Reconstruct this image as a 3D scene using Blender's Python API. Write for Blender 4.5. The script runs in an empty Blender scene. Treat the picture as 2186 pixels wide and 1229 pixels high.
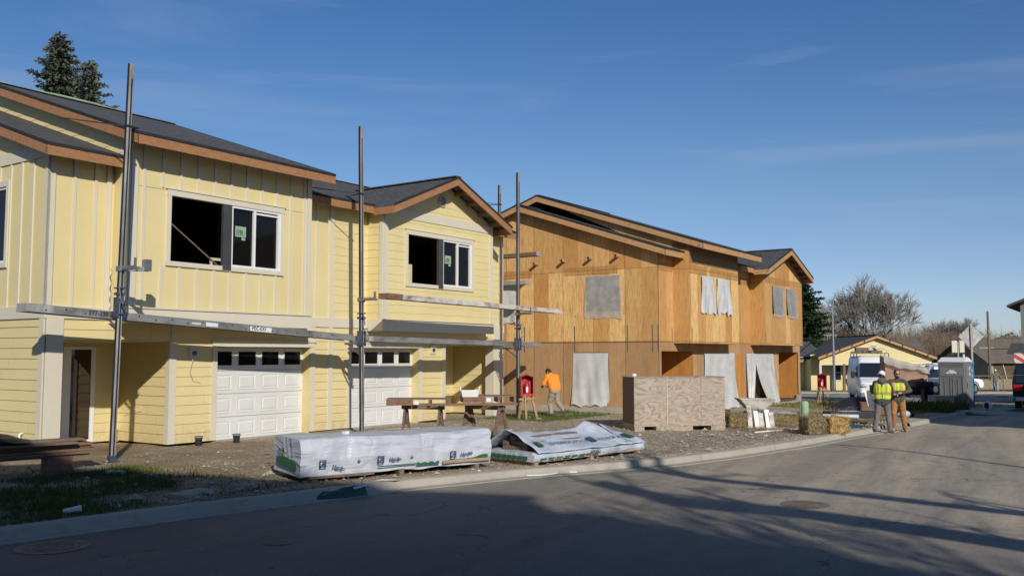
import bpy, math, random
from mathutils import Vector, Matrix, Euler
rnd = random.Random(7)
R = math.radians
SC = bpy.context.scene
COL = SC.collection
PI = math.pi
# ------------------------------------------------------------------ frames
# u runs along the house fronts, v towards the street, z up; the camera stands at the origin, 2.2 m above the street
A0 = R(34.764)
UX = Vector((math.sin(A0), math.cos(A0), 0)); VX = Vector((math.cos(A0), -math.sin(A0), 0))
HROT = math.atan2(UX.y, UX.x)
def UV(u, v, z=0.0): return UX*u + VX*v + Vector((0, 0, z))
def toUV(x, y): return x*UX.x + y*UX.y, x*VX.x + y*VX.y
def lerp(a, b, t): return a+(b-a)*t
def interp(pts, x):
    if x <= pts[0][0]: return pts[0][1]
    for (a, fa), (b, fb) in zip(pts, pts[1:]):
        if x <= b: return fa+(fb-fa)*(x-a)/(b-a)
    return pts[-1][1]
def sstep(a, b, x):
    t = min(1, max(0, (x-a)/(b-a))); return t*t*(3-2*t)
STREET = [(-1e4, 0), (27, 0), (44, -.35), (66, -.65), (80, -.8), (150, -1.0), (1e5, -1.0)]
CURB = [(-400, -60), (-60, -21), (0, -12.3), (5.66, -11.41), (6.73, -11.27), (8, -11.04), (9.12, -10.81), (11.37, -10.4), (13.4, -9.73), (14.15, -9.4), (16.76, -8.2),
        (18.98, -7.66), (22.07, -7.17), (24.4, -6.92), (27, -6.6), (30, -6.3), (36, -6.2), (43, -6.1), (60, -6.1), (1e4, -6.1)]
PLAT = [(-1e4, .22), (28, .22), (36, .12), (43, -.06), (50, -.3), (1e5, -.6)]
def vc(u): return interp(CURB, u)
def sY(u, v): return interp(STREET, u*UX.y+v*VX.y)
def gh(u, v):
    """ground height (world z)"""
    c = vc(u); s = sY(u, v)
    if v > c: return s
    top = s+.12*(1-sstep(45, 47, u))
    vh = interp([(25.3, -17.2), (27.2, -13.3)], u)
    k = sstep(.2, max(2.0, c-vh), c-v)*(1-sstep(44, 50, u))
    return lerp(top, interp(PLAT, u), k)
def ghXY(x, y): return gh(*toUV(x, y))
# ------------------------------------------------------------------ mesh builder
class MB:
    def __init__(s): s.v = []; s.f = []; s.sm = []
    def add(s, vs, fs, sm=False):
        o = len(s.v); s.v += [tuple(p) for p in vs]; s.f += [tuple(i+o for i in f) for f in fs]; s.sm += [sm]*len(fs); return s
    def quad(s, *p): return s.add(p, [tuple(range(len(p)))])
    def box(s, x0, x1, y0, y1, z0, z1):
        return s.add([(x0,y0,z0),(x1,y0,z0),(x1,y1,z0),(x0,y1,z0),(x0,y0,z1),(x1,y0,z1),(x1,y1,z1),(x0,y1,z1)],
                     [(0,3,2,1),(4,5,6,7),(0,1,5,4),(1,2,6,5),(2,3,7,6),(3,0,4,7)])
    def bar(s, a, b, w, h, up=(0,0,1)):
        a = Vector(a); b = Vector(b); d = (b-a).normalized(); up = Vector(up)
        sd = d.cross(up)
        if sd.length < 1e-4: sd = d.cross(Vector((1,0,0)))
        sd.normalize(); u2 = sd.cross(d).normalized()
        sd *= w/2; u2 *= h/2
        return s.add([a-sd-u2,a+sd-u2,a+sd+u2,a-sd+u2,b-sd-u2,b+sd-u2,b+sd+u2,b-sd+u2],
                     [(0,1,2,3),(7,6,5,4),(0,4,5,1),(1,5,6,2),(2,6,7,3),(3,7,4,0)])
    def tube(s, pts, r, n=8, caps=True, sm=True, flat=1.0):
        pts = [Vector(p) for p in pts]
        if not hasattr(r, '__len__'): r = [r]*len(pts)
        rings = []; prev = None
        for i, p in enumerate(pts):
            d = (pts[min(i+1, len(pts)-1)]-pts[max(i-1, 0)]).normalized()
            if prev is None:
                a = d.cross(Vector((0,0,1)))
                if a.length < 1e-3: a = d.cross(Vector((1,0,0)))
            else: a = prev-d*prev.dot(d)
            a.normalize(); prev = a; b = d.cross(a)
            rings.append([p+(a*math.cos(2*PI*k/n)+b*math.sin(2*PI*k/n)*flat)*r[i] for k in range(n)])
        vs = [q for rg in rings for q in rg]; fs = []
        for i in range(len(pts)-1):
            for k in range(n):
                k2 = (k+1) % n; fs.append((i*n+k, i*n+k2, (i+1)*n+k2, (i+1)*n+k))
        s.add(vs, fs, sm)
        if caps: s.add(rings[0], [tuple(range(n))[::-1]]); s.add(rings[-1], [tuple(range(n))])
        return s
    def cyl(s, a, b, r, n=16, sm=True): return s.tube([a, b], [r, r] if not hasattr(r, '__len__') else r, n, True, sm)
    def ell(s, c, rad, nu=14, nv=9, rot=None):
        c = Vector(c); vs = []; fs = []
        for j in range(nv+1):
            t = PI*j/nv
            for i in range(nu):
                p = 2*PI*i/nu
                q = Vector((rad[0]*math.sin(t)*math.cos(p), rad[1]*math.sin(t)*math.sin(p), rad[2]*math.cos(t)))
                if rot: q = rot @ q
                vs.append(c+q)
        for j in range(nv):
            for i in range(nu):
                i2 = (i+1) % nu; fs.append((j*nu+i, (j+1)*nu+i, (j+1)*nu+i2, j*nu+i2))
        return s.add(vs, fs, True)
    def cap(s, a, b, ra, rb, n=12):
        """round ended tapered limb"""
        a = Vector(a); b = Vector(b); d = b-a; L = max(d.length, 1e-5); d /= L
        P = []; Q = []
        for k in (-80, -60, -35, 0): P.append(a+d*ra*math.sin(R(k))); Q.append(max(.001, ra*math.cos(R(k))))
        for k in (0, 35, 60, 80): P.append(b+d*rb*math.sin(R(k))); Q.append(max(.001, rb*math.cos(R(k))))
        return s.tube(P, Q, n)
    def ext(s, poly, y0, y1, axis='y'):
        """extrude a 2-D polygon: axis x -> poly is (y,z); axis y -> (x,z); axis z -> (x,y)"""
        f = {'x': lambda p, t: (t, p[0], p[1]), 'y': lambda p, t: (p[0], t, p[1]), 'z': lambda p, t: (p[0], p[1], t)}[axis]
        n = len(poly); vs = [f(p, y0) for p in poly]+[f(p, y1) for p in poly]
        fs = [tuple(range(n)), tuple(range(2*n-1, n-1, -1))]+[(i, i+n, (i+1) % n+n, (i+1) % n) for i in range(n)]
        return s.add(vs, fs)
    def grid(s, nx, ny, fn, sm=True):
        vs = [fn(i/nx, j/ny) for j in range(ny+1) for i in range(nx+1)]
        fs = [(j*(nx+1)+i, j*(nx+1)+i+1, (j+1)*(nx+1)+i+1, (j+1)*(nx+1)+i) for j in range(ny) for i in range(nx)]
        return s.add(vs, fs, sm)
    def xf(s, M, start=0):
        for i in range(start, len(s.v)): s.v[i] = tuple(M @ Vector(s.v[i]))
        return s
    def build(s, name, mat, parent=None, bevel=0, fix=False, uv=True):
        me = bpy.data.meshes.new(name); me.from_pydata(s.v, [], s.f)
        me.polygons.foreach_set('use_smooth', s.sm)
        if fix:
            import bmesh
            bm = bmesh.new(); bm.from_mesh(me); bmesh.ops.recalc_face_normals(bm, faces=bm.faces); bm.to_mesh(me); bm.free()
        if uv:
            l = me.uv_layers.new(name='UVMap'); dat = []
            for p in me.polygons:
                n = p.normal; ax = max(range(3), key=lambda i: abs(n[i])-(.02 if i == 2 else 0))
                for vi in p.vertices:
                    c = s.v[vi]
                    dat += ([c[1], c[2]] if ax == 0 else [c[0], c[2]] if ax == 1 else [c[0], c[1]])
            l.data.foreach_set('uv', dat)
        me.materials.append(mat)
        o = bpy.data.objects.new(name, me); COL.objects.link(o)
        if parent is not None: o.parent = parent
        if bevel:
            b = o.modifiers.new('b', 'BEVEL'); b.width = bevel; b.segments = 2; b.limit_method = 'ANGLE'; b.angle_limit = R(40)
        return o
def thing(name, label, cat, loc=(0,0,0), rz=0, group=None):
    o = bpy.data.objects.new(name, None); COL.objects.link(o); o.location = loc; o.rotation_euler = (0, 0, rz)
    o['label'] = label; o['category'] = cat; o.empty_display_size = .2
    if group: o['group'] = group
    return o
def tag(o, label, cat, group=None, kind=None):
    o['label'] = label; o['category'] = cat
    if group: o['group'] = group
    if kind: o['kind'] = kind
    return o
def struct(name, mb, mat, loc=(0,0,0), rz=0):
    o = mb.build(name, mat); o['kind'] = 'structure'; o.location = loc; o.rotation_euler = (0, 0, rz); return o
def dup(root, loc, rz=None, label=None, group=None, scale=None):
    r = root.copy(); COL.objects.link(r); r.location = loc
    if rz is not None: r.rotation_euler = (0, 0, rz)
    if label: r['label'] = label
    if group: r['group'] = group
    if scale: r.scale = (scale, scale, scale) if not hasattr(scale, '__len__') else scale
    for ch in list(root.children):
        c = ch.copy(); COL.objects.link(c); c.parent = r
        for g in list(ch.children):
            d = g.copy(); COL.objects.link(d); d.parent = c
    return r
def text(body, size, mat, parent, loc, rot, ext=.001, bold=0, name='lettering', align='LEFT', shear=0, sx=1):
    cu = bpy.data.curves.new(name, 'FONT'); cu.body = body; cu.size = size; cu.extrude = ext; cu.align_x = align; cu.offset = bold; cu.shear = shear
    tmp = bpy.data.objects.new('tmp', cu); me = bpy.data.meshes.new_from_object(tmp); bpy.data.objects.remove(tmp); bpy.data.curves.remove(cu)
    me.materials.clear(); me.materials.append(mat); o = bpy.data.objects.new(name, me); COL.objects.link(o); o.parent = parent
    o.location = loc; o.rotation_euler = rot; o.scale = (sx, 1, 1); return o
# ------------------------------------------------------------------ materials
class Mt:
    def __init__(s, name):
        s.m = bpy.data.materials.new(name); s.m.use_nodes = True; s.nt = s.m.node_tree; s.nt.nodes.clear()
        s.out = s.nt.nodes.new('ShaderNodeOutputMaterial'); s.b = s.nt.nodes.new('ShaderNodeBsdfPrincipled')
        s.nt.links.new(s.b.outputs[0], s.out.inputs[0]); s.tc = s.nt.nodes.new('ShaderNodeTexCoord')
    def set(s, sock, v):
        if isinstance(v, bpy.types.NodeSocket): s.nt.links.new(v, sock)
        elif hasattr(v, '__len__') and sock.type == 'RGBA': sock.default_value = (*v[:3], 1)
        else: sock.default_value = v
    def n(s, t, ins=None, **pr):
        nd = s.nt.nodes.new('ShaderNode'+t)
        for k, v in pr.items(): setattr(nd, k, v)
        for k, v in (ins or {}).items(): s.set(nd.inputs[k], v)
        return nd
    def vec(s, kind='Object', scale=(1,1,1), rot=(0,0,0), loc=(0,0,0)):
        src = s.n('NewGeometry').outputs['Position'] if kind == 'World' else s.tc.outputs[kind]
        return s.n('Mapping', {'Vector': src, 'Scale': scale, 'Rotation': rot, 'Location': loc}).outputs[0]
    def noise(s, vec, scale, detail=4, rough=.55, dist=0):
        return s.n('TexNoise', {'Vector': vec, 'Scale': scale, 'Detail': detail, 'Roughness': rough, 'Distortion': dist}).outputs[0]
    def math(s, op, a, b=0.0, clamp=False):
        nd = s.n('Math', {0: a, 1: b}, operation=op); nd.use_clamp = clamp; return nd.outputs[0]
    def mix(s, fac, a, b, mode='MIX'):
        nd = s.n('Mix', None, data_type='RGBA', blend_type=mode)
        s.set(nd.inputs[0], fac); s.set(nd.inputs[6], a); s.set(nd.inputs[7], b); return nd.outputs[2]
    def ramp(s, fac, stops):
        nd = s.n('ValToRGB', {0: fac}); e = nd.color_ramp.elements
        while len(e) < len(stops): e.new(.5)
        for i, (p, c) in enumerate(stops):
            e[i].position = p; e[i].color = (*((c, c, c) if not hasattr(c, '__len__') else c), 1)
        return nd.outputs[0]
    def bump(s, h, st=.3, dist=.01, prev=None):
        i = {'Height': h, 'Strength': st, 'Distance': dist}
        if prev is not None: i['Normal'] = prev
        o = s.n('Bump', i).outputs[0]; s.set(s.b.inputs['Normal'], o); return o
    def fin(s, col, rough=.7, metal=0, spec=None):
        s.set(s.b.inputs['Base Color'], col); s.set(s.b.inputs['Roughness'], rough); s.b.inputs['Metallic'].default_value = metal
        if spec is not None: s.b.inputs['Specular IOR Level'].default_value = spec
        return s.m
def sc3(c, k): return tuple(min(1, x*k) for x in c)
def G(name, col, rough=.75, var=.2, sc=4, bump=.15, bsc=60, metal=0, stretch=(1,1,1), dirt=None, dsc=1.5, damt=.5, bd=.004, spec=None):
    m = Mt(name); v = m.vec('Object', stretch)
    a = m.noise(v, sc, 5); c = m.mix(m.ramp(a, [(.3, 0), (.7, 1)]), sc3(col, 1-var), sc3(col, 1+var*.7))
    if dirt: c = m.mix(m.math('MULTIPLY', m.ramp(m.noise(v, dsc, 6, .65), [(.45, 0), (.68, 1)]), damt), c, dirt)
    if bump: m.bump(m.noise(v, bsc, 4), bump, bd)
    return m.fin(c, rough, metal, spec)
def yellow(name='yellow siding paint', k=1.0, lap=False):
    m = Mt(name); uv = m.vec('UV')
    big = m.noise(uv, .7, 4); fine = m.noise(m.vec('UV', (1.5, 22, 1)), 5, 4)
    c = m.mix(m.ramp(big, [(.3, 0), (.7, 1)]), (.70*k, .585*k, .30*k), (.77*k, .65*k, .345*k))
    c = m.mix(m.math('MULTIPLY', fine, .22), c, (.63*k, .53*k, .25*k))
    c = m.mix(m.math('MULTIPLY', m.ramp(m.noise(m.vec('UV', (1, .35, 1)), 2.2, 6, .7), [(.55, 0), (.8, 1)]), .35), c, (.56, .47, .27))
    sp = m.n('SeparateXYZ', {0: uv}); ux = sp.outputs[0]; uz = sp.outputs[1]
    if lap:
        row = m.math('FLOOR', m.math('DIVIDE', m.math('SUBTRACT', uz, .05), .205)); rr = m.n('TexWhiteNoise', {'W': row}, noise_dimensions='1D').outputs[0]
        jn = m.math('LESS_THAN', m.math('FRACT', m.math('ADD', m.math('DIVIDE', ux, 3.66), rr)), .0022)
        c = m.mix(m.math('MULTIPLY', jn, .55), c, (.25, .20, .10)); c = m.mix(m.math('MULTIPLY', rr, .10), c, (.58, .48, .25))
    sp_ = m.math('MULTIPLY', m.n('MapRange', {0: uz, 1: .0, 2: .55, 3: .75, 4: 0}).outputs[0], m.ramp(m.noise(uv, 6, 6, .75), [(.35, 0), (.75, 1)]))
    c = m.mix(sp_, c, (.34, .26, .16))
    m.bump(fine, .12, .003); return m.fin(c, .62, spec=.3)
def trimmat():
    m = Mt('greige trim paint'); uv = m.vec('UV')
    c = m.mix(m.noise(uv, 1.8, 6, .7), (.60, .55, .44), (.70, .65, .53))
    m.bump(m.noise(uv, 60, 3), .08, .002); return m.fin(c, .6, spec=.3)
def plywood(name, a1, a2, wea=None, wamt=.0, dots=1.0):
    m = Mt(name); uv = m.vec('UV'); sp = m.n('SeparateXYZ', {0: uv}); x = sp.outputs[0]; z = sp.outputs[1]
    cx = m.math('FLOOR', m.math('DIVIDE', x, .61)); cz = m.math('FLOOR', m.math('DIVIDE', m.math('ADD', z, 7.32-2.4), 2.44))
    cell = m.n('TexWhiteNoise', {0: m.n('CombineXYZ', {0: cx, 1: cz, 2: 3.3}).outputs[0]}, noise_dimensions='3D').outputs[0]
    c = m.mix(m.ramp(cell, [(.15, 0), (.85, 1)]), a1, a2)
    cell2 = m.n('TexWhiteNoise', {0: m.n('CombineXYZ', {0: m.math('FLOOR', m.math('DIVIDE', x, 1.22)), 1: cz, 2: 8.1}).outputs[0]}, noise_dimensions='3D').outputs[0]
    c = m.mix(m.math('MULTIPLY', m.math('GREATER_THAN', cell2, .62), .45), c, sc3(a1, .80))
    g1 = m.noise(m.vec('UV', (9, .8, 1)), 3.0, 6, .65, .6)
    c = m.mix(m.math('MULTIPLY', m.ramp(g1, [(.42, 0), (.64, 1)]), .65), c, sc3(a1, .60))
    c = m.mix(m.math('MULTIPLY', m.ramp(m.noise(m.vec('UV', (3.2, .35, 1), loc=(5, 2, 0)), 1.3, 5, .7), [(.52, 0), (.68, 1)]), .45), c, sc3(a1, .55))
    kn = m.noise(m.vec('UV', (2.2, 1, 1)), 5.5, 3, .5, 1.2)
    c = m.mix(m.math('MULTIPLY', m.ramp(kn, [(.62, 0), (.72, 1)]), .5), c, sc3(a1, .45))
    c = m.mix(m.math('MULTIPLY', m.ramp(m.noise(uv, 1.1, 6, .7), [(.4, 0), (.75, 1)]), .35), c, sc3(a2, .72))
    if wea:
        w = m.noise(m.vec('UV', (5, .9, 1), loc=(3, 1, 0)), 1.4, 7, .7, .8)
        c = m.mix(m.math('MULTIPLY', m.ramp(w, [(.36, 0), (.62, 1)]), wamt), c, wea)
    fx = m.math('FRACT', m.math('DIVIDE', x, 1.22)); fz = m.math('FRACT', m.math('DIVIDE', m.math('ADD', z, 7.32-2.4), 2.44))
    ex = m.math('LESS_THAN', fx, .014); ez = m.math('LESS_THAN', fz, .006)
    dx = m.math('ABSOLUTE', m.math('SUBTRACT', m.math('FRACT', m.math('DIVIDE', x, .4067)), .5))
    dz = m.math('ABSOLUTE', m.math('SUBTRACT', m.math('FRACT', m.math('DIVIDE', z, .15)), .5))
    dot = m.math('MULTIPLY', m.math('LESS_THAN', m.math('MULTIPLY', dx, .4067), .008), m.math('LESS_THAN', m.math('MULTIPLY', dz, .15), .012))
    rn = m.ramp(m.noise(uv, 2.6, 2), [(.46, 0), (.54, 1)])
    dot = m.math('MULTIPLY', dot, m.math('MULTIPLY', rn, .75*dots))
    k = m.math('MAXIMUM', m.math('MULTIPLY', m.math('MAXIMUM', ex, ez), .75), dot)
    c = m.mix(k, c, sc3(a1, .22))
    m.bump(g1, .25, .004); return m.fin(c, .8, spec=.2)
def shingles():
    m = Mt('asphalt roof shingles'); uv = m.vec('UV')
    bt = m.n('TexBrick', {'Vector': uv, 'Color1': (.115,.117,.118), 'Color2': (.055,.058,.062), 'Mortar': (.022,.022,.024), 'Scale': 1.0, 'Mortar Size': .012, 'Bias': 0, 'Brick Width': .24, 'Row Height': .14}, offset=.5)
    c = m.mix(m.math('MULTIPLY', m.noise(uv, 45, 3), .5), bt.outputs[0], (.12,.12,.12))
    c = m.mix(m.math('MULTIPLY', m.ramp(m.noise(uv, .8, 5), [(.4, 0), (.7, 1)]), .35), c, (.10,.10,.10))
    m.bump(m.math('ADD', m.math('MULTIPLY', bt.outputs[1], -1), m.math('MULTIPLY', m.noise(uv, 80, 2), .4)), .6, .008)
    return m.fin(c, .92, spec=.25)
def timber(name, col, k=.35, rough=.7):
    m = Mt(name); v = m.vec('Object', (1,1,1)); uv = m.vec('Object', (2.2, 2.2, 9))
    g = m.noise(uv, 3.2, 6, .65, 1.5)
    c = m.mix(m.ramp(g, [(.3, 0), (.7, 1)]), sc3(col, 1-k), sc3(col, 1+k*.5))
    c = m.mix(m.math('MULTIPLY', m.ramp(m.noise(v, 6, 3), [(.64, 0), (.72, 1)]), .6), c, sc3(col, .35))
    m.bump(g, .2, .003); return m.fin(c, rough, spec=.3)
def asphalt():
    m = Mt('dusty asphalt'); v = m.vec('Object'); st = m.n('Mapping', {'Vector': m.vec('Object', (1, 1, 1), (0, 0, -HROT-.12)), 'Scale': (.10, 1, 1)}).outputs[0]; trk = m.n('Mapping', {'Vector': m.vec('Object', (1, 1, 1), (0, 0, -HROT)), 'Scale': (.03, 1, 1)}).outputs[0]
    f = m.noise(v, 70, 3, .7); big = m.noise(v, .25, 5, .6)
    c = m.mix(m.ramp(f, [(.3, 0), (.75, 1)]), (.060,.061,.062), (.165,.162,.155))
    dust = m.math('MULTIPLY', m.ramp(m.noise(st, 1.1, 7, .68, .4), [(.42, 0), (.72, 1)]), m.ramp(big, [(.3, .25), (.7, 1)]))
    sx = m.n('SeparateXYZ', {0: m.vec('World', (1,1,1), (0,0,-HROT))}).outputs[0]; far = m.n('MapRange', {0: sx, 1: 7.0, 2: 15.5, 3: .10, 4: 1.0}).outputs[0]  # mask painting shade into the left of the road, sunlight into the right
    dust_lit = m.math('MULTIPLY', m.math('ADD', m.math('MULTIPLY', dust, .7), .38), far)  # real dust streaks, thinned on the shaded side and thickened on the sunlit one
    c = m.mix(dust_lit, c, (.47,.40,.30))
    c = m.mix(m.math('MULTIPLY', m.ramp(m.noise(m.vec('Object', (1, 1, 1), loc=(9, 4, 0)), 3.3, 5, .7), [(.5, 0), (.66, 1)]), .25), c, (.05,.05,.052))
    c = m.mix(m.math('MULTIPLY', m.ramp(m.noise(trk, 2.3, 3, .5), [(.55, 0), (.66, 1)]), .22), c, (.055,.055,.057))
    c = m.mix(m.math('MULTIPLY', m.ramp(m.noise(v, 28, 3, .8), [(.52, 0), (.62, 1)]), .35), c, (.06,.058,.055)); c = m.mix(m.math('MULTIPLY', m.ramp(m.noise(m.vec('Object', (1,1,1), loc=(3,3,3)), 34, 2, .8), [(.6, 0), (.7, 1)]), .35), c, (.42,.39,.34))
    c = m.mix(far, c, m.mix(1.0, c, (1.36,1.33,1.27), 'MULTIPLY'))  # sunlit stretch brightened in the road colour itself
    # hairline cracks and stains
    vo = m.n('TexVoronoi', {'Vector': m.n('VectorMath', {0: v, 1: m.n('TexNoise', {'Vector': v, 'Scale': 1.6}).outputs[1]}, operation='ADD').outputs[0], 'Scale': .22}, feature='DISTANCE_TO_EDGE').outputs[0]
    c = m.mix(m.math('MULTIPLY', m.math('LESS_THAN', vo, .0022), .55), c, (.02,.02,.02))
    sp = m.n('TexVoronoi', {'Vector': v, 'Scale': 1.3}).outputs[0]
    c = m.mix(m.math('MULTIPLY', m.math('LESS_THAN', sp, .022), .8), c, (.4,.38,.33))
    m.bump(f, .5, .006); return m.fin(c, m.ramp(dust, [(0, .72), (1, .95)]), spec=.35)
def concrete(name='concrete curb', col=(.42,.39,.325)):
    m = Mt(name); v = m.vec('Object')
    c = m.mix(m.noise(v, 1.1, 7, .7), sc3(col, .72), sc3(col, 1.15))
    c = m.mix(m.math('MULTIPLY', m.ramp(m.noise(v, 5, 6, .7), [(.5, 0), (.75, 1)]), .5), c, sc3(col, .5))
    m.bump(m.noise(v, 90, 3), .25, .003); return m.fin(c, .88, spec=.2)
def groundmat():
    m = Mt('dirt and gravel'); v = m.vec('World'); un = m.vec('World', (1,1,1), (0,0,-HROT)); sp = m.n('SeparateXYZ', {0: un}); u = sp.outputs[0]
    # crushed stone is greyer towards the second house, browner dirt near the first
    gx = m.n('MapRange', {0: u, 1: 12.0, 2: 17.0}).outputs[0]
    vo = m.n('TexVoronoi', {'Vector': v, 'Scale': 22.0, 'Randomness': 1.0}); cellc = vo.outputs[1]; d = vo.outputs[0]
    bw = m.n('RGBToBW', {0: cellc}).outputs[0]
    stone = m.ramp(bw, [(.1, (.10,.085,.065)), (.5, (.22,.19,.15)), (.8, (.34,.31,.26)), (1, (.5,.47,.41))])
    vo2 = m.n('TexVoronoi', {'Vector': v, 'Scale': 55.0}); st2 = m.ramp(m.n('RGBToBW', {0: vo2.outputs[1]}).outputs[0], [(.1, (.09,.075,.055)), (.6, (.2,.17,.13)), (1, (.36,.32,.26))])
    stone = m.mix(m.math('GREATER_THAN', m.noise(v, 6, 3), .5), stone, st2)
    dirt = m.mix(m.noise(v, 9, 7, .7), (.085,.062,.042), (.235,.18,.12))
    patch = m.ramp(m.noise(v, .9, 6, .65), [(.42, 0), (.62, 1)])
    left = m.mix(m.math('MULTIPLY', patch, .75), dirt, stone)
    right = m.mix(m.math('MULTIPLY', m.ramp(m.noise(v, .5, 5), [(.5, 0), (.75, 1)]), .45), stone, dirt)
    c = m.mix(gx, left, right)
    far = m.n('MapRange', {0: u, 1: 50.0, 2: 62.0}).outputs[0]
    c = m.mix(1.0, c, (1.95,1.9,1.75), 'MULTIPLY'); c = m.mix(far, c, m.mix(m.noise(v, .35, 6, .7), (.10,.11,.045), (.19,.17,.10)))
    c = m.mix(m.math('MULTIPLY', m.ramp(m.noise(v, .33, 5, .6), [(.5, 0), (.7, 1)]), .35), c, (.07,.055,.04))
    hb = m.math('SUBTRACT', m.math('ADD', m.noise(v, 14, 5, .7), bw), m.math('MULTIPLY', d, .8))
    m.bump(hb, .9, .03); return m.fin(c, .95, spec=.15)
def crateply():
    m = Mt('weathered crate plywood'); v = m.vec('UV', (1, 1.6, 1))
    hgt = m.n('TexNoise', {'Vector': m.vec('UV', (.55, 1.5, 1)), 'Scale': 1.9, 'Detail': 2.0, 'Roughness': .45, 'Distortion': .6}).outputs[0]
    w = m.math('ABSOLUTE', m.math('SINE', m.math('MULTIPLY', hgt, 44.0)))
    w = m.math('MULTIPLY', w, m.noise(v, 6, 4))
    c = m.mix(m.ramp(w, [(.05, 0), (.5, 1)]), (.28,.22,.17), (.46,.38,.305))
    c = m.mix(m.math('MULTIPLY', m.ramp(m.noise(v, 1.7, 6, .7), [(.4, 0), (.7, 1)]), .5), c, (.36,.32,.28))
    c = m.mix(m.math('MULTIPLY', m.ramp(m.noise(v, 7, 3), [(.66, 0), (.72, 1)]), .6), c, (.08,.05,.035))
    m.bump(w, .25, .004); return m.fin(c, .85, spec=.2)
def wrapmat(name='white printed wrap', col=(.50,.53,.60), st=1.0, green=False):
    m = Mt(name); v = m.vec('Object'); vv = m.vec('Object', (1, 1, .45), (0, R(18), 0))
    f1 = m.noise(vv, 1.5, 2, .45, 1.2); f2 = m.noise(m.vec('Object', (.5, .5, 2.0)), 2.6, 2, .5, .8)
    h = m.math('ADD', m.math('ABSOLUTE', m.math('SUBTRACT', f1, .5)), m.math('MULTIPLY', m.math('ABSOLUTE', m.math('SUBTRACT', f2, .5)), .5))
    c = m.mix(m.ramp(f1, [(.35, 0), (.65, 1)]), sc3(col, .85), sc3(col, 1.08))
    m.bump(h, st, .09); return m.fin(c, .42, spec=.5)
def plastic(name, alpha=.85, col=(.72,.74,.76)):
    m = Mt(name); v = m.vec('Object')
    n_ = m.noise(v, 2.5, 5, .6, .8); c = m.mix(n_, sc3(col, .82), sc3(col, 1.08))
    tr = m.n('BsdfTransparent'); tl = m.n('BsdfTranslucent', {0: c})
    a = m.n('MixShader', {0: .18}); m.nt.links.new(m.b.outputs[0], a.inputs[1]); m.nt.links.new(tl.outputs[0], a.inputs[2])
    fac = m.ramp(n_, [(.3, max(0, alpha-.12)), (.7, min(1, alpha+.08))])
    b2 = m.n('MixShader', {0: fac}); m.nt.links.new(tr.outputs[0], b2.inputs[1]); m.nt.links.new(a.outputs[0], b2.inputs[2])
    m.nt.links.new(b2.outputs[0], m.out.inputs[0])
    m.bump(m.noise(m.vec('Object', (2, 2, .6)), 2, 3), .3, .03); return m.fin(c, .35, spec=.5)
def leafmat(name, c1, c2, sc=1.2):
    m = Mt(name); v = m.vec('Object'); c = m.mix(m.noise(v, sc, 4, .6), c1, c2)
    c = m.mix(m.math('MULTIPLY', m.n('ObjectInfo').outputs['Random'], .2), c, sc3(c1, .8))
    return m.fin(c, .75, spec=.2)
M = {}
M['yellow'] = yellow(); M['yellowlap'] = yellow('yellow lap siding paint', 1.0, True); M['trim'] = trimmat()
M['plyup'] = plywood('sheathing plywood', (.60,.305,.10), (.90,.585,.255), dots=.8)
M['plylow'] = plywood('weathered sheathing plywood', (.52,.27,.11), (.78,.49,.22), (.36,.265,.18), .6)
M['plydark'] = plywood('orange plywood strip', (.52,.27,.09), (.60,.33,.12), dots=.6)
M['plyorange'] = plywood('porch plywood', (.60,.27,.07), (.70,.34,.10), dots=.4)  # orange plywood of the porch recesses
M['roof'] = shingles()
M['felt'] = G('black roofing felt', (.02,.02,.022), .8, .3)
M['fascia'] = timber('stained fascia board', (.38,.19,.09))
M['fascia2'] = timber('fresh fascia board', (.52,.30,.14))
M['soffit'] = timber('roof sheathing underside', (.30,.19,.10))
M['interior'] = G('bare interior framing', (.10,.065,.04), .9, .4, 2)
M['white'] = G('white door paint', (.72,.72,.71), .5, .06, 3, .05, 40, dirt=(.55,.52,.46), damt=.3)
M['vinyl'] = G('white vinyl', (.78,.78,.77), .4, .05)
M['dark'] = G('dark grey wrap strip', (.055,.055,.058), .6, .2)
M['glass'] = Mt('window glass').fin((.008,.007,.007), .05, spec=.28); M['doorglass'] = Mt('door glass').fin((.035,.022,.014), .03, spec=.9)
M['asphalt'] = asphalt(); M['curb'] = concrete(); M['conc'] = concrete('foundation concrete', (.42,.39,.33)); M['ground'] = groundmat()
M['steel'] = G('galvanised aluminium', (.36,.365,.37), .45, .25, 5, .1, 60, .75, dirt=(.16,.15,.14), damt=.5)
M['polegrey'] = G('weathered pole aluminium', (.40,.39,.37), .6, .3, 4, .15, 50, .15, (1,1,.4), dirt=(.09,.085,.08), damt=.7)
M['bluesteel'] = G('blue painted steel', (.07,.11,.2), .5, .3, 8, .1, 50, .5, dirt=(.2,.2,.2), damt=.6)
M['plankgrey'] = G('scuffed aluminium plank', (.34,.335,.33), .55, .2, 4, .1, 60, .35, (.4,1,1), dirt=(.12,.11,.10), damt=.7, dsc=5)
M['plankwhite'] = G('paint-spattered plank', (.62,.60,.55), .7, .15, 6, .2, 50, 0, (.5,1,1), dirt=(.2,.12,.08), damt=.9, dsc=4)
M['woodgrey'] = timber('old grey board', (.20,.145,.105)); M['woodred'] = timber('brown board', (.24,.13,.085)); M['woodtan'] = timber('tan lumber', (.42,.28,.16))
M['crate'] = crateply()
M['wrap'] = wrapmat(); M['wrap2'] = wrapmat('blue-white tarp wrap', (.47,.52,.60), .5)
M['green'] = G('printed green', (.02,.13,.06), .45, .35, 8, .2, 20)
M['print'] = G('printed dark blue', (.05,.08,.15), .5, .2); M['printblack'] = G('printed black', (.03,.035,.04), .5, .2)
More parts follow.
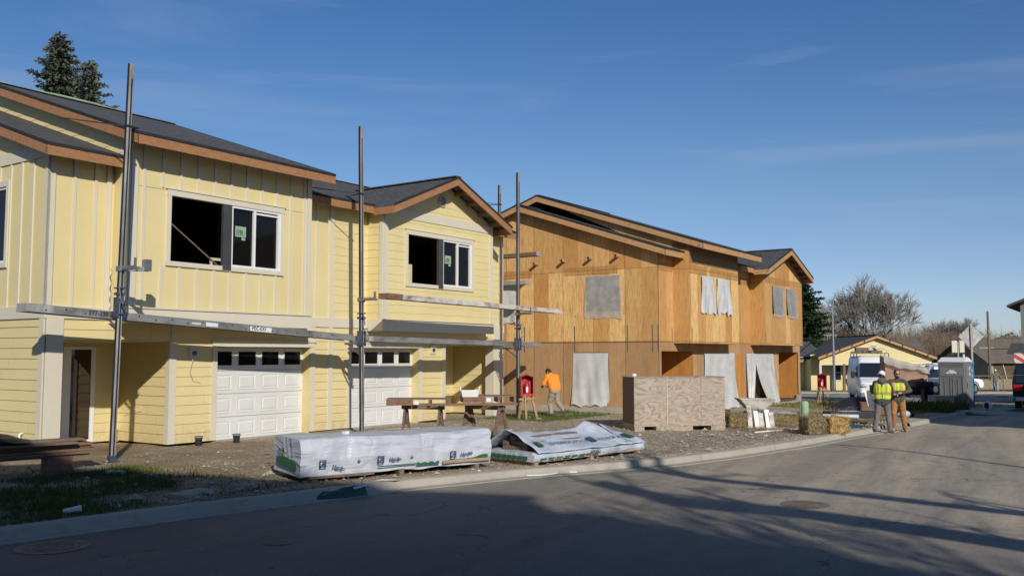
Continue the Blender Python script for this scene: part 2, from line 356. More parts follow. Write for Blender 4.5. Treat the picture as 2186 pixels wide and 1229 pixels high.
M['plastic'] = plastic('white plastic sheeting', 1.02, (.80,.81,.81)); M['clearplastic'] = plastic('translucent plastic sheeting', .66, (.66,.64,.60))
M['red'] = G('red painted plywood', (.42,.018,.022), .5, .2, 6, .1); M['black'] = G('black rubber', (.018,.018,.02), .6, .3)
M['blackbag'] = wrapmat('black plastic sheet', (.022,.023,.026), .8); M['greentarp'] = wrapmat('green fabric bag', (.015,.075,.06), .6)
M['straw'] = G('straw', (.52,.35,.14), .9, .4, 12, .8, 40, bd=.02); M['strawdark'] = G('weathered straw', (.30,.23,.12), .9, .4, 12, .8, 40, bd=.02)
M['palegreen'] = G('pale green plastic', (.30,.45,.27), .5, .1)
SKYSTR, SUNSTR, SKYSAT, SKYVAL = .10, 3.9, 1.0, 1.0
# ------------------------------------------------------------------ wall generators
def fr_front(y): return (Vector((0, y, 0)), Vector((1, 0, 0)), Vector((0, -1, 0)))
def fr_left(x): return (Vector((x, 0, 0)), Vector((0, 1, 0)), Vector((-1, 0, 0)))
def fr_right(x): return (Vector((x, 0, 0)), Vector((0, 1, 0)), Vector((1, 0, 0)))
def FP(fr, a, z, d): return fr[0]+fr[1]*a+fr[2]*d+Vector((0, 0, z))
def strips(z0, z1, iv, holes=(), brk=()):
    zs = {z0, z1}; zs |= {b for b in brk if z0 < b < z1}
    for h in holes: zs |= {t for t in h[2:4] if z0 < t < z1}
    zs = sorted(zs); out = []
    for za, zb in zip(zs, zs[1:]):
        if zb-za < 1e-4: continue
        A = iv(za+1e-5); B = iv(zb-1e-5); zm = (za+zb)/2
        if A[1] <= A[0] and B[1] <= B[0]: continue
        hs = sorted((h[0], h[1]) for h in holes if h[2] <= zm <= h[3])
        la, lb = A[0], B[0]
        for h0, h1 in hs:
            if h0 > max(la, lb): out.append((za, zb, la, h0, lb, h0))
            la = max(la, h1); lb = max(lb, h1)
        if la < A[1] or lb < B[1]: out.append((za, zb, la, max(la, A[1]), lb, max(lb, B[1])))
    return out
def flatwall(mb, fr, z0, z1, iv, holes=(), brk=(), d=0.0):
    for za, zb, xa0, xa1, xb0, xb1 in strips(z0, z1, iv, holes, brk):
        mb.quad(FP(fr, xa0, za, d), FP(fr, xa1, za, d), FP(fr, xb1, zb, d), FP(fr, xb0, zb, d))
def lapwall(mb, fr, z0, z1, iv, holes=(), brk=(), e=.205, jit=0, seed=1):
    r = random.Random(seed); n = int(math.ceil((z1-z0)/e)); cs = [z0+i*e for i in range(1, n)]
    for za, zb, xa0, xa1, xb0, xb1 in strips(z0, z1, iv, holes, list(brk)+cs):
        k = int((za-z0+1e-4)/e); zc = z0+k*e
        dm = .015 if jit else .022; da = dm-(dm-.006)*((za-zc)/e); db = dm-(dm-.006)*((zb-zc)/e)
        atbot = abs(za-zc) < 1e-3
        N = max(1, int(abs(xa1-xa0)/.24)) if jit and atbot else 1
        js = [(-r.random()*jit if atbot and jit else 0) for _ in range(N+1)]
        for i in range(N):
            t0, t1 = i/N, (i+1)/N
            p0 = (lerp(xa0, xa1, t0), za+js[i]); p1 = (lerp(xa0, xa1, t1), za+js[i+1])
            q0 = lerp(xb0, xb1, t0); q1 = lerp(xb0, xb1, t1)
            mb.quad(FP(fr, p0[0], p0[1], da), FP(fr, p1[0], p1[1], da), FP(fr, q1, zb, db), FP(fr, q0, zb, db))
            if atbot: mb.quad(FP(fr, p0[0], p0[1], .002), FP(fr, p1[0], p1[1], .002), FP(fr, p1[0], p1[1], da), FP(fr, p0[0], p0[1], da))
def fbox(mb, fr, a0, a1, z0, z1, d0, d1):
    p = [FP(fr, a, z, d) for d in (d0, d1) for a, z in ((a0, z0), (a1, z0), (a1, z1), (a0, z1))]
    mb.add(p, [(0,3,2,1),(4,5,6,7),(0,1,5,4),(1,2,6,5),(2,3,7,6),(3,0,4,7)])
def battens(mb, fr, xs, z0, ztop, holes=()):
    for x in xs:
        zt = ztop(x) if callable(ztop) else ztop
        segs = [(z0, zt)]
        for h in holes:
            if h[0]-.1 < x < h[1]+.1: segs = [s for a, b in segs for s in ((a, min(b, h[2])), (max(a, h[3]), b)) if s[1]-s[0] > .03]
        for a, b in segs: fbox(mb, fr, x-.03, x+.03, a, b, .004, .026)
def roofslab(root, x0, x1, ye, ze, yr=5.4, pitch=1/3, name='roof'):
    """two-sided roof over x0..x1; eave at y=ye (top edge at height ze) and mirrored behind the ridge"""
    zr = ze+(yr-ye)*pitch; t = .045; yb = 2*yr-ye
    mb = MB().ext([(ye, ze), (yr, zr), (yb, ze), (yb, ze-t), (yr, zr-t), (ye, ze-t)], x0, x1, 'x')
    o = mb.build(name, M['roof'], root, fix=True)
    e = MB().ext([(ye-.012, ze-t-.004), (ye-.012, ze+.008), (ye+.0, ze+.010), (ye, ze-t-.004)], x0, x1, 'x')
    for xx in (x0-.012, x1): e.ext([(ye, ze-t-.003), (ye, ze+.012), (yr, zr+.012), (yb, ze+.012), (yb, ze-t-.003), (yr, zr-t-.003)], xx, xx+.012, 'x')
    c = MB().bar((x0, yr, zr+.004), (x1, yr, zr+.004), .22, .016); c.build('ridge_cap', M['roof'], o)
    e.build('drip_edge', M['felt'], o, fix=True)
    return zr
def rake(root, x, ye, ze, yr=5.4, pitch=1/3, w=.19, side=-1, mat='fascia', back=True):
    t = .052; zr = ze+(yr-ye)*pitch; x0, x1 = (x, x+.04) if side < 0 else (x-.04, x)
    mb = MB().ext([(ye, ze-t), (yr, zr-t), (yr, zr-t-w), (ye, ze-t-w)], x0, x1, 'x'); mb.build('fascia', M[mat], root, fix=True)
    if back:
        yb = 2*yr-ye; MB().ext([(yb, ze-t), (yr, zr-t), (yr, zr-t-w), (yb, ze-t-w)], x0, x1, 'x').build('fascia', M[mat], root, fix=True)
def eavefascia(root, x0, x1, ye, ze, w=.185, mat='fascia'):
    MB().box(x0, x1, ye+.002, ye+.042, ze-.052-w, ze-.052).build('fascia', M[mat], root)
def rafters(root, x0, x1, ye, ze, yw, pitch=1/3):
    n = int((x1-x0)/.61)
    for i in range(n+1):
        x = x0+.05+(x1-x0-.1)*i/max(1, n)
        MB().ext([(ye+.045, ze-.055), (yw+.02, ze-.055+(yw+.02-ye)*pitch), (yw+.02, ze-.19+(yw+.02-ye)*pitch), (ye+.045, ze-.19)], x-.019, x+.019, 'x').build('rafter_tail', M['soffit'], root, fix=True)
def slider(root, fr, a0, a1, z0, z1, mid, sticker=True, d=.012):
    """white sliding window: frame, two panes, sticker"""
    f = MB(); w = .05
    fbox(f, fr, a0, a1, z1-w, z1, -.05, d); fbox(f, fr, a0, a1, z0, z0+w, -.05, d)
    fbox(f, fr, a0, a0+w, z0+w, z1-w, -.05, d); fbox(f, fr, a1-w*1.6, a1, z0+w, z1-w, -.05, d); fbox(f, fr, mid-.03, mid+.03, z0+w, z1-w, -.045, d-.003)
    fbox(f, fr, mid+.03, a1-w*1.6, z1-w-.075, z1-w-.035, -.04, d-.006)
    o = f.build('window', M['vinyl'], root)
    g = MB(); g.quad(FP(fr, a0+.02, z0+.02, -.03), FP(fr, a1-.02, z0+.02, -.03), FP(fr, a1-.02, z1-.02, -.03), FP(fr, a0+.02, z1-.02, -.03)); g.build('pane', M['glass'], o)
    if sticker:
        k = MB(); s0 = a0+.15; k.quad(*[FP(fr, a, z, -.024) for a, z in ((s0, 4.62), (s0+.3, 4.62), (s0+.3, 4.86), (s0, 4.86))])
        k.quad(*[FP(fr, a, z, -.024) for a, z in ((s0+.18, 4.55), (s0+.28, 4.55), (s0+.28, 4.61), (s0+.18, 4.61))])
        so = k.build('sticker', M['stickergreen'], o)
        p = FP(fr, s0+.03, 4.66, -.021); text('//R', .17, M['greenink'], o, p, (R(90), 0, 0), .0005, .004, 'sticker_print')
    return o
def garage_door(root, x0, x1, y, h=2.13):
    fr = fr_front(y); o_mb = MB(); fbox(o_mb, fr, x0, x1, 0.02, h, -.05, 0)
    o = o_mb.build('garage_door', M['white'], root)
    rows = 4; rh = h/rows; n = 4; cw = (x1-x0)/n
    seams = MB()
    for r_ in range(1, rows): fbox(seams, fr, x0, x1, r_*rh-.006, r_*rh+.006, .001, .0025)
    seams.build('panel_seam', M['midgrey'], o)
    for r_ in range(rows):
        for c in range(n):
            a0 = x0+c*cw+cw*.13; a1 = x0+(c+1)*cw-cw*.13; z0 = r_*rh+rh*.17; z1 = (r_+1)*rh-rh*.17
            if r_ == rows-1:
                z0 += .03; fbm = MB()
                for A in ((a0-.03, a1+.03, z1, z1+.03), (a0-.03, a1+.03, z0-.03, z0), (a0-.03, a0, z0, z1), (a1, a1+.03, z0, z1)): fbox(fbm, fr, *A, .001, .016)
                w_ = fbm.build('window', M['white'], o)
                g = MB(); g.quad(*[FP(fr, a, z, .003) for a, z in ((a0, z0), (a1, z0), (a1, z1), (a0, z1))]); g.build('pane', M['glass'], w_)
            else:
                p = MB(); k = .035; q = .07
                A = [(a0, z0), (a1, z0), (a1, z1), (a0, z1)]; B = [(a0+k, z0+k), (a1-k, z0+k), (a1-k, z1-k), (a0+k, z1-k)]; C = [(a0+q, z0+q), (a1-q, z0+q), (a1-q, z1-q), (a0+q, z1-q)]
                P = [FP(fr, *t, .001) for t in A]+[FP(fr, *t, -.016) for t in B]+[FP(fr, *t, .008) for t in C]
                P = [FP(fr, *t, .012) for t in A]+[FP(fr, *t, .002) for t in B]+[FP(fr, *t, .014) for t in C]
                p.add(P, [(0,1,5,4),(1,2,6,5),(2,3,7,6),(3,0,4,7),(4,5,9,8),(5,6,10,9),(6,7,11,10),(7,4,8,11),(8,9,10,11)]); p.build('panel', M['white'], o)
    return o
M['stickergreen'] = G('pale green sticker', (.30,.42,.30), .5, .1); M['greenink'] = G('dark green ink', (.02,.16,.05), .6, .1)
M['midgrey'] = G('door seam', (.25,.25,.25), .7, .1)  # plain mid grey for seams, joints and fittings
# ------------------------------------------------------------------ yellow townhouse (local x = u, local y = -v, z from the slab)
H1 = thing('townhouse', 'yellow two-storey townhouse with two white garage doors, its siding nearly finished', 'house', UV(9.28, -17.35, .22), HROT)
LOWE, MAINE = 5.98, 6.36
def lowz(y): return LOWE-.10+(min(y, 10.8-y)+.45)/3
def mainz(y): return MAINE-.10+(min(y, 10.8-y)+1.2)/3
DEEP = 10.8
W = MB()    # lap siding, lower storey
F0 = fr_front(0)
full = lambda a, b: (lambda z: (a, b))
G1, G2 = (3.97, 6.77), (8.23, 10.96)
# lower side wall, beam over the porch, garage front, porch walls
lapwall(W, fr_left(0), 0.05, 2.67, full(0, DEEP))
lapwall(W, F0, 2.26, 2.67, full(.36, 2.76))
lapwall(W, F0, 0.05, 2.67, full(2.76, 12.16), [(G1[0], G1[1], -1, 2.15), (G2[0], G2[1], -1, 2.15)])
lapwall(W, F0, 2.26, 2.67, full(12.16, 14.63))
lapwall(W, fr_front(1.85), 0.05, 2.5, full(.3, 2.76), [(1.42, 2.16, -1, 2.2)])
lapwall(W, fr_left(2.76), 0.05, 2.26, full(0, 1.85))
lapwall(W, fr_front(1.85), 0.05, 2.5, full(12.16, 14.9), [(12.5, 13.45, -1, 2.1)])
lapwall(W, fr_left(14.92), 0.05, 2.5, full(0.1, 1.85))
W.build('wall', M['yellowlap'], H1)
W = MB()    # board and batten panels, upper storey
wA = [(1.58, 3.1, 3.82, 5.38)]
flatwall(W, fr_left(0), 2.91, 6.0, lambda z: (0 if z < lowz(0) else 3*(z-LOWE+.10)-.45, 10.8 if z < lowz(0) else 10.8-(3*(z-LOWE+.10)-.45)), wA, (lowz(0),), .004)
flatwall(W, F0, 2.91, 6.1, full(0, 1.34), (), (), .004)
o1 = (2.26, 5.22, 3.92, 5.30)
flatwall(W, fr_front(-.6), 2.91, 6.5, full(1.34, 6.18), [o1], (), .004)
flatwall(W, fr_left(1.34), 2.91, 6.4, full(-.6, 0), (), (), .004)
flatwall(W, F0, 2.91, 6.1, full(6.18, 7.42), (), (), .004)
W.build('wall', M['yellow'], H1)
W = MB()    # wavy-edged shingle siding
lapwall(W, fr_left(0), 6.0, 7.75, lambda z: (3*(z-LOWE+.10)-.45, 10.8-(3*(z-LOWE+.10)-.45)), (), (), .19, .03)
lapwall(W, fr_left(1.34), 5.9, 8.4, lambda z: (max(-.6, 3*(z-MAINE+.10)-1.2), min(5.4, 3*(z-LOWE+.10)-.45+.1)), (), (6.36-.1, 6.5), .20, .03)
lapwall(W, F0, 2.91, 6.1, full(7.42, 8.8), (), (), .21, .035, 3)
lapwall(W, F0, 2.91, 6.1, full(13.75, 15.16), (), (), .21, .035, 4)
lapwall(W, fr_left(8.8), 2.91, 5.9, full(-.6, 0), (), (), .21, .035, 5)
BR = lambda z: 11.28-(7.0-z)/.42; BL = lambda z: 11.28+(7.0-z)/.42
o2 = (9.76, 12.66, 3.95, 5.30)
lapwall(W, fr_front(-.6), 2.91, 6.88, lambda z: (max(8.8, BR(z)), min(13.75, BL(z))), [o2], (5.96,), .21, .035, 6)
W.build('wall', M['yellow'], H1)
for f_, z0_, z1_, a_, b_ in ((fr_right(15.16), 0, 6.0, 0, DEEP), (fr_front(DEEP), 0, 6.1, 0, 15.16), (fr_right(13.75), 2.67, 6.0, -.6, 0), (fr_right(6.18), 2.67, 6.5, -.6, DEEP)):
    W = MB(); flatwall(W, f_, z0_, z1_, full(a_, b_)); W.build('wall', M['yellow'], H1)
W = MB(); flatwall(W, fr_right(6.19), 6.0, 8.3, lambda z: (max(-.6, 3*(z-MAINE+.10)-1.2), 10.8-max(-.6, 3*(z-MAINE+.10)-1.2))); W.build('wall', M['yellow'], H1)
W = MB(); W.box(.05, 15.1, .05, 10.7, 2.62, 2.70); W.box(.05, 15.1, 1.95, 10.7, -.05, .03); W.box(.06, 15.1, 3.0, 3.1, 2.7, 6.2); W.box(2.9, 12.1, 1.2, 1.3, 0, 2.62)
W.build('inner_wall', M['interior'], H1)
W = MB()    # undersides of the overhangs
for x0, x1 in ((1.34, 6.18), (8.8, 13.75)): W.box(x0+.01, x1-.01, -.59, 0.0, 2.66, 2.69)
W.box(.1, 2.76, .03, 1.85, 2.24, 2.27); W.box(12.16, 14.9, .03, 1.85, 2.24, 2.27)
W.build('soffit', M['yellow'], H1)
# trim boards
T = MB()
def vt(fr, a, z0, z1, w=.14): fbox(T, fr, a-w/2, a+w/2, z0, z1, .002, .040)
def ht(fr, a0, a1, z0, z1, d=.036): fbox(T, fr, a0, a1, z0, z1, .002, d)
FB = fr_front(-.6); L0 = fr_left(0)
ht(L0, -.04, DEEP, 2.67, 2.91, .045); ht(F0, 0, 1.34, 2.67, 2.91, .045); ht(F0, 6.18, 8.8, 2.67, 2.91, .045); ht(F0, 13.75, 15.2, 2.67, 2.91, .045)
ht(FB, 1.30, 6.22, 2.60, 2.91, .045); ht(FB, 8.76, 13.79, 2.60, 2.91, .045); ht(fr_left(1.34), -.6, 0, 2.60, 2.91, .045); ht(fr_left(8.8), -.6, 0, 2.60, 2.91, .045)
fbox(T, FB, 8.72, 13.83, 2.90, 2.93, .045, .085); fbox(T, FB, 1.28, 6.24, 2.90, 2.93, .045, .075)
ht(F0, 8.8, 13.75, 2.40, 2.64, .03)
vt(L0, .03, 2.91, 5.9); vt(F0, .03, 2.91, 5.95); vt(L0, .05, 0, 2.67, .16)
vt(F0, 2.83, .05, 2.67); vt(fr_left(2.76), .02, .05, 2.27)
vt(F0, 7.46, .05, 6.0, .13); vt(F0, 6.86, .05, 2.67); vt(F0, 8.15, .05, 2.3, .13); vt(F0, 3.9, .05, 2.3, .13); vt(F0, 11.03, .05, 2.3, .13); vt(F0, 12.09, .05, 2.67, .16)
for x0, x1 in (G1, G2): ht(F0, x0-.14, x1+.14, 2.15, 2.27, .05); fbox(T, F0, x0-.17, x1+.17, 2.27, 2.30, .0, .075)
vt(FB, 1.41, 2.91, 6.3); vt(fr_left(1.34), -.53, 2.91, 6.3, .13); vt(FB, 6.11, 2.91, 6.3); vt(FB, 8.87, 2.91, 5.95); vt(fr_left(8.8), -.54, 2.91, 5.9, .12); vt(FB, 13.68, 2.91, 5.95)
vt(F0, 15.09, 0.05, 6.0, .13); vt(F0, 1.22, 2.91, 6.0, .1)
fbox(T, FB, 8.95, 13.6, 5.72, 5.96, .002, .036)
ht(L0, .1, DEEP-.1, 5.82, 6.06)
for (a0, a1, z0, z1), f_ in ((o1, FB), (o2, FB)):
    fbox(T, f_, a0-.10, a1+.10, z1, z1+.13, .003, .05); fbox(T, f_, a0-.14, a1+.14, z1+.13, z1+.15, .003, .07); fbox(T, f_, a0-.10, a1+.10, z0-.10, z0, .003, .05)
    fbox(T, f_, a0-.09, a0, z0, z1, .003, .045); fbox(T, f_, a1, a1+.09, z0, z1, .003, .045)
fbox(T, L0, 1.48, 3.2, 5.38, 5.5, .003, .05); fbox(T, L0, 1.48, 3.2, 3.72, 3.82, .003, .05); fbox(T, L0, 1.48, 1.58, 3.82, 5.38, .003, .045)
T.build('trim', M['trim'], H1)
T = MB()
battens(T, L0, [.58+.44*i for i in range(0, 22)], 2.91, lambda y: 5.82, wA); battens(T, F0, [.5, .94], 2.91, 6.0)
battens(T, FB, [1.63+.434*i for i in range(11)], 2.91, 6.45, [(o1[0]-.1, o1[1]+.1, o1[2]-.1, o1[3]+.15)]); battens(T, F0, [6.52, 6.95], 2.91, 6.0); battens(T, fr_left(1.34), [-.3], 2.91, 6.2)
T.build('battens', M['trim'], H1)
T = MB(); fbox(T, FB, 1.48, 2.12, 5.40, 5.412, .003, .006); fbox(T, FB, 5.45, 6.0, 5.40, 5.412, .003, .006); T.build('flashing', M['midgrey'], H1)
# corner posts of the porches
for x0, x1 in ((0.02, .36), (14.63, 15.05)): MB().box(x0, x1, -.045, .30, 0, 2.67).build('porch_post', M['trim'], H1, .006)
# garage reveals and doors
T = MB()
for x0, x1 in (G1, G2): T.box(x0-.02, x0, 0, .25, 0, 2.15); T.box(x1, x1+.02, 0, .25, 0, 2.15); T.box(x0, x1, 0, .25, 2.15, 2.17)
T.build('door_jamb', M['yellow'], H1)
for x0, x1 in (G1, G2): garage_door(H1, x0, x1, .25)
MB().box(3.9, 11.1, -.0, .3, -.15, .018).build('slab_edge', M['conc'], H1)
# windows with the left half still open
for (a0, a1, z0, z1), s0, s1, mid in ((o1, 3.57, 3.80, 4.46), (o2, 11.07, 11.28, 11.99)):
    D = MB(); fbox(D, FB, s0, s1, z0-.09, z1, -.02, .055); D.build('wrap_strip', M['dark'], H1)
    slider(H1, FB, s1, a1, z0, z1, mid, True, .03)
    J = MB(); fbox(J, FB, a0-.02, a0, z0, z1, -.12, 0); fbox(J, FB, a0, a1, z0-.02, z0, -.12, 0); fbox(J, FB, a0, a1, z1, z1+.02, -.12, 0); J.build('window_jamb', M['woodtan'], H1)
slider(H1, L0, 1.58, 3.1, 3.82, 5.38, 2.3, False, .02)
MB().bar((2.27, -.55, 4.75), (3.6, -.45, 3.93), .03, .03).build('brace', M['woodgrey'], H1)
B = MB(); B.box(4.05, 4.95, .4, .44, 4.15, 4.21); B.box(4.05, 4.1, .4, .44, 3.6, 4.15); B.box(4.6, 4.66, .4, .44, 3.6, 4.15); B.build('inner_wall', M['trim'], H1)
B = MB(); B.box(10.7, 11.0, .3, .6, 3.3, 4.6); B.build('inner_wall', M['yellow'], H1)
# entry door with a long glass pane, sidelight of the far porch
D = MB(); fD = fr_front(1.85); fbox(D, fD, 1.42, 2.16, .02, 2.2, -.05, .02); d0 = D.build('door', M['trim'], H1)
D = MB(); fbox(D, fD, 1.58, 2.04, .12, 2.08, .021, .03); D.build('pane', M['doorglass'], d0)
D = MB()
for A in ((1.40, 1.58, .06, 2.14), (2.04, 2.14, .06, 2.14), (1.58, 2.04, 2.08, 2.14), (1.58, 2.04, .06, .12)): fbox(D, fD, *A, .022, .045)
D.build('frame', M['vinyl'], d0)
D = MB(); fbox(D, fD, 12.5, 13.45, .02, 2.1, -.05, .03); d1 = D.build('door', M['trim'], H1)
D = MB(); fbox(D, fD, 12.6, 12.68, .3, 1.9, .031, .045); D.build('frame', M['vinyl'], d1)
# roofs
Z1 = roofslab(H1, -.3, 1.30, -.45, LOWE); Z2 = roofslab(H1, 1.10, 6.42, -1.2, MAINE); Z3 = roofslab(H1, 6.20, 15.45, -.45, LOWE)
rake(H1, -.30, -.45, LOWE); rake(H1, 1.10, -1.2, MAINE); rake(H1, 6.42, -1.2, MAINE, side=1); rake(H1, 15.45, -.45, LOWE, side=1)
eavefascia(H1, -.3, 1.3, -.45, LOWE); eavefascia(H1, 1.10, 6.42, -1.2, MAINE); eavefascia(H1, 6.2, 8.75, -.45, LOWE); eavefascia(H1, 13.8, 15.45, -.45, LOWE)
rafters(H1, -.25, 1.3, -.45, LOWE, 0); rafters(H1, 1.2, 6.35, -1.2, MAINE, -.6); rafters(H1, 6.45, 8.8, -.45, LOWE, 0)
# front gable over the second bay
def gable_roof(root, xc, half, ye, zp, pitch, yback, mat='fascia', ovr=.0):
    t = .045; ze = zp-half*pitch
    g = MB().ext([(xc-half, ze), (xc, zp), (xc+half, ze), (xc+half, ze-t), (xc, zp-t), (xc-half, ze-t)], ye, yback, 'y').build('roof', M['roof'], root, fix=True)
    MB().ext([(xc-half-.01, ze-t-.006), (xc-half-.01, ze+.012), (xc, zp+.016), (xc+half+.01, ze+.012), (xc+half+.01, ze-t-.006), (xc, zp-t-.003)], ye-.012, ye, 'y').build('drip_edge', M['felt'], g, fix=True)
    MB().bar((xc, ye, zp+.012), (xc, yback, zp+.012), .26, .03).build('ridge_cap', M['roof'], g)
    for sgn in (-1, 1):
        w = .2
        MB().ext([(xc, zp-t-.006), (xc+sgn*half, ze-t-.006), (xc+sgn*half, ze-t-w), (xc, zp-t-w)], ye+.002, ye+.042, 'y').build('fascia', M[mat], root, fix=True)
        MB().ext([(xc+sgn*half, ze-t-.006), (xc+sgn*(half-.04), ze-t-.006), (xc+sgn*(half-.04), ze-t-w), (xc+sgn*half, ze-t-w)], ye+.044, -.45, 'y').build('fascia', M[mat], root, fix=True)
        for i in range(1, 5):
            x = xc+sgn*(half-.02)*i/4.7; z = zp-abs(x-xc)*pitch-.06
            MB().box(x-.02, x+.02, ye+.05, -.6, z-.12, z).build('rafter_tail', M['soffit'], root)
    return ze
gable_roof(H1, 11.28, 2.72, -1.2, 7.08, .42, 3.0)
V = MB(); V.tube([(11.25, -.63, 6.42), (11.25, -.66, 6.42)], [.17, .17], 20, True, False); vo = V.build('gable_vent', M['trim'], H1)
V = MB()
for i in range(7):
    z = 6.30+.04*i; h = math.sqrt(max(0, .14**2-(z-6.42)**2)); V.box(11.25-h, 11.25+h, -.672, -.662, z-.012, z+.008)
V.build('louvre', M['dark'], vo)
# small things fixed to the walls
for x, z in ((3.34, 2.02), (11.59, 2.12)):
    b = MB().box(x-.12, x+.12, -.05, -.02, z-.14, z+.14).build('light_block', M['trim'], H1)
    MB().cyl((x, -.052, z-.02), (x, -.075, z-.02), .055, 14).build('junction_box', M['bluesteel'], b)
MB().tube([(3.34, -.08, 1.98), (3.27, -.09, 1.85), (3.22, -.07, 1.6), (3.3, -.08, 1.42), (3.5, -.07, 1.36)], .006, 5).build('wire', M['trim'], H1)
MB().tube([(0.9+1.9, -.1+1.2, .9), (2.7, .9, .75), (2.5, 1.3, .8)], .006, 5).build('wire', M['trim'], H1)
MB().tube([(-.03, .6, .45), (-.09, .6, .45), (-.09, .6, .33)], .02, 8).build('hose_bib', M['vinyl'], H1)
MB().quad((2.52, 1.819, .02), (2.76, 1.819, .02), (2.76, 1.819, .3), (2.62, 1.819, .26)).build('patch', M['woodtan'], H1)
MB().tube([(1.3+.9*i, 5.4+.1*math.sin(i*2), Z2+.04+.02*math.sin(i*3)) for i in range(0, 5)], .03, 6).build('ridge_rope', M['palegreen'], H1)

# ------------------------------------------------------------------ plywood-sheathed townhouse of the same plan
H2 = thing('townhouse', 'unfinished two-storey townhouse in bare plywood sheathing with plastic over its windows', 'house', UV(27.35, -13.13, .22), HROT)
LE2, ME2 = 5.42, 5.70
G3, G4 = (3.7, 6.52), (7.87, 10.96)
wu = [(1.44, 2.74, 3.42, 4.64), (5.75, 7.0, 3.2, 4.6)]; wl = [(1.87, 3.20, .34, 2.04)]
W = MB()
flatwall(W, fr_left(0), 2.39, 7.2, lambda z: (0 if z < LE2+.05 else 3*(z-LE2+.10)-.45, 10.8 if z < LE2+.05 else 10.8-(3*(z-LE2+.10)-.45)), wu, (LE2+.05,))
flatwall(W, F0, 2.39, 5.5, full(0, 1.14)); flatwall(W, F0, 2.39, 5.5, full(5.6, 8.4)); flatwall(W, F0, 2.39, 5.5, full(13.3, 14.76))
h1 = [(2.12, 3.22, 3.5, 4.66), (3.5, 4.66, 3.5, 4.66)]; h2 = [(9.38, 10.75, 3.62, 4.76), (11.15, 12.5, 3.62, 4.76)]
flatwall(W, FB, 2.35, 5.75, full(1.14, 5.6), h1); flatwall(W, fr_left(1.14), 2.35, 5.75, full(-.6, 0)); flatwall(W, fr_left(8.4), 2.35, 5.5, full(-.6, 0))
flatwall(W, FB, 2.35, 6.3, lambda z: (max(8.4, 10.7-(6.2-z)/.345), min(13.3, 10.7+(6.2-z)/.345)), h2, (5.3,))
flatwall(W, fr_left(1.14), 5.5, 8, lambda z: (max(-.6, 3*(z-ME2+.10)-1.2), min(5.4, 3*(z-LE2+.10)-.45+.1)), (), (5.65,))
flatwall(W, fr_right(14.76), 0, 5.5, full(0, DEEP)); flatwall(W, fr_right(13.3), 2.35, 5.4, full(-.6, 0)); flatwall(W, fr_front(DEEP), 0, 5.5, full(0, 14.76))
W.build('wall', M['plyup'], H2)
W = MB()
flatwall(W, fr_left(0), .2, 2.38, full(0, DEEP), wl)
flatwall(W, F0, .2, 2.38, full(0, 14.76), [(.18, 2.67, -1, 2.08), (G3[0], G3[1], -1, 2.0), (G4[0], G4[1], -1, 1.98), (11.8, 14.46, -1, 2.06)])
W.build('wall', M['plylow'], H2)
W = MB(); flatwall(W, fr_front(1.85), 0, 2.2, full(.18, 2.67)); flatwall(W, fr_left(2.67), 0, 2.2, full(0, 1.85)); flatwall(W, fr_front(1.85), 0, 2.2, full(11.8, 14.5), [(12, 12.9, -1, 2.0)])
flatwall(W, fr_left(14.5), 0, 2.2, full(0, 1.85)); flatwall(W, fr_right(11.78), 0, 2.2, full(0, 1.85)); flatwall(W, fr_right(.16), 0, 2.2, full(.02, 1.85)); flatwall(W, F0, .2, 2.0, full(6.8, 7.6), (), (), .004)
W.build('wall', M['plyorange'], H2)
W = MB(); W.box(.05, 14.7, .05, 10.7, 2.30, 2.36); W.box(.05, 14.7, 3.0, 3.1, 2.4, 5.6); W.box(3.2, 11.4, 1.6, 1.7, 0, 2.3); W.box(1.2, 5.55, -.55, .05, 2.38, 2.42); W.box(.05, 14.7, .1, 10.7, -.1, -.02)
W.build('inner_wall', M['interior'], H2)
W = MB()
for x0, x1 in ((1.15, 5.59), (8.41, 13.29)): W.box(x0, x1, -.59, 0, 2.34, 2.37)
W.box(.18, 2.67, .02, 1.85, 2.08, 2.12); W.box(11.8, 14.46, .02, 1.85, 2.06, 2.1)
W.build('soffit', M['plylow'], H2)
W = MB(); fbox(W, fr_left(0), 0.02, 10.7, -.4, .2, -.1, .02); fbox(W, F0, 2.67, 11.8, -.5, .02, -.1, .015); fbox(W, F0, -.02, .2, -.4, .2, -.1, .02); fbox(W, F0, 11.8, 14.78, -.5, -.1, -.1, .03); fbox(W, F0, 14.4, 14.78, -.5, .15, -.1, .02)
W.build('foundation', M['conc'], H2)
for a0, a1 in ((1.5, 3.6), (4.95, 6.2), (6.8, 10.5)):
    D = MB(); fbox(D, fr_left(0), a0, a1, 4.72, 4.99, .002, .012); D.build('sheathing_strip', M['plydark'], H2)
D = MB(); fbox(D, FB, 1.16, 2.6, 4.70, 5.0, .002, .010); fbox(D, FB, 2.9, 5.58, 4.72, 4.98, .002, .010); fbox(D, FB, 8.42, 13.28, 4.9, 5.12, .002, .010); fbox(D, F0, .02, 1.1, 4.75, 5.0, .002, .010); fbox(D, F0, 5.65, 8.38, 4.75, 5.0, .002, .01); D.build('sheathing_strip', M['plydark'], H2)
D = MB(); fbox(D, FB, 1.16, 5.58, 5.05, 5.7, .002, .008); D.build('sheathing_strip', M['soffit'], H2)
D = MB(); fbox(D, fr_left(0), 0, DEEP, 2.375, 2.392, .001, .012); D.build('seam', M['interior'], H2)
for a, f_ in ((.02, 1), (.22, 1), (1.15, 1), (3.2, 1), (5.3, 1)):
    D = MB(); fbox(D, fr_left(0), a-.02, a+.02, 2.05, 2.95, .002, .008); D.build('strap', M['steel'], H2)
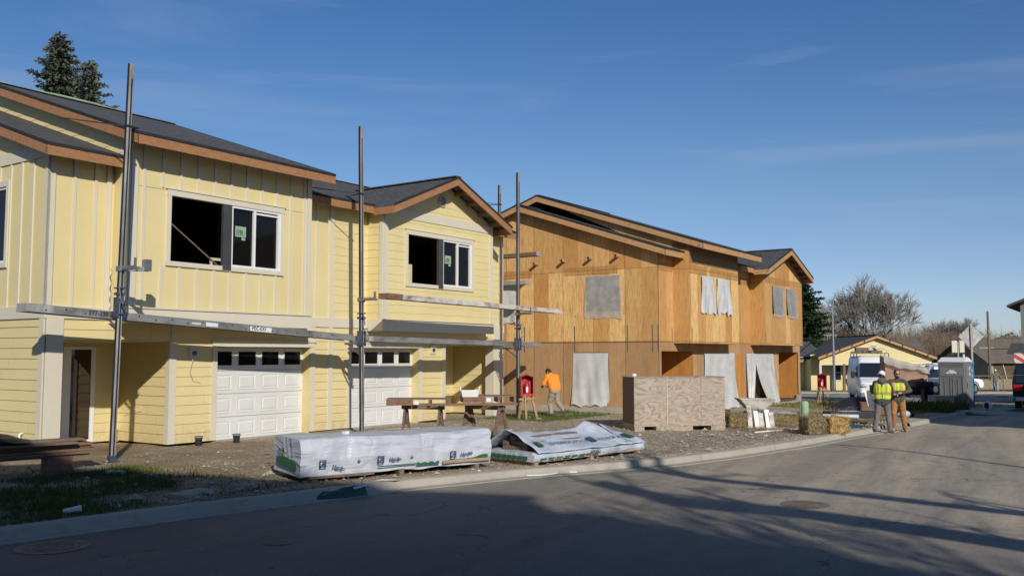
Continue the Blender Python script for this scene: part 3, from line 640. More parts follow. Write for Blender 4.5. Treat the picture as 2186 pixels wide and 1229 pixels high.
for a in (1.3, 1.02, 8.5, 13.2): D = MB(); fbox(D, fr_front(-.6 if a != 1.02 else 0), a-.02, a+.02, 2.4, 2.85, .002, .008); D.build('strap', M['steel'], H2)
for y, z in ((1.47, 5.29), (2.52, 5.27), (3.6, 5.24), (4.75, 5.2)):
    MB().tube([(0.02, y, z), (-.24, y, z-.01)], [.055, .055], 12, False).tube([(-.24, y, z-.01), (.0, y, z)], [.045, .045], 12, False).build('vent_pipe', M['woodtan'], H2)
roofslab(H2, -.35, 1.10, -.45, LE2); roofslab(H2, .95, 6.5, -1.2, ME2); roofslab(H2, 5.62, 15.0, -.45, LE2)
rake(H2, -.35, -.45, LE2, mat='fascia2'); rake(H2, .95, -1.2, ME2, mat='fascia2'); rake(H2, 6.5, -1.2, ME2, side=1, mat='fascia2'); rake(H2, 15.0, -.45, LE2, side=1, mat='fascia2')
eavefascia(H2, -.35, 1.1, -.45, LE2, mat='fascia2'); eavefascia(H2, .95, 6.5, -1.2, ME2, mat='fascia2'); eavefascia(H2, 6.3, 7.8, -.45, LE2, mat='fascia2'); eavefascia(H2, 13.6, 15.0, -.45, LE2, mat='fascia2')
rafters(H2, 1.0, 6.4, -1.2, ME2, -.6); rafters(H2, -.3, 1.1, -.45, LE2, 0)
gable_roof(H2, 10.65, 2.93, -1.05, 6.37, .345, 3.0, 'fascia2')
def sheet(root, fr, a0, a1, z0, z1, mat, seed=1, d=.03, flare=.12, lean=.06, rag=.05, name='plastic_sheet', cut=None, amp=.035):
    r = random.Random(seed); ph = [r.random()*6 for _ in range(6)]; nx, nz = 26, 22
    bot = [rag*.5*math.sin(i*.9+ph[3])+rag*.4*math.sin(i*.37+ph[4])+r.uniform(-rag, rag)*.15 for i in range(nx+1)]
    def fn(i, j):
        a = lerp(a0-flare*(1-j), a1+flare*.7*(1-j)+lean*(1-j), i); zz = z0+bot[int(round(i*nx))]*(1-j) if j < .02 else lerp(z0, z1, j)
        f = (1-j)**.6
        off = d+amp*f*(.9+.7*math.sin(i*11+ph[0]+j*3.5)+.3*math.sin(i*23+ph[1]-j*4)+.8*math.sin(i*4+ph[2]+j*4))
        return FP(fr, a, zz, off)
    mb = MB(); vs = [fn(i/nx, j/nz) for j in range(nz+1) for i in range(nx+1)]; fs = []
    for j in range(nz):
        for i in range(nx):
            if cut and cut((i+.5)/nx, (j+.5)/nz): continue
            fs.append((j*(nx+1)+i, j*(nx+1)+i+1, (j+1)*(nx+1)+i+1, (j+1)*(nx+1)+i))
    mb.add(vs, fs, True); return mb.build(name, mat, root)
sheet(H2, fr_left(0), 1.42, 2.74, 3.2, 4.66, M['clearplastic'], 3, .015, .1, -.02, .03, amp=.02)
sheet(H2, fr_left(0), 5.7, 7.0, 3.1, 4.6, M['plastic'], 4)
sheet(H2, fr_left(0), 1.87, 3.25, .22, 2.02, M['plastic'], 5, .02, .03, .03, .06)
sheet(H2, FB, 2.12, 3.15, 3.38, 4.68, M['plastic'], 6, .02, .05, .12); sheet(H2, FB, 3.52, 4.62, 3.42, 4.68, M['plastic'], 7, .03, .12, .1, .1)
sheet(H2, FB, 9.4, 10.72, 3.5, 4.76, M['clearplastic'], 8, .02, -.02, .1, .02, amp=.015); sheet(H2, FB, 11.17, 12.45, 3.5, 4.76, M['clearplastic'], 9, .02, -.02, .2, .03, amp=.02)
sheet(H2, F0, 3.66, 6.6, -.05, 2.02, M['plastic'], 10, .03, .02, .1, .05, amp=.05)
# the second garage sheet is split open near its middle
def flap(a_top0, a_top1, a_bot0, a_bot1, seed):
    ph = seed
    def fn(i, j):
        k = (1-j)**1.6; a = lerp(lerp(a_top0, a_top1, i), lerp(a_bot0, a_bot1, i), k)
        return FP(F0, a, lerp(-.05, 2.0, j)+(.04*math.sin(i*19+ph) if j < .03 else 0), .03+.05*(1-j)*(1+math.sin(i*13+ph+j*3)+.5*math.sin(i*29+ph*2)))
    MB().grid(22, 26, fn).build('plastic_sheet', M['plastic'], H2)
flap(7.85, 9.0, 7.75, 8.35, 1.0); flap(8.85, 11.05, 10.3, 11.6, 2.4)
MB().box(8.6, 10.4, .35, .4, -.02, 1.9).build('inner_wall', M['interior'], H2)
# ------------------------------------------------------------------ ground, street, kerb
US = [-400, -200, -120, -80]+[-60+2*i for i in range(26)]+[-8+.5*i for i in range(136)]+[60+2*i for i in range(20)]+[100, 120, 150, 200, 300, 500, 900, 1800]
WS = [-1500, -700, -350, -180, -100, -60, -40, -30, -25]+[-22+.5*i for i in range(44)]+[0]
def bumpy(u, v):
    if v > vc(u)-.6: return 0
    k = .035*(noise.noise(Vector((u*1.3, v*1.3, 0)))+.5*noise.noise(Vector((u*4, v*4, 3))))
    return k*min(1, (vc(u)-.6-v)/1.0)
from mathutils import noise
def sheetUV(us, ws, fn, name, mat):
    vs = []; fs = []; n = len(us)
    for w in ws:
        for u in us: vs.append(tuple(fn(u, vc(u)+w)))
    for j in range(len(ws)-1):
        for i in range(n-1): fs.append((j*n+i, j*n+i+1, (j+1)*n+i+1, (j+1)*n+i))
    mb = MB(); mb.add(vs, fs, True); return struct(name, mb, mat)
sheetUV(US, WS+[.04, .12, .5, 1.5, 4, 8, 15, 30, 60, 120, 300, 800, 1800], lambda u, v: UV(u, v, (gh(u, v)+bumpy(u, v)) if v <= vc(u)+1e-6 else sY(u, v)-.03), 'ground', M['ground'])
YC = 67.0   # far edge of the cross street
def roadfn(u, v):
    return UV(u, v, sY(u, v))
RU = [u for u in US if -200 <= u <= 60]
vs = []; mb = MB()
ws = [.0, .3, .6, 1, 2, 3, 4, 6, 8, 10, 13, 17, 22, 30, 45, 80]
for a, b in zip(RU, RU[1:]):
    for c, d in zip(ws, ws[1:]):
        q = [(a, vc(a)+c), (b, vc(b)+c), (b, vc(b)+d), (a, vc(a)+d)]
        if min(u*UX.y+v*VX.y for u, v in q) > 52: continue
        mb.quad(*[roadfn(*t) for t in q])
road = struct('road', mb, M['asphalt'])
mb = MB()
xs = [-10+4*i for i in range(45)]; ys = [51.5, 54, 57, 60, 63, 66, YC]
for a, b in zip(xs, xs[1:]):
    for c, d in zip(ys, ys[1:]): mb.quad(*[(x, y, interp(STREET, y)+.010) for x, y in ((a, c), (b, c), (b, d), (a, d))])
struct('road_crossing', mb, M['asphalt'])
# kerb and gutter in one section, cast in bays with joints
def kerb(u0, u1, name='kerb', prof=None):
    prof = prof or [(-.02, -.15), (-.02, .125), (.0, .135), (.15, .13), (.19, .115), (.24, .02), (.27, .006), (.50, .014), (.50, -.1)]
    us = []; u = u0
    while u < u1-1e-6: us.append(u); u += .5
    us.append(u1); mb = MB(); vs = []; n = len(prof)
    for u in us:
        s0 = sY(u, vc(u)); f = 1-sstep(45, 47, u)
        for w, z in prof: vs.append(UV(u, vc(u)+w, s0+(z if w > .23 or z < 0 else .008+(z-.008)*f)))
    fs = [(i*n+k, i*n+k+1, (i+1)*n+k+1, (i+1)*n+k) for i in range(len(us)-1) for k in range(n-1)]
    mb.add(vs, fs, False); return struct(name, mb, M['curb'])
kerb(-60, 26.9); kerb(30.2, 47)
kerb(26.9, 30.2, 'kerb_ramp', [(-.5, -.15), (-.5, .10), (.0, .04), (.24, .02), (.27, .006), (.60, .014), (.60, -.1)])
J = MB()
for i in range(-10, 24):
    u = i*2.0+.4
    if 26.5 < u < 30.5: continue
    s0 = sY(u, vc(u))
    J.quad(UV(u, vc(u), s0+.1385), UV(u+.012, vc(u), s0+.1385), UV(u+.012, vc(u)+.15, s0+.1335), UV(u, vc(u)+.15, s0+.1335))
    J.quad(UV(u, vc(u)+.27, s0+.0095), UV(u+.012, vc(u)+.27, s0+.0095), UV(u+.012, vc(u)+.50, s0+.0175), UV(u, vc(u)+.50, s0+.0175))
struct('kerb_joints', J, M['midgrey'])
# pavement strip beyond the cross street
mb = MB()
for a, b in zip(xs, xs[1:]): mb.quad(*[(x, y, interp(STREET, y)+.09) for x, y in ((a, YC), (b, YC), (b, YC+2.5), (a, YC+2.5))]); mb.quad(*[(x, YC, interp(STREET, YC)+z) for x, z in ((a, -.1), (b, -.1), (b, .09), (a, .09))])
struct('pavement', mb, M['conc'])
def ring(mb, r0, r1, z, n=36, rr=None):
    vs = [(r*math.cos(2*PI*i/n), r*math.sin(2*PI*i/n), z) for r in (r0, r1) for i in range(n)]
    return mb.add(vs, [(i, (i+1) % n, (i+1) % n+n, i+n) for i in range(n)])
M['iron'] = G('rusty cast iron', (.24,.18,.13), .75, .4, 10, .5, 40, .3)
for x, y, r, lab in ((-5.25, 10.64, .40, 'round rusty manhole cover set in the asphalt near the kerb'), (-2.75, 10.9, .17, 'small round valve cover set in the middle of the dark asphalt'), (4.3, 13.6, .35, 'round manhole cover in the sunlit patch of the street')):
    t = thing('manhole_cover', lab, 'manhole cover', (x, y, ghXY(x, y)))
    ring(MB(), r, r*.84, .006).build('rim', M['iron'], t)
    c = MB(); c.add([(r*.84*math.cos(2*PI*i/36), r*.84*math.sin(2*PI*i/36), .004) for i in range(36)], [tuple(range(36))])
    co = c.build('cover', M['iron'], t)
    g = MB()
    for k in (.72, .54, .34, .15): ring(g, r*k, r*(k-.05), .008)
    g.build('cast_rings', M['asphalt'], co)
t = thing('utility_box_lid', 'broken concrete utility lid lying in the dirt beside the kerb', 'utility lid', UV(8.6, -11.75, gh(8.6, -11.75)), HROT+.2)
MB().box(-.35, .3, -.16, .16, -.02, .05).build('lid', M['conc'], t, .01); MB().box(-.24, .18, -.09, .09, .051, .056).build('lid_plate', M['curb'], t)
# ------------------------------------------------------------------ loose stones, grass, straw
def scatter_stones(name, n, reg, smin, smax, mat, seed):
    r = random.Random(seed); mb = MB()
    for _ in range(n):
        u, v = reg(r); s = r.uniform(smin, smax)*(1 if r.random() < .9 else 1.8); z = gh(u, v)+bumpy(u, v)
        p = UV(u, v, z+s*.25); a = r.random()*6
        rot = Matrix.Rotation(a, 3, 'Z'); k = [(s*r.uniform(.7, 1.2), 0, 0), (0, s*r.uniform(.6, 1), 0), (-s*r.uniform(.7, 1.2), 0, 0), (0, -s*r.uniform(.6, 1), 0), (0, 0, s*r.uniform(.4, .8)), (0, 0, -s*.4)]
        mb.add([p+rot @ Vector(q) for q in k], [(0,1,4),(1,2,4),(2,3,4),(3,0,4),(1,0,5),(2,1,5),(3,2,5),(0,3,5)])
    o = mb.build(name, mat); o['kind'] = 'stuff'; return o
def reg_yard(r):
    u = r.uniform(7, 31); c = vc(u); return u, c-.1-abs(r.gauss(0, .45))*(6 if u < 26 else 3) if r.random() < .8 else r.uniform(c-6, c-.1)
def okreg(f):
    def g(r):
        while True:
            u, v = f(r)
            if v > (-17.3 if u < 27 else -13): return u, v
    return g
tag(scatter_stones('gravel', 9000, okreg(reg_yard), .012, .03, G('grey gravel stones', (.25,.225,.19), .9, .45, 30, .2), 3), 'loose grey gravel scattered over the yard', 'gravel', kind='stuff')
tag(scatter_stones('rubble', 260, okreg(reg_yard), .03, .07, G('pale broken stone', (.40,.36,.29), .9, .3, 20, .2), 5), 'paler broken stones and mortar crumbs in the yard', 'rubble', kind='stuff')
def blades(name, n, reg, h0, h1, mat, seed, w=.008, lean=.5, label='', cat='grass'):
    r = random.Random(seed); mb = MB()
    for _ in range(n):
        u, v = reg(r); z = gh(u, v)+bumpy(u, v)-.01; p = UV(u, v, z); h = r.uniform(h0, h1)*(.5+.8*max(0, .5+noise.noise(Vector((u*2, v*2, 9))))); a = r.random()*2*PI
        s = Vector((math.cos(a), math.sin(a), 0))*w*r.uniform(.6, 1.4); l = Vector((math.cos(a+1.3), math.sin(a+1.3), 0))*h*r.uniform(0, lean)
        mb.add([p-s, p+s, p+l*.4+s*.6+Vector((0, 0, h*.6)), p+l+Vector((0, 0, h))], [(0, 1, 2), (0, 2, 3)])
    o = mb.build(name, mat, uv=False); return tag(o, label, cat, kind='stuff')
M['grass'] = leafmat('grass blades', (.045,.085,.015), (.13,.17,.04), 3); M['drygrass'] = leafmat('dry grass', (.12,.12,.045), (.22,.19,.08), 3)
def rg(u0, u1, v0, v1, th=-.1, sc=.8):
    def f(r):
        while True:
            u = r.uniform(u0, u1); v = r.uniform(v0, v1)
            if v < vc(u)-.05 and noise.noise(Vector((u*sc, v*sc, 2))) > th+r.uniform(-.15, .15): return u, v
    return f
blades('grass', 17000, rg(3.5, 9.8, -15.0, -11.3, .02), .04, .12, M['grass'], 11, .007, .6, 'dark green weedy grass between the kerb and the stacked boards')
blades('grass', 7000, rg(3.5, 10.5, -15.2, -11.2, -.1), .03, .09, M['drygrass'], 16, .006, .8, 'thin brownish grass mixed through the weedy verge at the kerb')
blades('grass', 5000, rg(22.8, 27.0, -17.0, -14.6, -.5), .04, .11, M['grass'], 12, .009, .5, 'green grass strip along the foundation of the plywood house')
blades('grass', 6000, rg(26, 34, -10.5, -6.9, .0), .04, .12, M['drygrass'], 13, .01, .6, 'thin dry grass around the straw bales and pale green pedestal')
blades('grass', 9000, rg(36, 52, -16, -7, -.1), .06, .2, M['drygrass'], 14, .016, .5, 'rough grass behind the plywood house around the second red box')
blades('grass', 5000, rg(38.5, 43.2, -8.6, -6.3, -.3), .1, .4, M['grass'], 15, .02, .6, 'dark green weeds beside the grey portable toilet')
def straw_patch(name, n, reg, mat, seed, label, z1=.06):
    r = random.Random(seed); mb = MB()
    for _ in range(n):
        u, v = reg(r); p = UV(u, v, gh(u, v)+r.uniform(0, z1)); a = r.random()*PI; L = r.uniform(.06, .2)
        d = Vector((math.cos(a), math.sin(a), r.uniform(-.15, .3)))*L; s = Vector((-math.sin(a), math.cos(a), 0))*.004
        mb.add([p-s, p+s, p+d+s, p+d-s], [(0, 1, 2, 3)])
    return tag(mb.build(name, mat, uv=False), label, 'straw', kind='stuff')
straw_patch('straw', 7000, rg(24.0, 30.2, -10.0, -7.3, -.15, 1.2), M['straw'], 4, 'loose golden straw strewn between the bales and the wheelbarrow', .07)
# ------------------------------------------------------------------ pump-jack scaffold
def pole(u, v, h, tilt, label):
    z = gh(u, v); t = thing('scaffold_pole', label, 'scaffold pole', UV(u, v, z), HROT, 'pump jack scaffold poles in front of the yellow house')
    p = MB(); top = (tilt[0], tilt[1], h)
    p.bar((-.0, 0, .03), top, .088, .088, (0, 1, 0)); p.build('pole', M['polegrey'], t, .004)
    s = MB(); s.bar((.0, -.0475, .05), (top[0], top[1]-.0475, h-.3), .004, .03, (1, 0, 0)); s.bar((-.0475, 0, .05), (top[0]-.0475, top[1], h), .012, .05, (0, 1, 0)); s.build('rubber_track', M['black'], t)
    MB().box(-.11, .11, -.11, .11, 0, .012).box(-.06, .06, -.06, .06, .012, .11).build('base_plate', M['bluesteel'], t, .004)
    return t, lambda z_: Vector((tilt[0]*z_/h, tilt[1]*z_/h, z_))
def jack(t, c, z, plankside=1, long=.55):
    q = c(z); m = MB()
    m.box(q.x-.065, q.x+.065, q.y-.075, q.y+.075, z-.05, z-.02); m.box(q.x-.065, q.x+.065, q.y-.075, q.y+.075, z+.22, z+.25)
    for sx in (-.068, .056): m.box(q.x+sx, q.x+sx+.012, q.y-.09, q.y+.09, z-.1, z+.28)
    o = m.build('pump_jack', M['bluesteel'], t, .003)
    a = MB(); a.box(q.x-.03, q.x+.03, q.y+.05 if plankside > 0 else q.y-long, q.y+long if plankside > 0 else q.y-.05, z-.06, z-.015)
    a.bar((q.x, q.y+plankside*.06, z-.30), (q.x, q.y+plankside*long*.8, z-.06), .03, .03); a.build('bracket', M['steel'], o)
    h = MB(); h.tube([(q.x, q.y-.1, z+.12), (q.x-.02, q.y-.22, z+.02), (q.x-.02, q.y-.26, z+.10)], .011, 6).tube([(q.x, q.y-.1, z+.3), (q.x-.03, q.y-.24, z+.34), (q.x-.02, q.y-.16, z+.14)], .011, 6); h.build('foot_lever', M['steel'], o)
    return o
def bench_bracket(t, c, z, out=1):
    q = c(z); m = MB(); m.box(q.x-.05, q.x+.05, q.y-.5 if out > 0 else q.y-.1, q.y+.09, z-.045, z+.0); m.bar((q.x+.0, q.y-.45, z), (q.x, q.y-.45, z+.17), .05, .03); m.bar((q.x, q.y-.10, z+.0), (q.x, q.y-.45, z-.0), .02, .05)
    m.box(q.x-.07, q.x+.07, q.y-.07, q.y+.07, z-.07, z+.03); return m.build('bench_bracket', M['steel'], t, .003)
def topbrace(t, c, z, du=.0):
    q = c(z); m = MB(); m.box(q.x-.06, q.x+.06, q.y-.06, q.y+.06, z-.02, z+.02)
    m.bar((q.x, q.y, z), (q.x+.75, q.y+1.1, z+.18), .02, .02); m.bar((q.x, q.y, z), (q.x-.75, q.y+1.1, z+.18), .02, .02)
    return m.build('roof_brace', M['black'], t)
p1, c1 = pole(9.86, -15.9, 7.58, (.16, .02), 'leftmost scaffold pole standing in the dirt before the yellow house')
jack(p1, c1, 2.78); bench_bracket(p1, c1, 3.62); topbrace(p1, c1, 6.35)
MB().bar((.045, .0, 3.6), (.55, -.15, 3.62), .06, .09).box(.45, .57, -.22, -.08, 3.58, 3.80).build('bench_bracket', M['steel'], p1)
ch = MB(); ch.tube([(-.16+.012*math.sin(i*1.7), -.05+.012*math.cos(i*1.7), 3.58-.055*i) for i in range(15)], .012, 5); ch.build('chain', M['steel'], p1)
p2, c2 = pole(16.45, -15.9, 7.64, (-.16, .0), 'middle scaffold pole between the two white garage doors')
jack(p2, c2, 2.28); bench_bracket(p2, c2, 3.34); topbrace(p2, c2, 5.95)
p3, c3 = pole(23.23, -15.9, 7.62, (.0, .0), 'scaffold pole between the yellow house and the plywood house')
jack(p3, c3, 2.20); bench_bracket(p3, c3, 3.24)
def jackextra(t, c, z):
    q = c(z); m = MB(); m.box(q.x-.075, q.x+.075, q.y-.08, q.y+.08, z, z+.05); m.box(q.x-.075, q.x+.075, q.y-.08, q.y+.08, z+.12, z+.15); m.tube([(q.x, q.y-.08, z), (q.x-.14, q.y-.2, z+.13), (q.x-.1, q.y-.22, z-.16)], .014, 6); m.build('pump_jack', M['bluesteel'], t, .003)
jackextra(p1, c1, 3.10); jackextra(p2, c2, 2.85); jackextra(p3, c3, 2.75)
def plank(name, label, a, b, w, th, mat, mark=None, holes=0, marks=()):
    d = (b-a); L = d.length; t = thing(name, label, 'scaffold plank', a, math.atan2(d.y, d.x))
    sl = math.asin(d.z/L); t.rotation_euler = Euler((0, -sl, math.atan2(d.y, d.x)))
    p = MB(); p.box(0, L, .0, w, th*.80, th); p.box(0, L, -.0, .012, 0, th*.8); p.box(0, L, w-.012, w, 0, th*.8); p.box(0, L, .012, .05, 0, .012); p.box(0, L, w-.05, w-.012, 0, .012)
    o = p.build('plank', mat, t, .003)
    e = MB(); e.box(-.004, .5, -.003, 0, .01, th-.01); e.box(-.006, 0, 0, w, 0, th); e.build('end_cap', M['polegrey'], t)
    if holes:
        h = MB()
        for i in range(holes): x = .35+i*(L-.7)/holes; z = th*(.35+.3*(i % 2)); h.tube([(x, -.0035, z), (x, -.0045, z)], [.017, .017], 8)
        h.build('rivet_holes', M['black'], t)
    for (s, x, sz) in marks: text(s, sz, M['printblack'], t, (x, -.006, th*.28), (R(90), 0, 0), .0008, .002, 'marking')
    return t
zz = .22
pl1 = plank('walk_plank', 'long grey aluminium plank with marker writing hung between the left and middle poles', UV(8.32, -16.18, 2.95), UV(16.4, -16.18, 2.53), .34, .15, M['plankgrey'], holes=20, marks=(('377-338', 1.15, .12), ('PEC-033', 4.95, .11)))
for x0, x1, z0, z1 in ((3.75, 4.05, .03, .11), (3.4, 3.62, .05, .08), (4.9, 5.5, .02, .12)): MB().box(x0, x1, -.0052, -.0040, z0, z1).build('paper_label', M['vinyl'], pl1)
pl2 = plank('walk_plank', 'grey aluminium plank running from the middle pole across the far garage', UV(16.5, -16.05, 2.52), UV(24.75, -16.05, 2.43), .34, .14, M['plankgrey'])
pl3 = plank('bench_plank', 'higher paint-spattered white plank fixed to the street side of the poles', UV(16.85, -15.45, 3.58), UV(25.1, -15.45, 3.50), .30, .13, M['plankwhite'])
e = MB(); e.box(-.008, .55, -.006, .306, -.004, .134); e.build('rusty_end', M['woodred'], pl3)
p4, c4 = pole(26.3, -18.8, 8.0, (0, 0), 'thin scaffold pole rising between the two houses behind the gable'); topbrace(p4, c4, 7.3); p4['group'] = ''; del p4['group']
for z, v1, mt_, lab in ((5.56, -17.05, 'plankwhite', 'upper plank end sticking out beside the plywood gable wall'), (4.60, -17.5, 'plankgrey', 'lower plank end sticking out beside the plywood gable wall')):
    a = UV(26.3, -20.5, z); b = UV(26.3, v1, z); plank('scaffold_plank', lab, b, a, .28, .13, M['woodgrey'] if z > 5 else M['polegrey'])
# ------------------------------------------------------------------ stacks and pallets
def at(x, y, dz=0): return Vector((x, y, ghXY(x, y)+dz))
def wrapped_stack():
    # long wrapped bundle of siding on bearers
    a = Vector((-3.42, 14.90)); b = Vector((-.40, 17.0)); d = (b-a); ang = math.atan2(d.y, d.x); L = d.length
    t = thing('wrapped_siding_stack', 'long white plastic-wrapped bundle of siding on wooden bearers by the kerb', 'siding bundle', at(-1.8, 16.2), ang)
    t.location.x, t.location.y = a.x, a.y; t.location.z = ghXY(-1.8, 16.4)
    Wd = 1.15; H = .57; B = .12
    def skin(i, j):   # i along, j round the section
        pass
    mb = MB(); r = random.Random(2)
    nx = 60; prof = [(0, B-.03), (-.02, B+.18), (-.03, B+.38), (.0, B+H-.05), (.05, B+H), (.5, B+H+.015), (1.1, B+H), (Wd, B+H-.06), (Wd+.02, B+.2), (Wd, B)]
    fine = []
    for (y0, z0), (y1, z1) in zip(prof, prof[1:]):
        for k in range(4): fine.append((lerp(y0, y1, k/4), lerp(z0, z1, k/4)))
    fine.append(prof[-1]); vs = []
    for i in range(nx+1):
        x = L*i/nx
        for q, (y, z) in enumerate(fine):
            w = noise.noise(Vector((x*1.8, q*.3, 1)))*.035+noise.noise(Vector((x*5+q*.25, q*.9, 4)))*.014
            sag = .035*math.sin(x*2.2)+(.03*noise.noise(Vector((x*3, 7, 0))) if q < 3 else 0)
            end = .0
            vs.append((x+(.02*noise.noise(Vector((q*.6, 1, 1))) if i in (0, nx) else 0), y+(w if q < 15 else w*.3)*(-1), z+(sag*.3 if q > 12 else 0)+(w*.5 if q > 14 else 0)+(.03*noise.noise(Vector((x*2.5, 0, 5))) if q < 2 else 0)))
    n = len(fine); fs = [(i*n+k, (i+1)*n+k, (i+1)*n+k+1, i*n+k+1) for i in range(nx) for k in range(n-1)]
    mb.add(vs, fs, True)
    for base, sg in ((0, 1), (nx*n, -1)):   # ends
        c = [vs[base+k] for k in range(n)]
        NX = 10; ev = []
        for k in range(n):
            for m_ in range(1): pass
        mb.add(c, [tuple(range(n))[::sg]])
    o = mb.build('wrap', M['wrap'], t)
    for x in (.25, L*.5, L-.3): MB().box(x-.045, x+.045, -.02, Wd, .0, B-.03).build('bearer', M['woodgrey'], t)
    MB().box(.15, 1.3, -.05, -.021, .06, .10).build('bearer', M['woodgrey'], t)
    MB().box(L-1.05, L-.05, -.085, -.05, B+.03, B+.08).build('bearer', M['woodtan'], t, .004)
    S = MB(); S.box(.1, L-.1, .1, Wd-.1, B-.02, B+.02); S.build('siding_boards', M['woodgrey'], t)
    g = MB()
    def strip(x0, x1, z0, z1, y=-.075, n_=14):
        for i in range(n_):
            xa, xb = lerp(x0, x1, i/n_), lerp(x0, x1, (i+1)/n_)
            za = z0(xa) if callable(z0) else z0; zb = z0(xb) if callable(z0) else z0; ya = y
            g.quad((xa, ya, za), (xb, ya, zb), (xb, ya, z1(xb) if callable(z1) else z1), (xa, ya, z1(xa) if callable(z1) else z1))
    strip(1.35, 2.09, B+.055, B+.075); strip(2.1, 2.55, B+.03, lambda x: B+.06+.03*abs(math.sin(x*23)))
    g.build('green_print', M['green'], o); g.v.clear(); g.f.clear(); g.sm.clear()
    strip(2.75, L-.1, B+.085, lambda x: B+.095+(.10*max(0, (x-3.1))*(1+.5*math.sin(x*15))))
    g.build('green_print', M['green'], o)
    e = MB(); e.add([(-.045, y, z) for y, z in ((.05, B+.07), (.85, B+.11), (.95, B+.16), (.95, B+.24), (.6, B+.27), (.12, B+.23), (.04, B+.18))], [(6, 5, 4, 3, 2, 1, 0)]); e.build('green_print', M['green'], o)
    for x, z, rot, s in ((.30, B+.12, -.5, .12), (1.35, B+.12, 0, .12), (2.78, B+.12, .15, .12)):
        text('Hardie', .085, M['print'], o, (x+.22, -.08, z+.02-(.04 if rot < 0 else 0)), (R(90), -rot*.5, 0), .0008, .003)
        sq = MB(); sq.box(x, x+s, -.081, -.079, z, z+.014); sq.box(x, x+s, -.081, -.079, z+s-.014, z+s); sq.box(x, x+.02, -.081, -.079, z, z+s); sq.box(x+s-.02, x+s, -.081, -.079, z, z+s); sq.bar((x+.02, -.080, z+.02), (x+s-.02, -.080, z+s-.02), .002, .03, (0, 1, 0)); sq.box(x+.07, x+.1, -.081, -.079, z+.025, z+.05)
        ob = sq.build('logo', M['print'], o)
    sq = MB()
    for x in (.98, 1.98, 3.2): sq.box(x, x+.05, -.081, -.079, B+.17, B+.19); sq.box(x, x+.04, -.081, -.079, B+.2, B+.21)
    sq.build('small_print', M['print'], o)
    text('Hardie', .1, M['printblack'], o, (-.05, .85, B+.33), (R(90), 0, -R(90)), .0008, .002)
    k = thing('paper_scrap', 'small white block lying on top of the wrapped siding bundle', 'scrap', t.matrix_basis @ Vector((.95, .35, B+H+.03)), ang+.3)
    MB().box(-.05, .05, -.04, .04, 0, .05).build('block', M['vinyl'], k)
wrapped_stack()
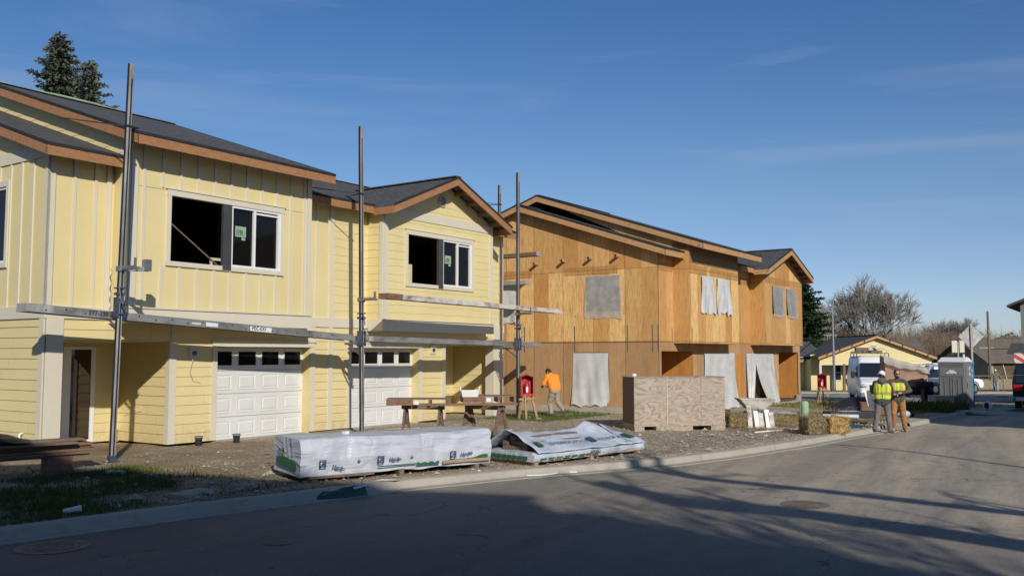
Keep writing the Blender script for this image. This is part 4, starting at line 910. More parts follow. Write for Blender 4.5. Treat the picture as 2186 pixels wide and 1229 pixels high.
def tarp_pallet():
    a = Vector((.40, 17.12)); b = Vector((2.72, 19.45)); d = b-a; ang = math.atan2(d.y, d.x); L = d.length; Wd = 1.35
    t = thing('covered_pallet', 'pallet of lumber under a sagging printed tarp beside the white bundle', 'lumber pallet', (a.x, a.y, ghXY(1.4, 18.8)-.03), ang)
    p = MB()
    for x in (.04, L*.5, L-.12): p.box(x, x+.09, 0, Wd, 0, .09)
    for y in (0, Wd*.35, Wd*.65, Wd-.1): p.box(0, L, y, y+.1, .09, .112)
    p.build('pallet', M['woodtan'], t)
    lay = MB(); r = random.Random(5); n = 40; prof = [(-.02, .11), (-.05, .17), (-.03, .24), (.05, .27), (Wd*.5, .28), (Wd, .27), (Wd+.03, .19), (Wd, .11)]
    fine = [(lerp(y0, y1, k/3), lerp(z0, z1, k/3)) for (y0, z0), (y1, z1) in zip(prof, prof[1:]) for k in range(3)]+[prof[-1]]; m_ = len(fine)
    vs = [(L*i/n-.03+.06*i/n, y+.03*noise.noise(Vector((i*.35, q*.8, 0)))-(.02*math.sin(i*.5) if q < 8 else 0), z+.022*noise.noise(Vector((i*.4, q*.5, 6)))) for i in range(n+1) for q, (y, z) in enumerate(fine)]
    lay.add(vs, [(i*m_+k, (i+1)*m_+k, (i+1)*m_+k+1, i*m_+k+1) for i in range(n) for k in range(m_-1)]+[], True)
    lay.add(vs[:m_], [tuple(range(m_))]); lay.add(vs[-m_:], [tuple(range(m_))[::-1]])
    w = lay.build('wrap', M['wrap'], t)
    g = MB()
    for y0, y1, z0, z1, f in ((0, 0, .155, .185, 1),):
        for i in range(8): x = .1+i*.22; g.quad((x, -.095, .15), (x+.18, -.095, .152), (x+.18, -.093, .175), (x, -.093, .178))
    for i in range(8): y = .1+i*.14; g.quad((-.062, y+.13, .14), (-.062, y, .14), (-.060, y, .21), (-.060, y+.13, .21))
    g.build('green_print', M['green'], w)
    lum = MB()
    for i in range(4):
        for j in range(3 if 0 < i < 3 else 2): x0 = .18+.03*((i*j) % 3); lum.box(x0, x0+1.6, .34+.17*i+r.uniform(-.01, .01), .34+.17*i+.15, .27+.09*j, .27+.09*j+.08)
    lum.build('lumber', M['woodgrey'], t, .004)
    # sagging tarp: ridge along the back half, front skirt falls to the lower wrap
    def ridge(x): return .61+.13*math.exp(-((x-L*.82)/.25)**2)+.10*math.exp(-((x-.0)/.35)**2)-.04*math.sin(PI*max(0, min(1, x/L)))
    def fn(i, j):
        x = lerp(.12, L+.02, i)
        if j < .62:
            k = j/.62; y = lerp(-.07, .75, k); z = lerp(.265, ridge(x), k**.85)
            x2 = x+(lerp(-.06, -.12, k)*(1-i)+lerp(.10, -.50, k)*i**2)
        else:
            k = (j-.62)/.38; y = lerp(.75, Wd+.02, k); z = lerp(ridge(x), .27, k**1.2); x2 = x-.0*i
            x2 = x-.12*(1-i)-.5*i*i*(1-k)
        nz = .035*noise.noise(Vector((x*2.2, j*5, 3)))+.018*noise.noise(Vector((x*6, j*9, 8)))
        tent = .0 if .05 < i < .95 else 0
        return (x2, y-nz*.8, z+nz+tent)
    tp = MB().grid(44, 34, fn).build('tarp', M['wrap2'], t)
    s = tp.modifiers.new('s', 'SOLIDIFY'); s.thickness = .006
    # flap falling over the right-hand end
    MB().grid(10, 10, lambda i, j: (lerp(L*.80, L+.06, j)+.02*math.sin(i*8), lerp(-.02, .72, i)*1.0+.2*j*i, lerp(ridge(L*.8)*lerp(.45, 1, i), .27, j)+.02*math.sin(j*6+i*4))).build('tarp_flap', M['wrap2'], tp)
    mt = fn
    def tilted(txt, i0, i1, j, size, mat, wdt=None):
        a0 = Vector(mt(i0, j)); a1 = Vector(mt(i1, j)); up = (Vector(mt((i0+i1)/2, j+.12))-Vector(mt((i0+i1)/2, j))).normalized(); xx = (a1-a0).normalized(); nn = xx.cross(up).normalized(); up = nn.cross(xx)
        o = text(txt, size, mat, tp, a0+nn*.045, (0, 0, 0), .0008, .0); o.rotation_euler = Matrix((xx, up, nn)).transposed().to_euler(); return o
    tilted('EXTERIOR WOOD', .16, .52, .12, .14, M['bluesteel']); tilted('INTERIOR WOOD', .60, .90, .12, .13, M['bluesteel'])
    for i0 in (.045, .90):
        a0 = Vector(mt(i0, .11)); a1 = Vector(mt(i0+.05, .11)); b0 = Vector(mt(i0, .25)); b1 = Vector(mt(i0+.05, .25)); off = Vector((0, -.04, .03))
        MB().quad(a0+off, a1+off, b1+off, b0+off).build('green_print', M['green'], tp)
    a0 = Vector(mt(.53, .12)); a1 = Vector(mt(.58, .12)); b0 = Vector(mt(.53, .26)); b1 = Vector(mt(.58, .26)); off = Vector((0, -.04, .03)); MB().quad(a0+off, a1+off, b1+off, b0+off).build('logo', M['print'], tp)
    text('WOOD', .085, M['print'], w, (1.55, -.098, .17), (R(84), 0, 0), .0006, .003)
tarp_pallet()
# crate
t = thing('plywood_crate', 'big weathered plywood shipping crate on skids by the gravel', 'crate', (0, 0, 0), 0)
a = Vector((3.27, 24.58)); b = Vector((5.83, 25.18)); t.rotation_euler.z = math.atan2(b.y-a.y, b.x-a.x); L = (b-a).length; t.location = (a.x, a.y, ghXY(4.5, 25.2)-.02)
MB().box(0, L, 0, .9, .14, 1.44).build('box', M['crate'], t, .004)
sk = MB(); sk.box(0, .28, -.005, .9, 0, .138); sk.box(.62, L-.95, -.005, .9, 0, .138); sk.box(L-.42, L, -.005, .9, 0, .138); sk.build('skid', M['crate'], t, .004)
sk = MB(); sk.box(-.012, L+.012, -.014, -.002, .14, .20); sk.box(-.014, -.002, -.01, .9, .14, .20); sk.box(-.015, L+.015, -.02, .92, 1.441, 1.46); sk.build('rim', M['crate'], t)
for x in (.93, 1.93): MB().box(x-.012, x+.012, -.008, -.002, .2, 1.44).build('cover_strip', M['woodtan'], t)
st = MB(); st.box(.93, .945, -.012, -.009, .2, 1.44); st.build('strap', M['trim'], t)
dk = MB(); dk.box(-.008, -.003, .02, .88, .21, 1.43); dk.build('end_panel', M['woodgrey'], t)
o = thing('paper_scrap', 'small crumpled white scrap on top of the plywood crate', 'scrap', t.matrix_basis @ Vector((.12, .3, 1.46)), 0); MB().ell((0, 0, .04), (.07, .05, .05), 8, 6).build('scrap', M['vinyl'], o)
# board stack at the left edge, with a black sheet on top
t = thing('board_stack', 'stack of dark old boards resting on blocks in the grass at the left', 'board stack', UV(9.1, -15.35, gh(9, -15.3)+.0), HROT+R(-178-14))
t.rotation_euler.z = HROT+PI-.20
r = random.Random(8); B = MB()
for i, (y0, y1, z0, z1, x0, x1) in enumerate(((-.28, -.24, .25, .50, -.02, 3.2), (-.2, .2, .25, .29, .05, 3.2), (-.2, .25, .295, .335, .1, 3.2), (-.22, .2, .34, .38, -.05, 3.2), (-.24, .1, .385, .425, .02, 3.2), (-.26, -.02, .50, .54, .1, 3.2), (-.2, .15, .43, .47, .0, 3.2), (.02, .3, .47, .51, .3, 3.2))):
    B = MB(); B.box(x0, x1, y0, y1, z0, z1); B.build('board', M['woodgrey' if i % 2 else 'woodred'], t, .003)
for x0, x1 in ((.35, .75), (2.2, 2.7)): MB().box(x0, x1, -.15, .2, 0, .25).build('support_block', M['woodred'], t)
o = thing('black_sheet', 'crumpled black plastic sheet lying on the board stack', 'plastic sheet', t.matrix_basis @ Vector((1.75, .0, .54)), t.rotation_euler.z)
MB().grid(20, 14, lambda i, j: (lerp(-.75, .8, i), lerp(-.3, .35, j), max(.0, .13*(1-abs(2*i-1)**2.5)*(1-abs(2*j-1)**3)+.05*noise.noise(Vector((i*5, j*4, 1))))+.01)).build('sheet', M['blackbag'], o)
# saw horses with boards and pallets
def horse(x, y, ang, L, H, label):
    t = thing('sawhorse', label, 'sawhorse', at(x, y), ang, 'sawhorses behind the wrapped bundle')
    MB().box(0, L, -.045, .045, H-.10, H).build('beam', M['woodgrey'], t, .004)
    for x0 in (.10, L-.10):
        for s in (-1, 1): MB().bar((x0, s*.30, 0), (x0+(.0), s*.05, H-.02), .10, .04, (1, 0, 0)).build('leg', M['woodgrey'], t, .003)
        MB().ext([(-.15, H*.42), (.15, H*.42), (.06, H-.1), (-.06, H-.1)], x0-.035, x0+.0-.015, 'x').build('gusset', M['woodred'], t)
    MB().box(.1, L-.1, -.22, -.19, H*.25, H*.34).build('rail', M['woodtan'], t); return t
horse(-2.62, 21.9, R(-12), 1.05, .80, 'left sawhorse of two, dark wood, carrying a small pallet')
horse(-1.12, 22.3, R(-35), 1.15, .80, 'right sawhorse of two, beside the covered lumber pallet')
def smallpallet(x, y, z, ang, L, W_, label):
    t = thing('pallet', label, 'pallet', (x, y, z), ang, 'small pallets lying across the sawhorses')
    for yy in (0, W_*.33, W_*.66, W_-.09): MB().box(0, L, yy, yy+.09, .13, .155).build('slat', M['woodgrey'], t)
    for xx in (0, L*.33, L*.66, L-.04): MB().box(xx, xx+.05, 0, W_, .0, .13).build('stringer', M['woodgrey' if xx else 'woodred'], t)
    MB().box(0, L*.42, -.02, .03, .0, .129).build('side_board', M['woodred'], t); MB().box(L*.44, L*.44+.1, -.006, .09, .02, .10).build('spacer_block', M['vinyl'], t)
zt = ghXY(-2, 22)+.81
smallpallet(-2.95, 21.55, zt, R(2), 1.50, .62, 'dark pallet lying on the left sawhorse')
smallpallet(-1.15, 21.65, zt+.06, R(10), 1.25, .6, 'greyish pallet lying on the right sawhorse')
t = thing('board', 'long reddish board bridging the two sawhorses', 'board', (-2.15, 21.3, zt+.005), R(6)); MB().box(0, 2.3, 0, .14, 0, .05).build('board', M['woodred'], t, .004)
t = thing('plastic_tray', 'small white plastic tray standing on the right-hand boards', 'tray', (-1.0, 21.75, zt+.19), R(8))
m = MB(); m.add([(-.18,-.12,0),(.18,-.12,0),(.18,.12,0),(-.18,.12,0),(-.21,-.15,.15),(.21,-.15,.15),(.21,.15,.15),(-.21,.15,.15)], [(0,3,2,1),(0,1,5,4),(1,2,6,5),(2,3,7,6),(3,0,4,7)]); m.build('tray', M['vinyl'], t)
MB().bar((.2, 0, .1), (.24, 0, .24), .02, .02).bar((-.2, 0, .1), (-.23, 0, .24), .02, .02).build('handle', M['vinyl'], t)
t = thing('old_tyre', 'old black tyre lying behind the sawhorses', 'tyre', at(-.25, 21.5, .0), 0)
tb = MB(); tb.tube([(.32*math.cos(R(a)), .32*math.sin(R(a)), .09) for a in range(0, 361, 15)], .085, 10, False); tb.build('tyre', M['black'], t)
# hoses, cords, little things in the dirt
def cord(name, label, pts, r, mat, cat='cord'):
    P = [UV(u, v, gh(u, v)+bumpy(u, v)+r+.004) for u, v in pts]; Q = []
    for i in range(len(P)-1):
        for k in range(6):
            tt = k/6; p0 = P[max(i-1, 0)]; p1 = P[i]; p2 = P[i+1]; p3 = P[min(i+2, len(P)-1)]
            Q.append(.5*((2*p1)+(p2-p0)*tt+(2*p0-5*p1+4*p2-p3)*tt*tt+(3*p1-p0-3*p2+p3)*tt**3))
    Q.append(P[-1]); tag(MB().tube(Q, r, 6).build(name, M[mat]), label, cat)
cord('extension_cord', 'pale extension cord snaking over the dirt before the garages', [(14.9, -16.3), (15.4, -16.7), (15.9, -16.2), (16.2, -16.6), (15.7, -16.9), (16.6, -16.4), (17.4, -16.2), (18.2, -16.5), (19.2, -15.9)], .009, 'trim')
cord('white_strap', 'loose white strap lying on the kerb between the two wrapped loads', [(13.2, -9.9), (13.35, -9.62), (13.7, -9.45), (14.1, -9.1), (14.6, -9.0), (14.8, -8.8)], .014, 'vinyl', 'strap')
cord('conduit', 'white conduit lying along the edge of the straw', [(23.6, -8.6), (24.5, -8.2), (25.2, -8.0), (25.9, -7.9), (26.7, -7.6)], .02, 'vinyl', 'conduit')
cord('white_pipe', 'pale pipe lying across the yard behind the covered pallet', [(18.5, -11.5), (20.0, -11.9), (22.5, -12.6)], .022, 'curb', 'pipe')
for u, v, lab in ((12.6, -17.05, 'black plastic pot by the corner of the first garage wall'), (13.45, -16.85, 'small dark pot left of the nearer white garage door')):
    t = thing('plastic_pot', lab, 'pot', UV(u, v, gh(u, v))); m = MB(); m.tube([(0, 0, 0), (0, 0, .2)], [.06, .085], 14); m.build('pot', M['black'], t); MB().tube([(0, 0, .17), (0, 0, .2)], [.092, .092], 14).build('rim', M['midgrey'], t)
t = thing('orange_cap', 'small orange plastic cap in the dirt behind the bundle', 'cap', UV(15.6, -15.6, gh(15.6, -15.6)))
M['orange'] = G('orange plastic', (.75,.14,.03), .5, .1); MB().tube([(0, 0, 0), (0, 0, .09)], [.08, .05], 10).build('cap', M['orange'], t)
t = thing('white_block', 'white broken block lying in the dirt near the left pole', 'block', UV(9.0, -14.4, gh(9, -14.4))); MB().ell((0, 0, .03), (.2, .1, .05), 10, 6).build('block', M['trim'], t)
t = thing('paper_cup', 'crushed white cup lying in the grass by the kerb', 'cup', UV(6.55, -11.62, gh(6.5, -11.62)+.03)); MB().tube([(0, 0, .02), (.2, .07, .05)], [.03, .045], 10).build('cup', M['vinyl'], t)
t = thing('green_bag', 'dark green fabric bag with white straps lying against the kerb', 'bag', at(-2.66, 14.28), HROT-.55)
MB().grid(26, 14, lambda i, j: ((i-.5)*.85, (j-.5)*.40*(.35+.65*math.sin(PI*min(1, i*1.1+.05)))*1.0, max(0, (.19*math.sin(PI*j)**.6*(.3+.7*i**.7))*(1 if i < .97 else .4)+.02*noise.noise(Vector((i*6, j*5, 2)))))).build('bag', M['greentarp'], t)
MB().tube([(.28, 0, .13), (.33, -.02, .2), (.38, .03, .27), (.42, .0, .33)], .012, 6).tube([(.2, -.06, .13), (.32, -.05, .15), (.4, -.03, .17)], .02, 6).tube([(.28, 0, .14), (.18, .05, .24), (.12, .1, .33)], .008, 6).build('strap', M['vinyl'], t)
t = thing('paper_scrap', 'flat white scrap of wrap lying on the kerb', 'scrap', UV(11.3, -10.33, sY(11.3, -10.3)+.14)); MB().quad((-.2, -.06, .0), (.15, -.09, .008), (.22, .05, .0), (-.1, .08, .01)).build('scrap', M['vinyl'], t)
# leaves and crumbs on the street
r = random.Random(21); L_ = MB()
for _ in range(170):
    u = r.uniform(2, 30); v = vc(u)+.6+abs(r.gauss(0, 3.5)); s = r.uniform(.01, .035); p = UV(u, v, sY(u, v)+.006); a = r.random()*6
    L_.add([p+Vector((s*math.cos(a+k*1.57), s*math.sin(a+k*1.57), .004*(k % 2)))*1 for k in range(4)], [(0, 1, 2, 3)])
tag(L_.build('litter', G('dry crumbs', (.28,.22,.15), .9, .4), uv=False), 'dry leaves and crumbs scattered on the asphalt', 'litter', kind='stuff')
L_ = MB()
# red boxes on timber stands
def redbox(x, y, ang, s, label):
    t = thing('extinguisher_box', label, 'extinguisher box', at(x, y), ang, None)
    b = MB(); w = .19; H0, H1_ = .72, 1.30
    b.box(-w, w, .10, .12, H0, H1_); b.box(-w, -w+.015, -.12, .10, H0, H1_); b.box(w-.015, w, -.12, .10, H0, H1_); b.box(-w+.015, w-.015, -.12, .10, H0, H0+.015); b.box(-w+.015, w-.015, -.12, -.10, H0+.015, H0+.08)
    b.ext([(-w-.03, H1_), (0, H1_+.09), (w+.03, H1_), (w+.03, H1_-.02), (0, H1_+.07), (-w-.03, H1_-.02)], -.16, .14, 'y'); b.ext([(-w, H1_-.02), (0, H1_+.06), (w, H1_-.02)], .1, .118, 'y')
    b.build('box', M['red'], t, fix=True)
    e = MB(); e.tube([(0, -.02, H0+.02), (0, -.02, H0+.36), (0, -.02, H0+.42)], [.075, .075, .03], 14); eo = thing('fire_extinguisher', ('red fire extinguisher inside the box behind the plywood house' if s else 'red fire extinguisher inside the box beside the third pole'), 'fire extinguisher', t.matrix_basis @ Vector((0, 0, 0)), ang)
    e.build('cylinder', M['red'], eo); MB().box(-.03, .03, -.099, -.093, H0+.12, H0+.28).build('label', M['vinyl'], eo); MB().bar((-.02, -.03, H0+.43), (.06, -.06, H0+.47), .02, .02).build('handle', M['black'], eo)
    for (a, b_) in (((-.16, 0, .75), (-.24, .1, 0)), ((-.06, -.1, .75), (-.05, -.28, 0)), ((.13, 0, .78), (.33, .05, 0)), ((0, .12, .8), (.03, .35, 0))): MB().bar(a, b_, .045, .07).build('leg', M['woodtan'], t)
    MB().bar((-.25, -.08, .62), (.25, -.02, .66), .04, .06).build('rail', M['woodtan'], t)
redbox(.45, 27.9, R(5), 0, 'red plywood box on timber legs right of the third scaffold pole')
redbox(13.84, 40.97, R(-25), 1, 'red plywood box on timber legs behind the plywood house')
# straw bales
def bale(x, y, ang, L, W_, H, mat, label, seed):
    t = thing('straw_bale', label, 'straw bale', at(x, y), ang, None); r = random.Random(seed); b = MB()
    b.box(-L/2, L/2, -W_/2, W_/2, 0.01, H); b.build('bale', M[mat], t, .05)
    s = MB()
    for _ in range(1500):
        f = r.random(); p = Vector((r.uniform(-L/2, L/2), -W_/2 if f < .5 else r.uniform(-W_/2, W_/2), r.uniform(0, H) if f < .5 else H)) if f < .8 else Vector((r.choice((-L/2, L/2)), r.uniform(-W_/2, W_/2), r.uniform(0, H)))
        d = Vector((r.gauss(0, .6), r.gauss(0, .5)-(.3 if f < .5 else 0), r.gauss(0, .8))).normalized()*r.uniform(.04, .12); q = Vector((r.gauss(0, 1), r.gauss(0, 1), r.gauss(0, 1))).normalized()*.004
        s.add([p-q, p+q, p+d+q, p+d-q], [(0, 1, 2, 3)])
    s.build('loose_stalks', M[mat], t, uv=False)
    w = MB()
    for y_ in (-W_*.2, W_*.2): w.tube([(-L/2-.01, y_, .02), (-L/2-.01, y_, H), (L/2+.01, y_, H), (L/2+.01, y_, .02)], .006, 5)
    w.build('twine', M['woodgrey'], t, uv=False)
bale(7.82, 24.0, R(12), .50, .55, .46, 'strawdark', 'weathered grey-brown straw bale beside the pale green pedestal', 1)
bale(8.50, 24.35, R(14), .56, .6, .42, 'straw', 'golden straw bale at the kerb, right of the weathered bale', 2)
bale(6.35, 26.1, R(10), .6, .5, .40, 'strawdark', 'old straw bale between the crate and the wheelbarrow', 3)
# wheelbarrow parked over upright spattered boards
t = thing('wheelbarrow', 'grey mortar-caked wheelbarrow standing between crate and bales', 'wheelbarrow', at(7.0, 26.3), R(0))
m = MB(); A = [(-.30, -.24, .52), (.20, -.24, .52), (.20, .24, .52), (-.30, .24, .52)]; Bq = [(-.55, -.34, .80), (.46, -.34, .78), (.46, .34, .78), (-.55, .34, .80)]
m.add(A+Bq, [(0,3,2,1),(0,1,5,4),(1,2,6,5),(2,3,7,6),(3,0,4,7)]); m.tube([Bq[0], Bq[1], Bq[2], Bq[3], Bq[0]], .014, 6); m.build('tray', M['plankwhite'], t)
for y_ in (-.2, .2): MB().bar((-.35, y_*.4, .42), (1.05, y_*1.4, .40), .045, .045).build('handle', M['steel'], t)
for y_ in (-.24, .24): MB().tube([(.1, y_, .5), (.2, y_, .02), (.42, y_, .02), (.5, y_, .44)], .016, 6).build('leg', M['steel'], t)
w = MB(); w.tube([(-.42, -.05, .22), (-.42, .05, .22)], [.2, .2], 20); wo = w.build('wheel', M['black'], t); MB().tube([(-.42, -.055, .22), (-.42, .055, .22)], [.08, .08], 14).build('rim', M['plankwhite'], wo)
o = thing('mortar_boards', 'mortar-spattered upright boards leaning under the wheelbarrow tray', 'boards', at(7.0, 25.95), R(5))
for i, (x0, h, ln) in enumerate(((-.32, .62, .02), (-.12, .46, .1), (.02, .40, .05), (.2, .50, .08), (.32, .42, .0))):
    MB().bar((x0, -.1, 0), (x0+ln*.3, .05+ln, h), .13, .03, (0, 1, 0)).build('board', M['plankwhite' if i % 2 == 0 else 'vinyl'], o)
t = thing('scrap_heap', 'small heap of hoses and tools on the ground behind the crate corner', 'tool heap', at(6.3, 27.6), 0)
MB().tube([(.25*math.cos(a*.5), .18*math.sin(a*.5), .05+.012*a) for a in range(30)], .025, 6).build('hose', M['woodred'], t); MB().box(.3, .85, -.1, .1, .1, .18).build('tool_case', M['bluesteel'], t); MB().bar((.2, 0, .05), (1.0, .1, .08), .05, .05).build('bar', M['black'], t)
# pale green pedestal, pipe roll and dark heap
t = thing('utility_pedestal', 'pale green rounded utility pedestal behind the straw bale', 'utility pedestal', at(9.55, 30.0), 0)
MB().tube([(0, 0, 0), (0, 0, .50), (0, 0, .545), (0, 0, .57)], [.125, .125, .11, .06], 20).build('shell', M['palegreen'], t); MB().tube([(-.13, .02, 0), (-.13, .02, .5)], [.03, .03], 8).build('bracket', M['midgrey'], t)
t = thing('pipe_roll', 'roll of white plastic pipe lying beside the pale green pedestal', 'pipe', at(9.85, 29.2), R(5)); MB().tube([(-.0, 0, .14), (1.15, -.05, .12)], [.07, .07], 14).build('roll', M['wrap'], t); MB().tube([(1.151, -.05, .12), (1.153, -.05, .12)], [.04, .04], 12).build('bore', M['black'], t)
t = thing('black_crate', 'low black box with white papers on top near the pedestal', 'box', at(10.6, 30.6), R(3)); MB().box(0, 1.7, 0, .7, 0, .20).build('box', M['black'], t, .02); MB().quad((.45, .1, .205), (1.1, .12, .205), (1.05, .55, .205), (.4, .5, .205)).build('paper', M['vinyl'], t)
t = thing('covered_heap', 'dark tarp thrown over a heap of tools behind the two workers', 'heap', at(13.5, 36.0), R(-10))
MB().grid(26, 16, lambda i, j: (lerp(-1.2, 1.6, i), lerp(-.6, .7, j), max(0, (.62*math.sin(PI*j)**.6*math.sin(PI*min(1, i*1.02))**.6)*(.75+.3*noise.noise(Vector((i*3.5, j*2, 1))))+.08*noise.noise(Vector((i*8, j*6, 2)))))).build('tarp', M['blackbag'], t)
t = thing('red_toolbox', 'rusty red metal box in front of the dark heap', 'tool box', at(12.7, 33.2), R(-15)); MB().box(-.1, 1.2, -.2, .3, .02, .42).build('box', M['woodred'], t, .02); MB().box(-.12, 1.22, -.22, .32, .42, .45).build('lid', M['woodred'], t)
t = thing('green_tarp', 'green-grey tarp bunched on the ground left of the workers', 'tarp', at(9.55, 26.3), R(-25))

MB().grid(22, 14, lambda i, j: (lerp(-.7, .45, i), lerp(-.3, .4, j), .012+max(0, .30*math.sin(PI*j)**.7*max(0, 1-i)**.8*(.8+.5*noise.noise(Vector((i*4, j*3, 5))))))).build('tarp', M['greentarp'], t)
# ------------------------------------------------------------------ people
def fuse(mb, name, mat, parent, vox, sm=4):
    o = mb.build(name, mat, parent, uv=False)
    r = o.modifiers.new('r', 'REMESH'); r.mode = 'VOXEL'; r.voxel_size = vox; r.use_smooth_shade = True
    s = o.modifiers.new('s', 'SMOOTH'); s.iterations = sm; s.factor = .5; return o
def hand(mb, wr, d, palm, side, curl=.5):
    """palm along d, facing palm; five fingers, thumb from the side"""
    d = Vector(d).normalized(); palm = Vector(palm); palm = (palm-d*palm.dot(d)).normalized(); sd = d.cross(palm)*side; wr = Vector(wr)
    mb.cap(wr, wr+d*.05, .026, .034, 10); 
    for k, (off, ln) in enumerate(((-.030, .078), (-.010, .088), (.010, .082), (.029, .064))):
        a = wr+d*.075+sd*off; b = a+(d*math.cos(curl*.7)+palm*math.sin(curl*.7))*ln*.5; c = b+(d*math.cos(curl*1.8)+palm*math.sin(curl*1.8))*ln*.5
        mb.cap(wr+d*.03+sd*off*.8, a, .014, .012, 8); mb.cap(a, b, .0115, .0105, 8); mb.cap(b, c, .0105, .009, 8)
    a = wr+d*.02-sd*.03; b = a-sd*.028+d*.03+palm*.012; c = b+d*.03+palm*.014; mb.cap(a, b, .014, .012, 8); mb.cap(b, c, .012, .010, 8)
def person(label, loc, rz, J, col, hat=None, vest=None, beard=False, glasses=False, hood=False, group=None):
    t = thing('person', label, 'person', loc, rz)
    V_ = {k: Vector(v) for k, v in J.items() if hasattr(v, '__len__')}
    hd = V_['head']; hr = Euler(J.get('headrot', (0, 0, 0))).to_matrix() if 'headrot' in J else Matrix.Identity(3)
    b = MB()
    b.ell(hd+hr @ Vector((0, 0, .01)), (.075, .092, .112), 16, 12, hr); b.ell(hd+hr @ Vector((0, .035, -.06)), (.052, .055, .055), 12, 8, hr)
    b.cap(V_['neck'], hd+hr @ Vector((0, -.01, -.05)), .058, .052); b.cap(hd+hr @ Vector((0, .085, .01)), hd+hr @ Vector((0, .105, -.022)), .010, .016, 8)
    b.ell(hd+hr @ Vector((0, .080, .033)), (.05, .018, .012), 10, 6, hr); b.ell(hd+hr @ Vector((0, .083, -.052)), (.026, .013, .008), 8, 6, hr)
    for s in (-1, 1): b.ell(hd+hr @ Vector((s*.077, -.005, -.005)), (.012, .022, .032), 8, 6, hr)
    b.cap(V_['pelvis'], V_['chest'], .12, .13); b.cap(V_['chest'], V_['neck'], .10, .06)
    for s, q in ((-1, 'L'), (1, 'R')):
        b.cap(V_['sh'+q], V_['el'+q], .048, .04); b.cap(V_['el'+q], V_['wr'+q], .038, .027); b.cap(V_['chest'], V_['sh'+q], .08, .055)
        b.cap(V_['hip'+q], V_['kn'+q], .08, .055); b.cap(V_['kn'+q], V_['an'+q], .055, .038); b.cap(V_['an'+q], V_['toe'+q], .038, .03)
        hand(b, V_['wr'+q], J['hd'+q], J['pm'+q], s, J.get('curl', .6))
    fuse(b, 'body', M[col['skin']], t, .0075, 3)
    # jacket
    c = MB(); p, ch, nk = V_['pelvis'], V_['chest'], V_['neck']
    fwd = Vector(J.get('fwd', (0, 1, 0))); k = J.get('bulk', 1.0)
    wdir = (V_['shR']-V_['shL']).normalized()
    hem = p+(ch-p).normalized()*-.06*(1 if J.get('long', 1) else -0.6)
    for s in (-1, 1):
        c.cap(hem+wdir*s*.075, ch+wdir*s*.085, .118*k, .115*k); c.cap(ch+wdir*s*.085, V_['shL' if s < 0 else 'shR']-wdir*s*.02, .11*k, .075*k)
    c.cap(hem, ch, .125*k, .122*k); c.cap(ch, nk+Vector((0, 0, -.01)), .12*k, .075*k); c.cap(V_['shL'], V_['shR'], .07*k, .07*k)
    for q in 'LR':
        c.cap(V_['sh'+q], V_['el'+q], .068*k, .060*k); c.cap(V_['el'+q], lerp(V_['el'+q], V_['wr'+q], J.get('sleeve', .95)), .060*k, .046*k)
    if hood: c.ell(nk+hr @ Vector((0, -.06, .05)), (.115, .085, .10), 14, 10); c.tube([nk+Vector((.105*math.cos(a_), .10*math.sin(a_)-.02, .045)) for a_ in [i*PI/8 for i in range(17)]], .03, 8)
    fuse(c, 'jacket', M[col['top']], t, .013, 4)
    tr = MB()
    for s, q in ((-1, 'L'), (1, 'R')):
        tr.cap(V_['hip'+q]+Vector((0, 0, .04)), V_['kn'+q], .112, .084); tr.cap(V_['kn'+q], lerp(V_['kn'+q], V_['an'+q], .96), .083, .070)
    tr.cap(V_['hipL'], V_['hipR'], .12, .12); tr.cap(p, p+(ch-p)*.25, .13, .125); fuse(tr, 'trousers', M[col['legs']], t, .013, 4)
    for q in 'LR':
        bt = MB(); a_ = V_['an'+q]; to = V_['toe'+q]; bt.cap(a_+(a_-V_['kn'+q]).normalized()*-.10, a_, .062, .060); bt.cap(a_+Vector((0, 0, -.025))-(to-a_).normalized()*.04, to+(to-a_).normalized()*.03, .056, .05); fuse(bt, 'boot', M[col['boots']], t, .011, 3)
    if vest:
        v = MB()
        vb_ = J.get('vestlow', .18)
        for s in (-1, 1): v.cap(p+(ch-p)*vb_+wdir*s*.08, ch+wdir*s*.09, .128*k, .128*k); v.cap(ch+wdir*s*.09, lerp(ch+wdir*s*.09, V_['shL' if s < 0 else 'shR'], .55)+Vector((0, 0, .02)), .12*k, .085*k)
        v.cap(p+(ch-p)*vb_, ch, .133*k, .132*k); v.cap(ch, nk+Vector((0, 0, -.07)), .125*k, .085*k)
        vo = fuse(v, 'vest', M[vest], t, .013, 4)
    # hair / hat
    h = MB()
    if hat:
        h.ell(hd+hr @ Vector((0, -.01, .045)), (.092, .112, .098), 18, 12, hr); h.ell(hd+hr @ Vector((0, -.13, .015) if hat == 'back' else (0, .12, .03)), (.07, .07, .014), 14, 8, hr); fuse(h, 'cap', M['capwhite'], t, .008, 2)
        h2 = MB(); h2.ell(hd+hr @ Vector((0, -.02, -.01)), (.082, .092, .09), 14, 10, hr); h2.build('hair', M['hair'], t, uv=False)
    else:
        h.ell(hd+hr @ Vector((0, -.022, .035)), (.088, .098, .098), 18, 12, hr); h.ell(hd+hr @ Vector((0, -.05, -.03)), (.078, .055, .07), 14, 10, hr); fuse(h, 'hair', M['hair'], t, .009, 2)
    if beard: h = MB(); h.ell(hd+hr @ Vector((0, .045, -.078)), (.057, .052, .042), 14, 10, hr); h.ell(hd+hr @ Vector((0, .088, -.038)), (.03, .012, .008), 10, 6, hr); h.build('beard', M['hair'], t, uv=False)
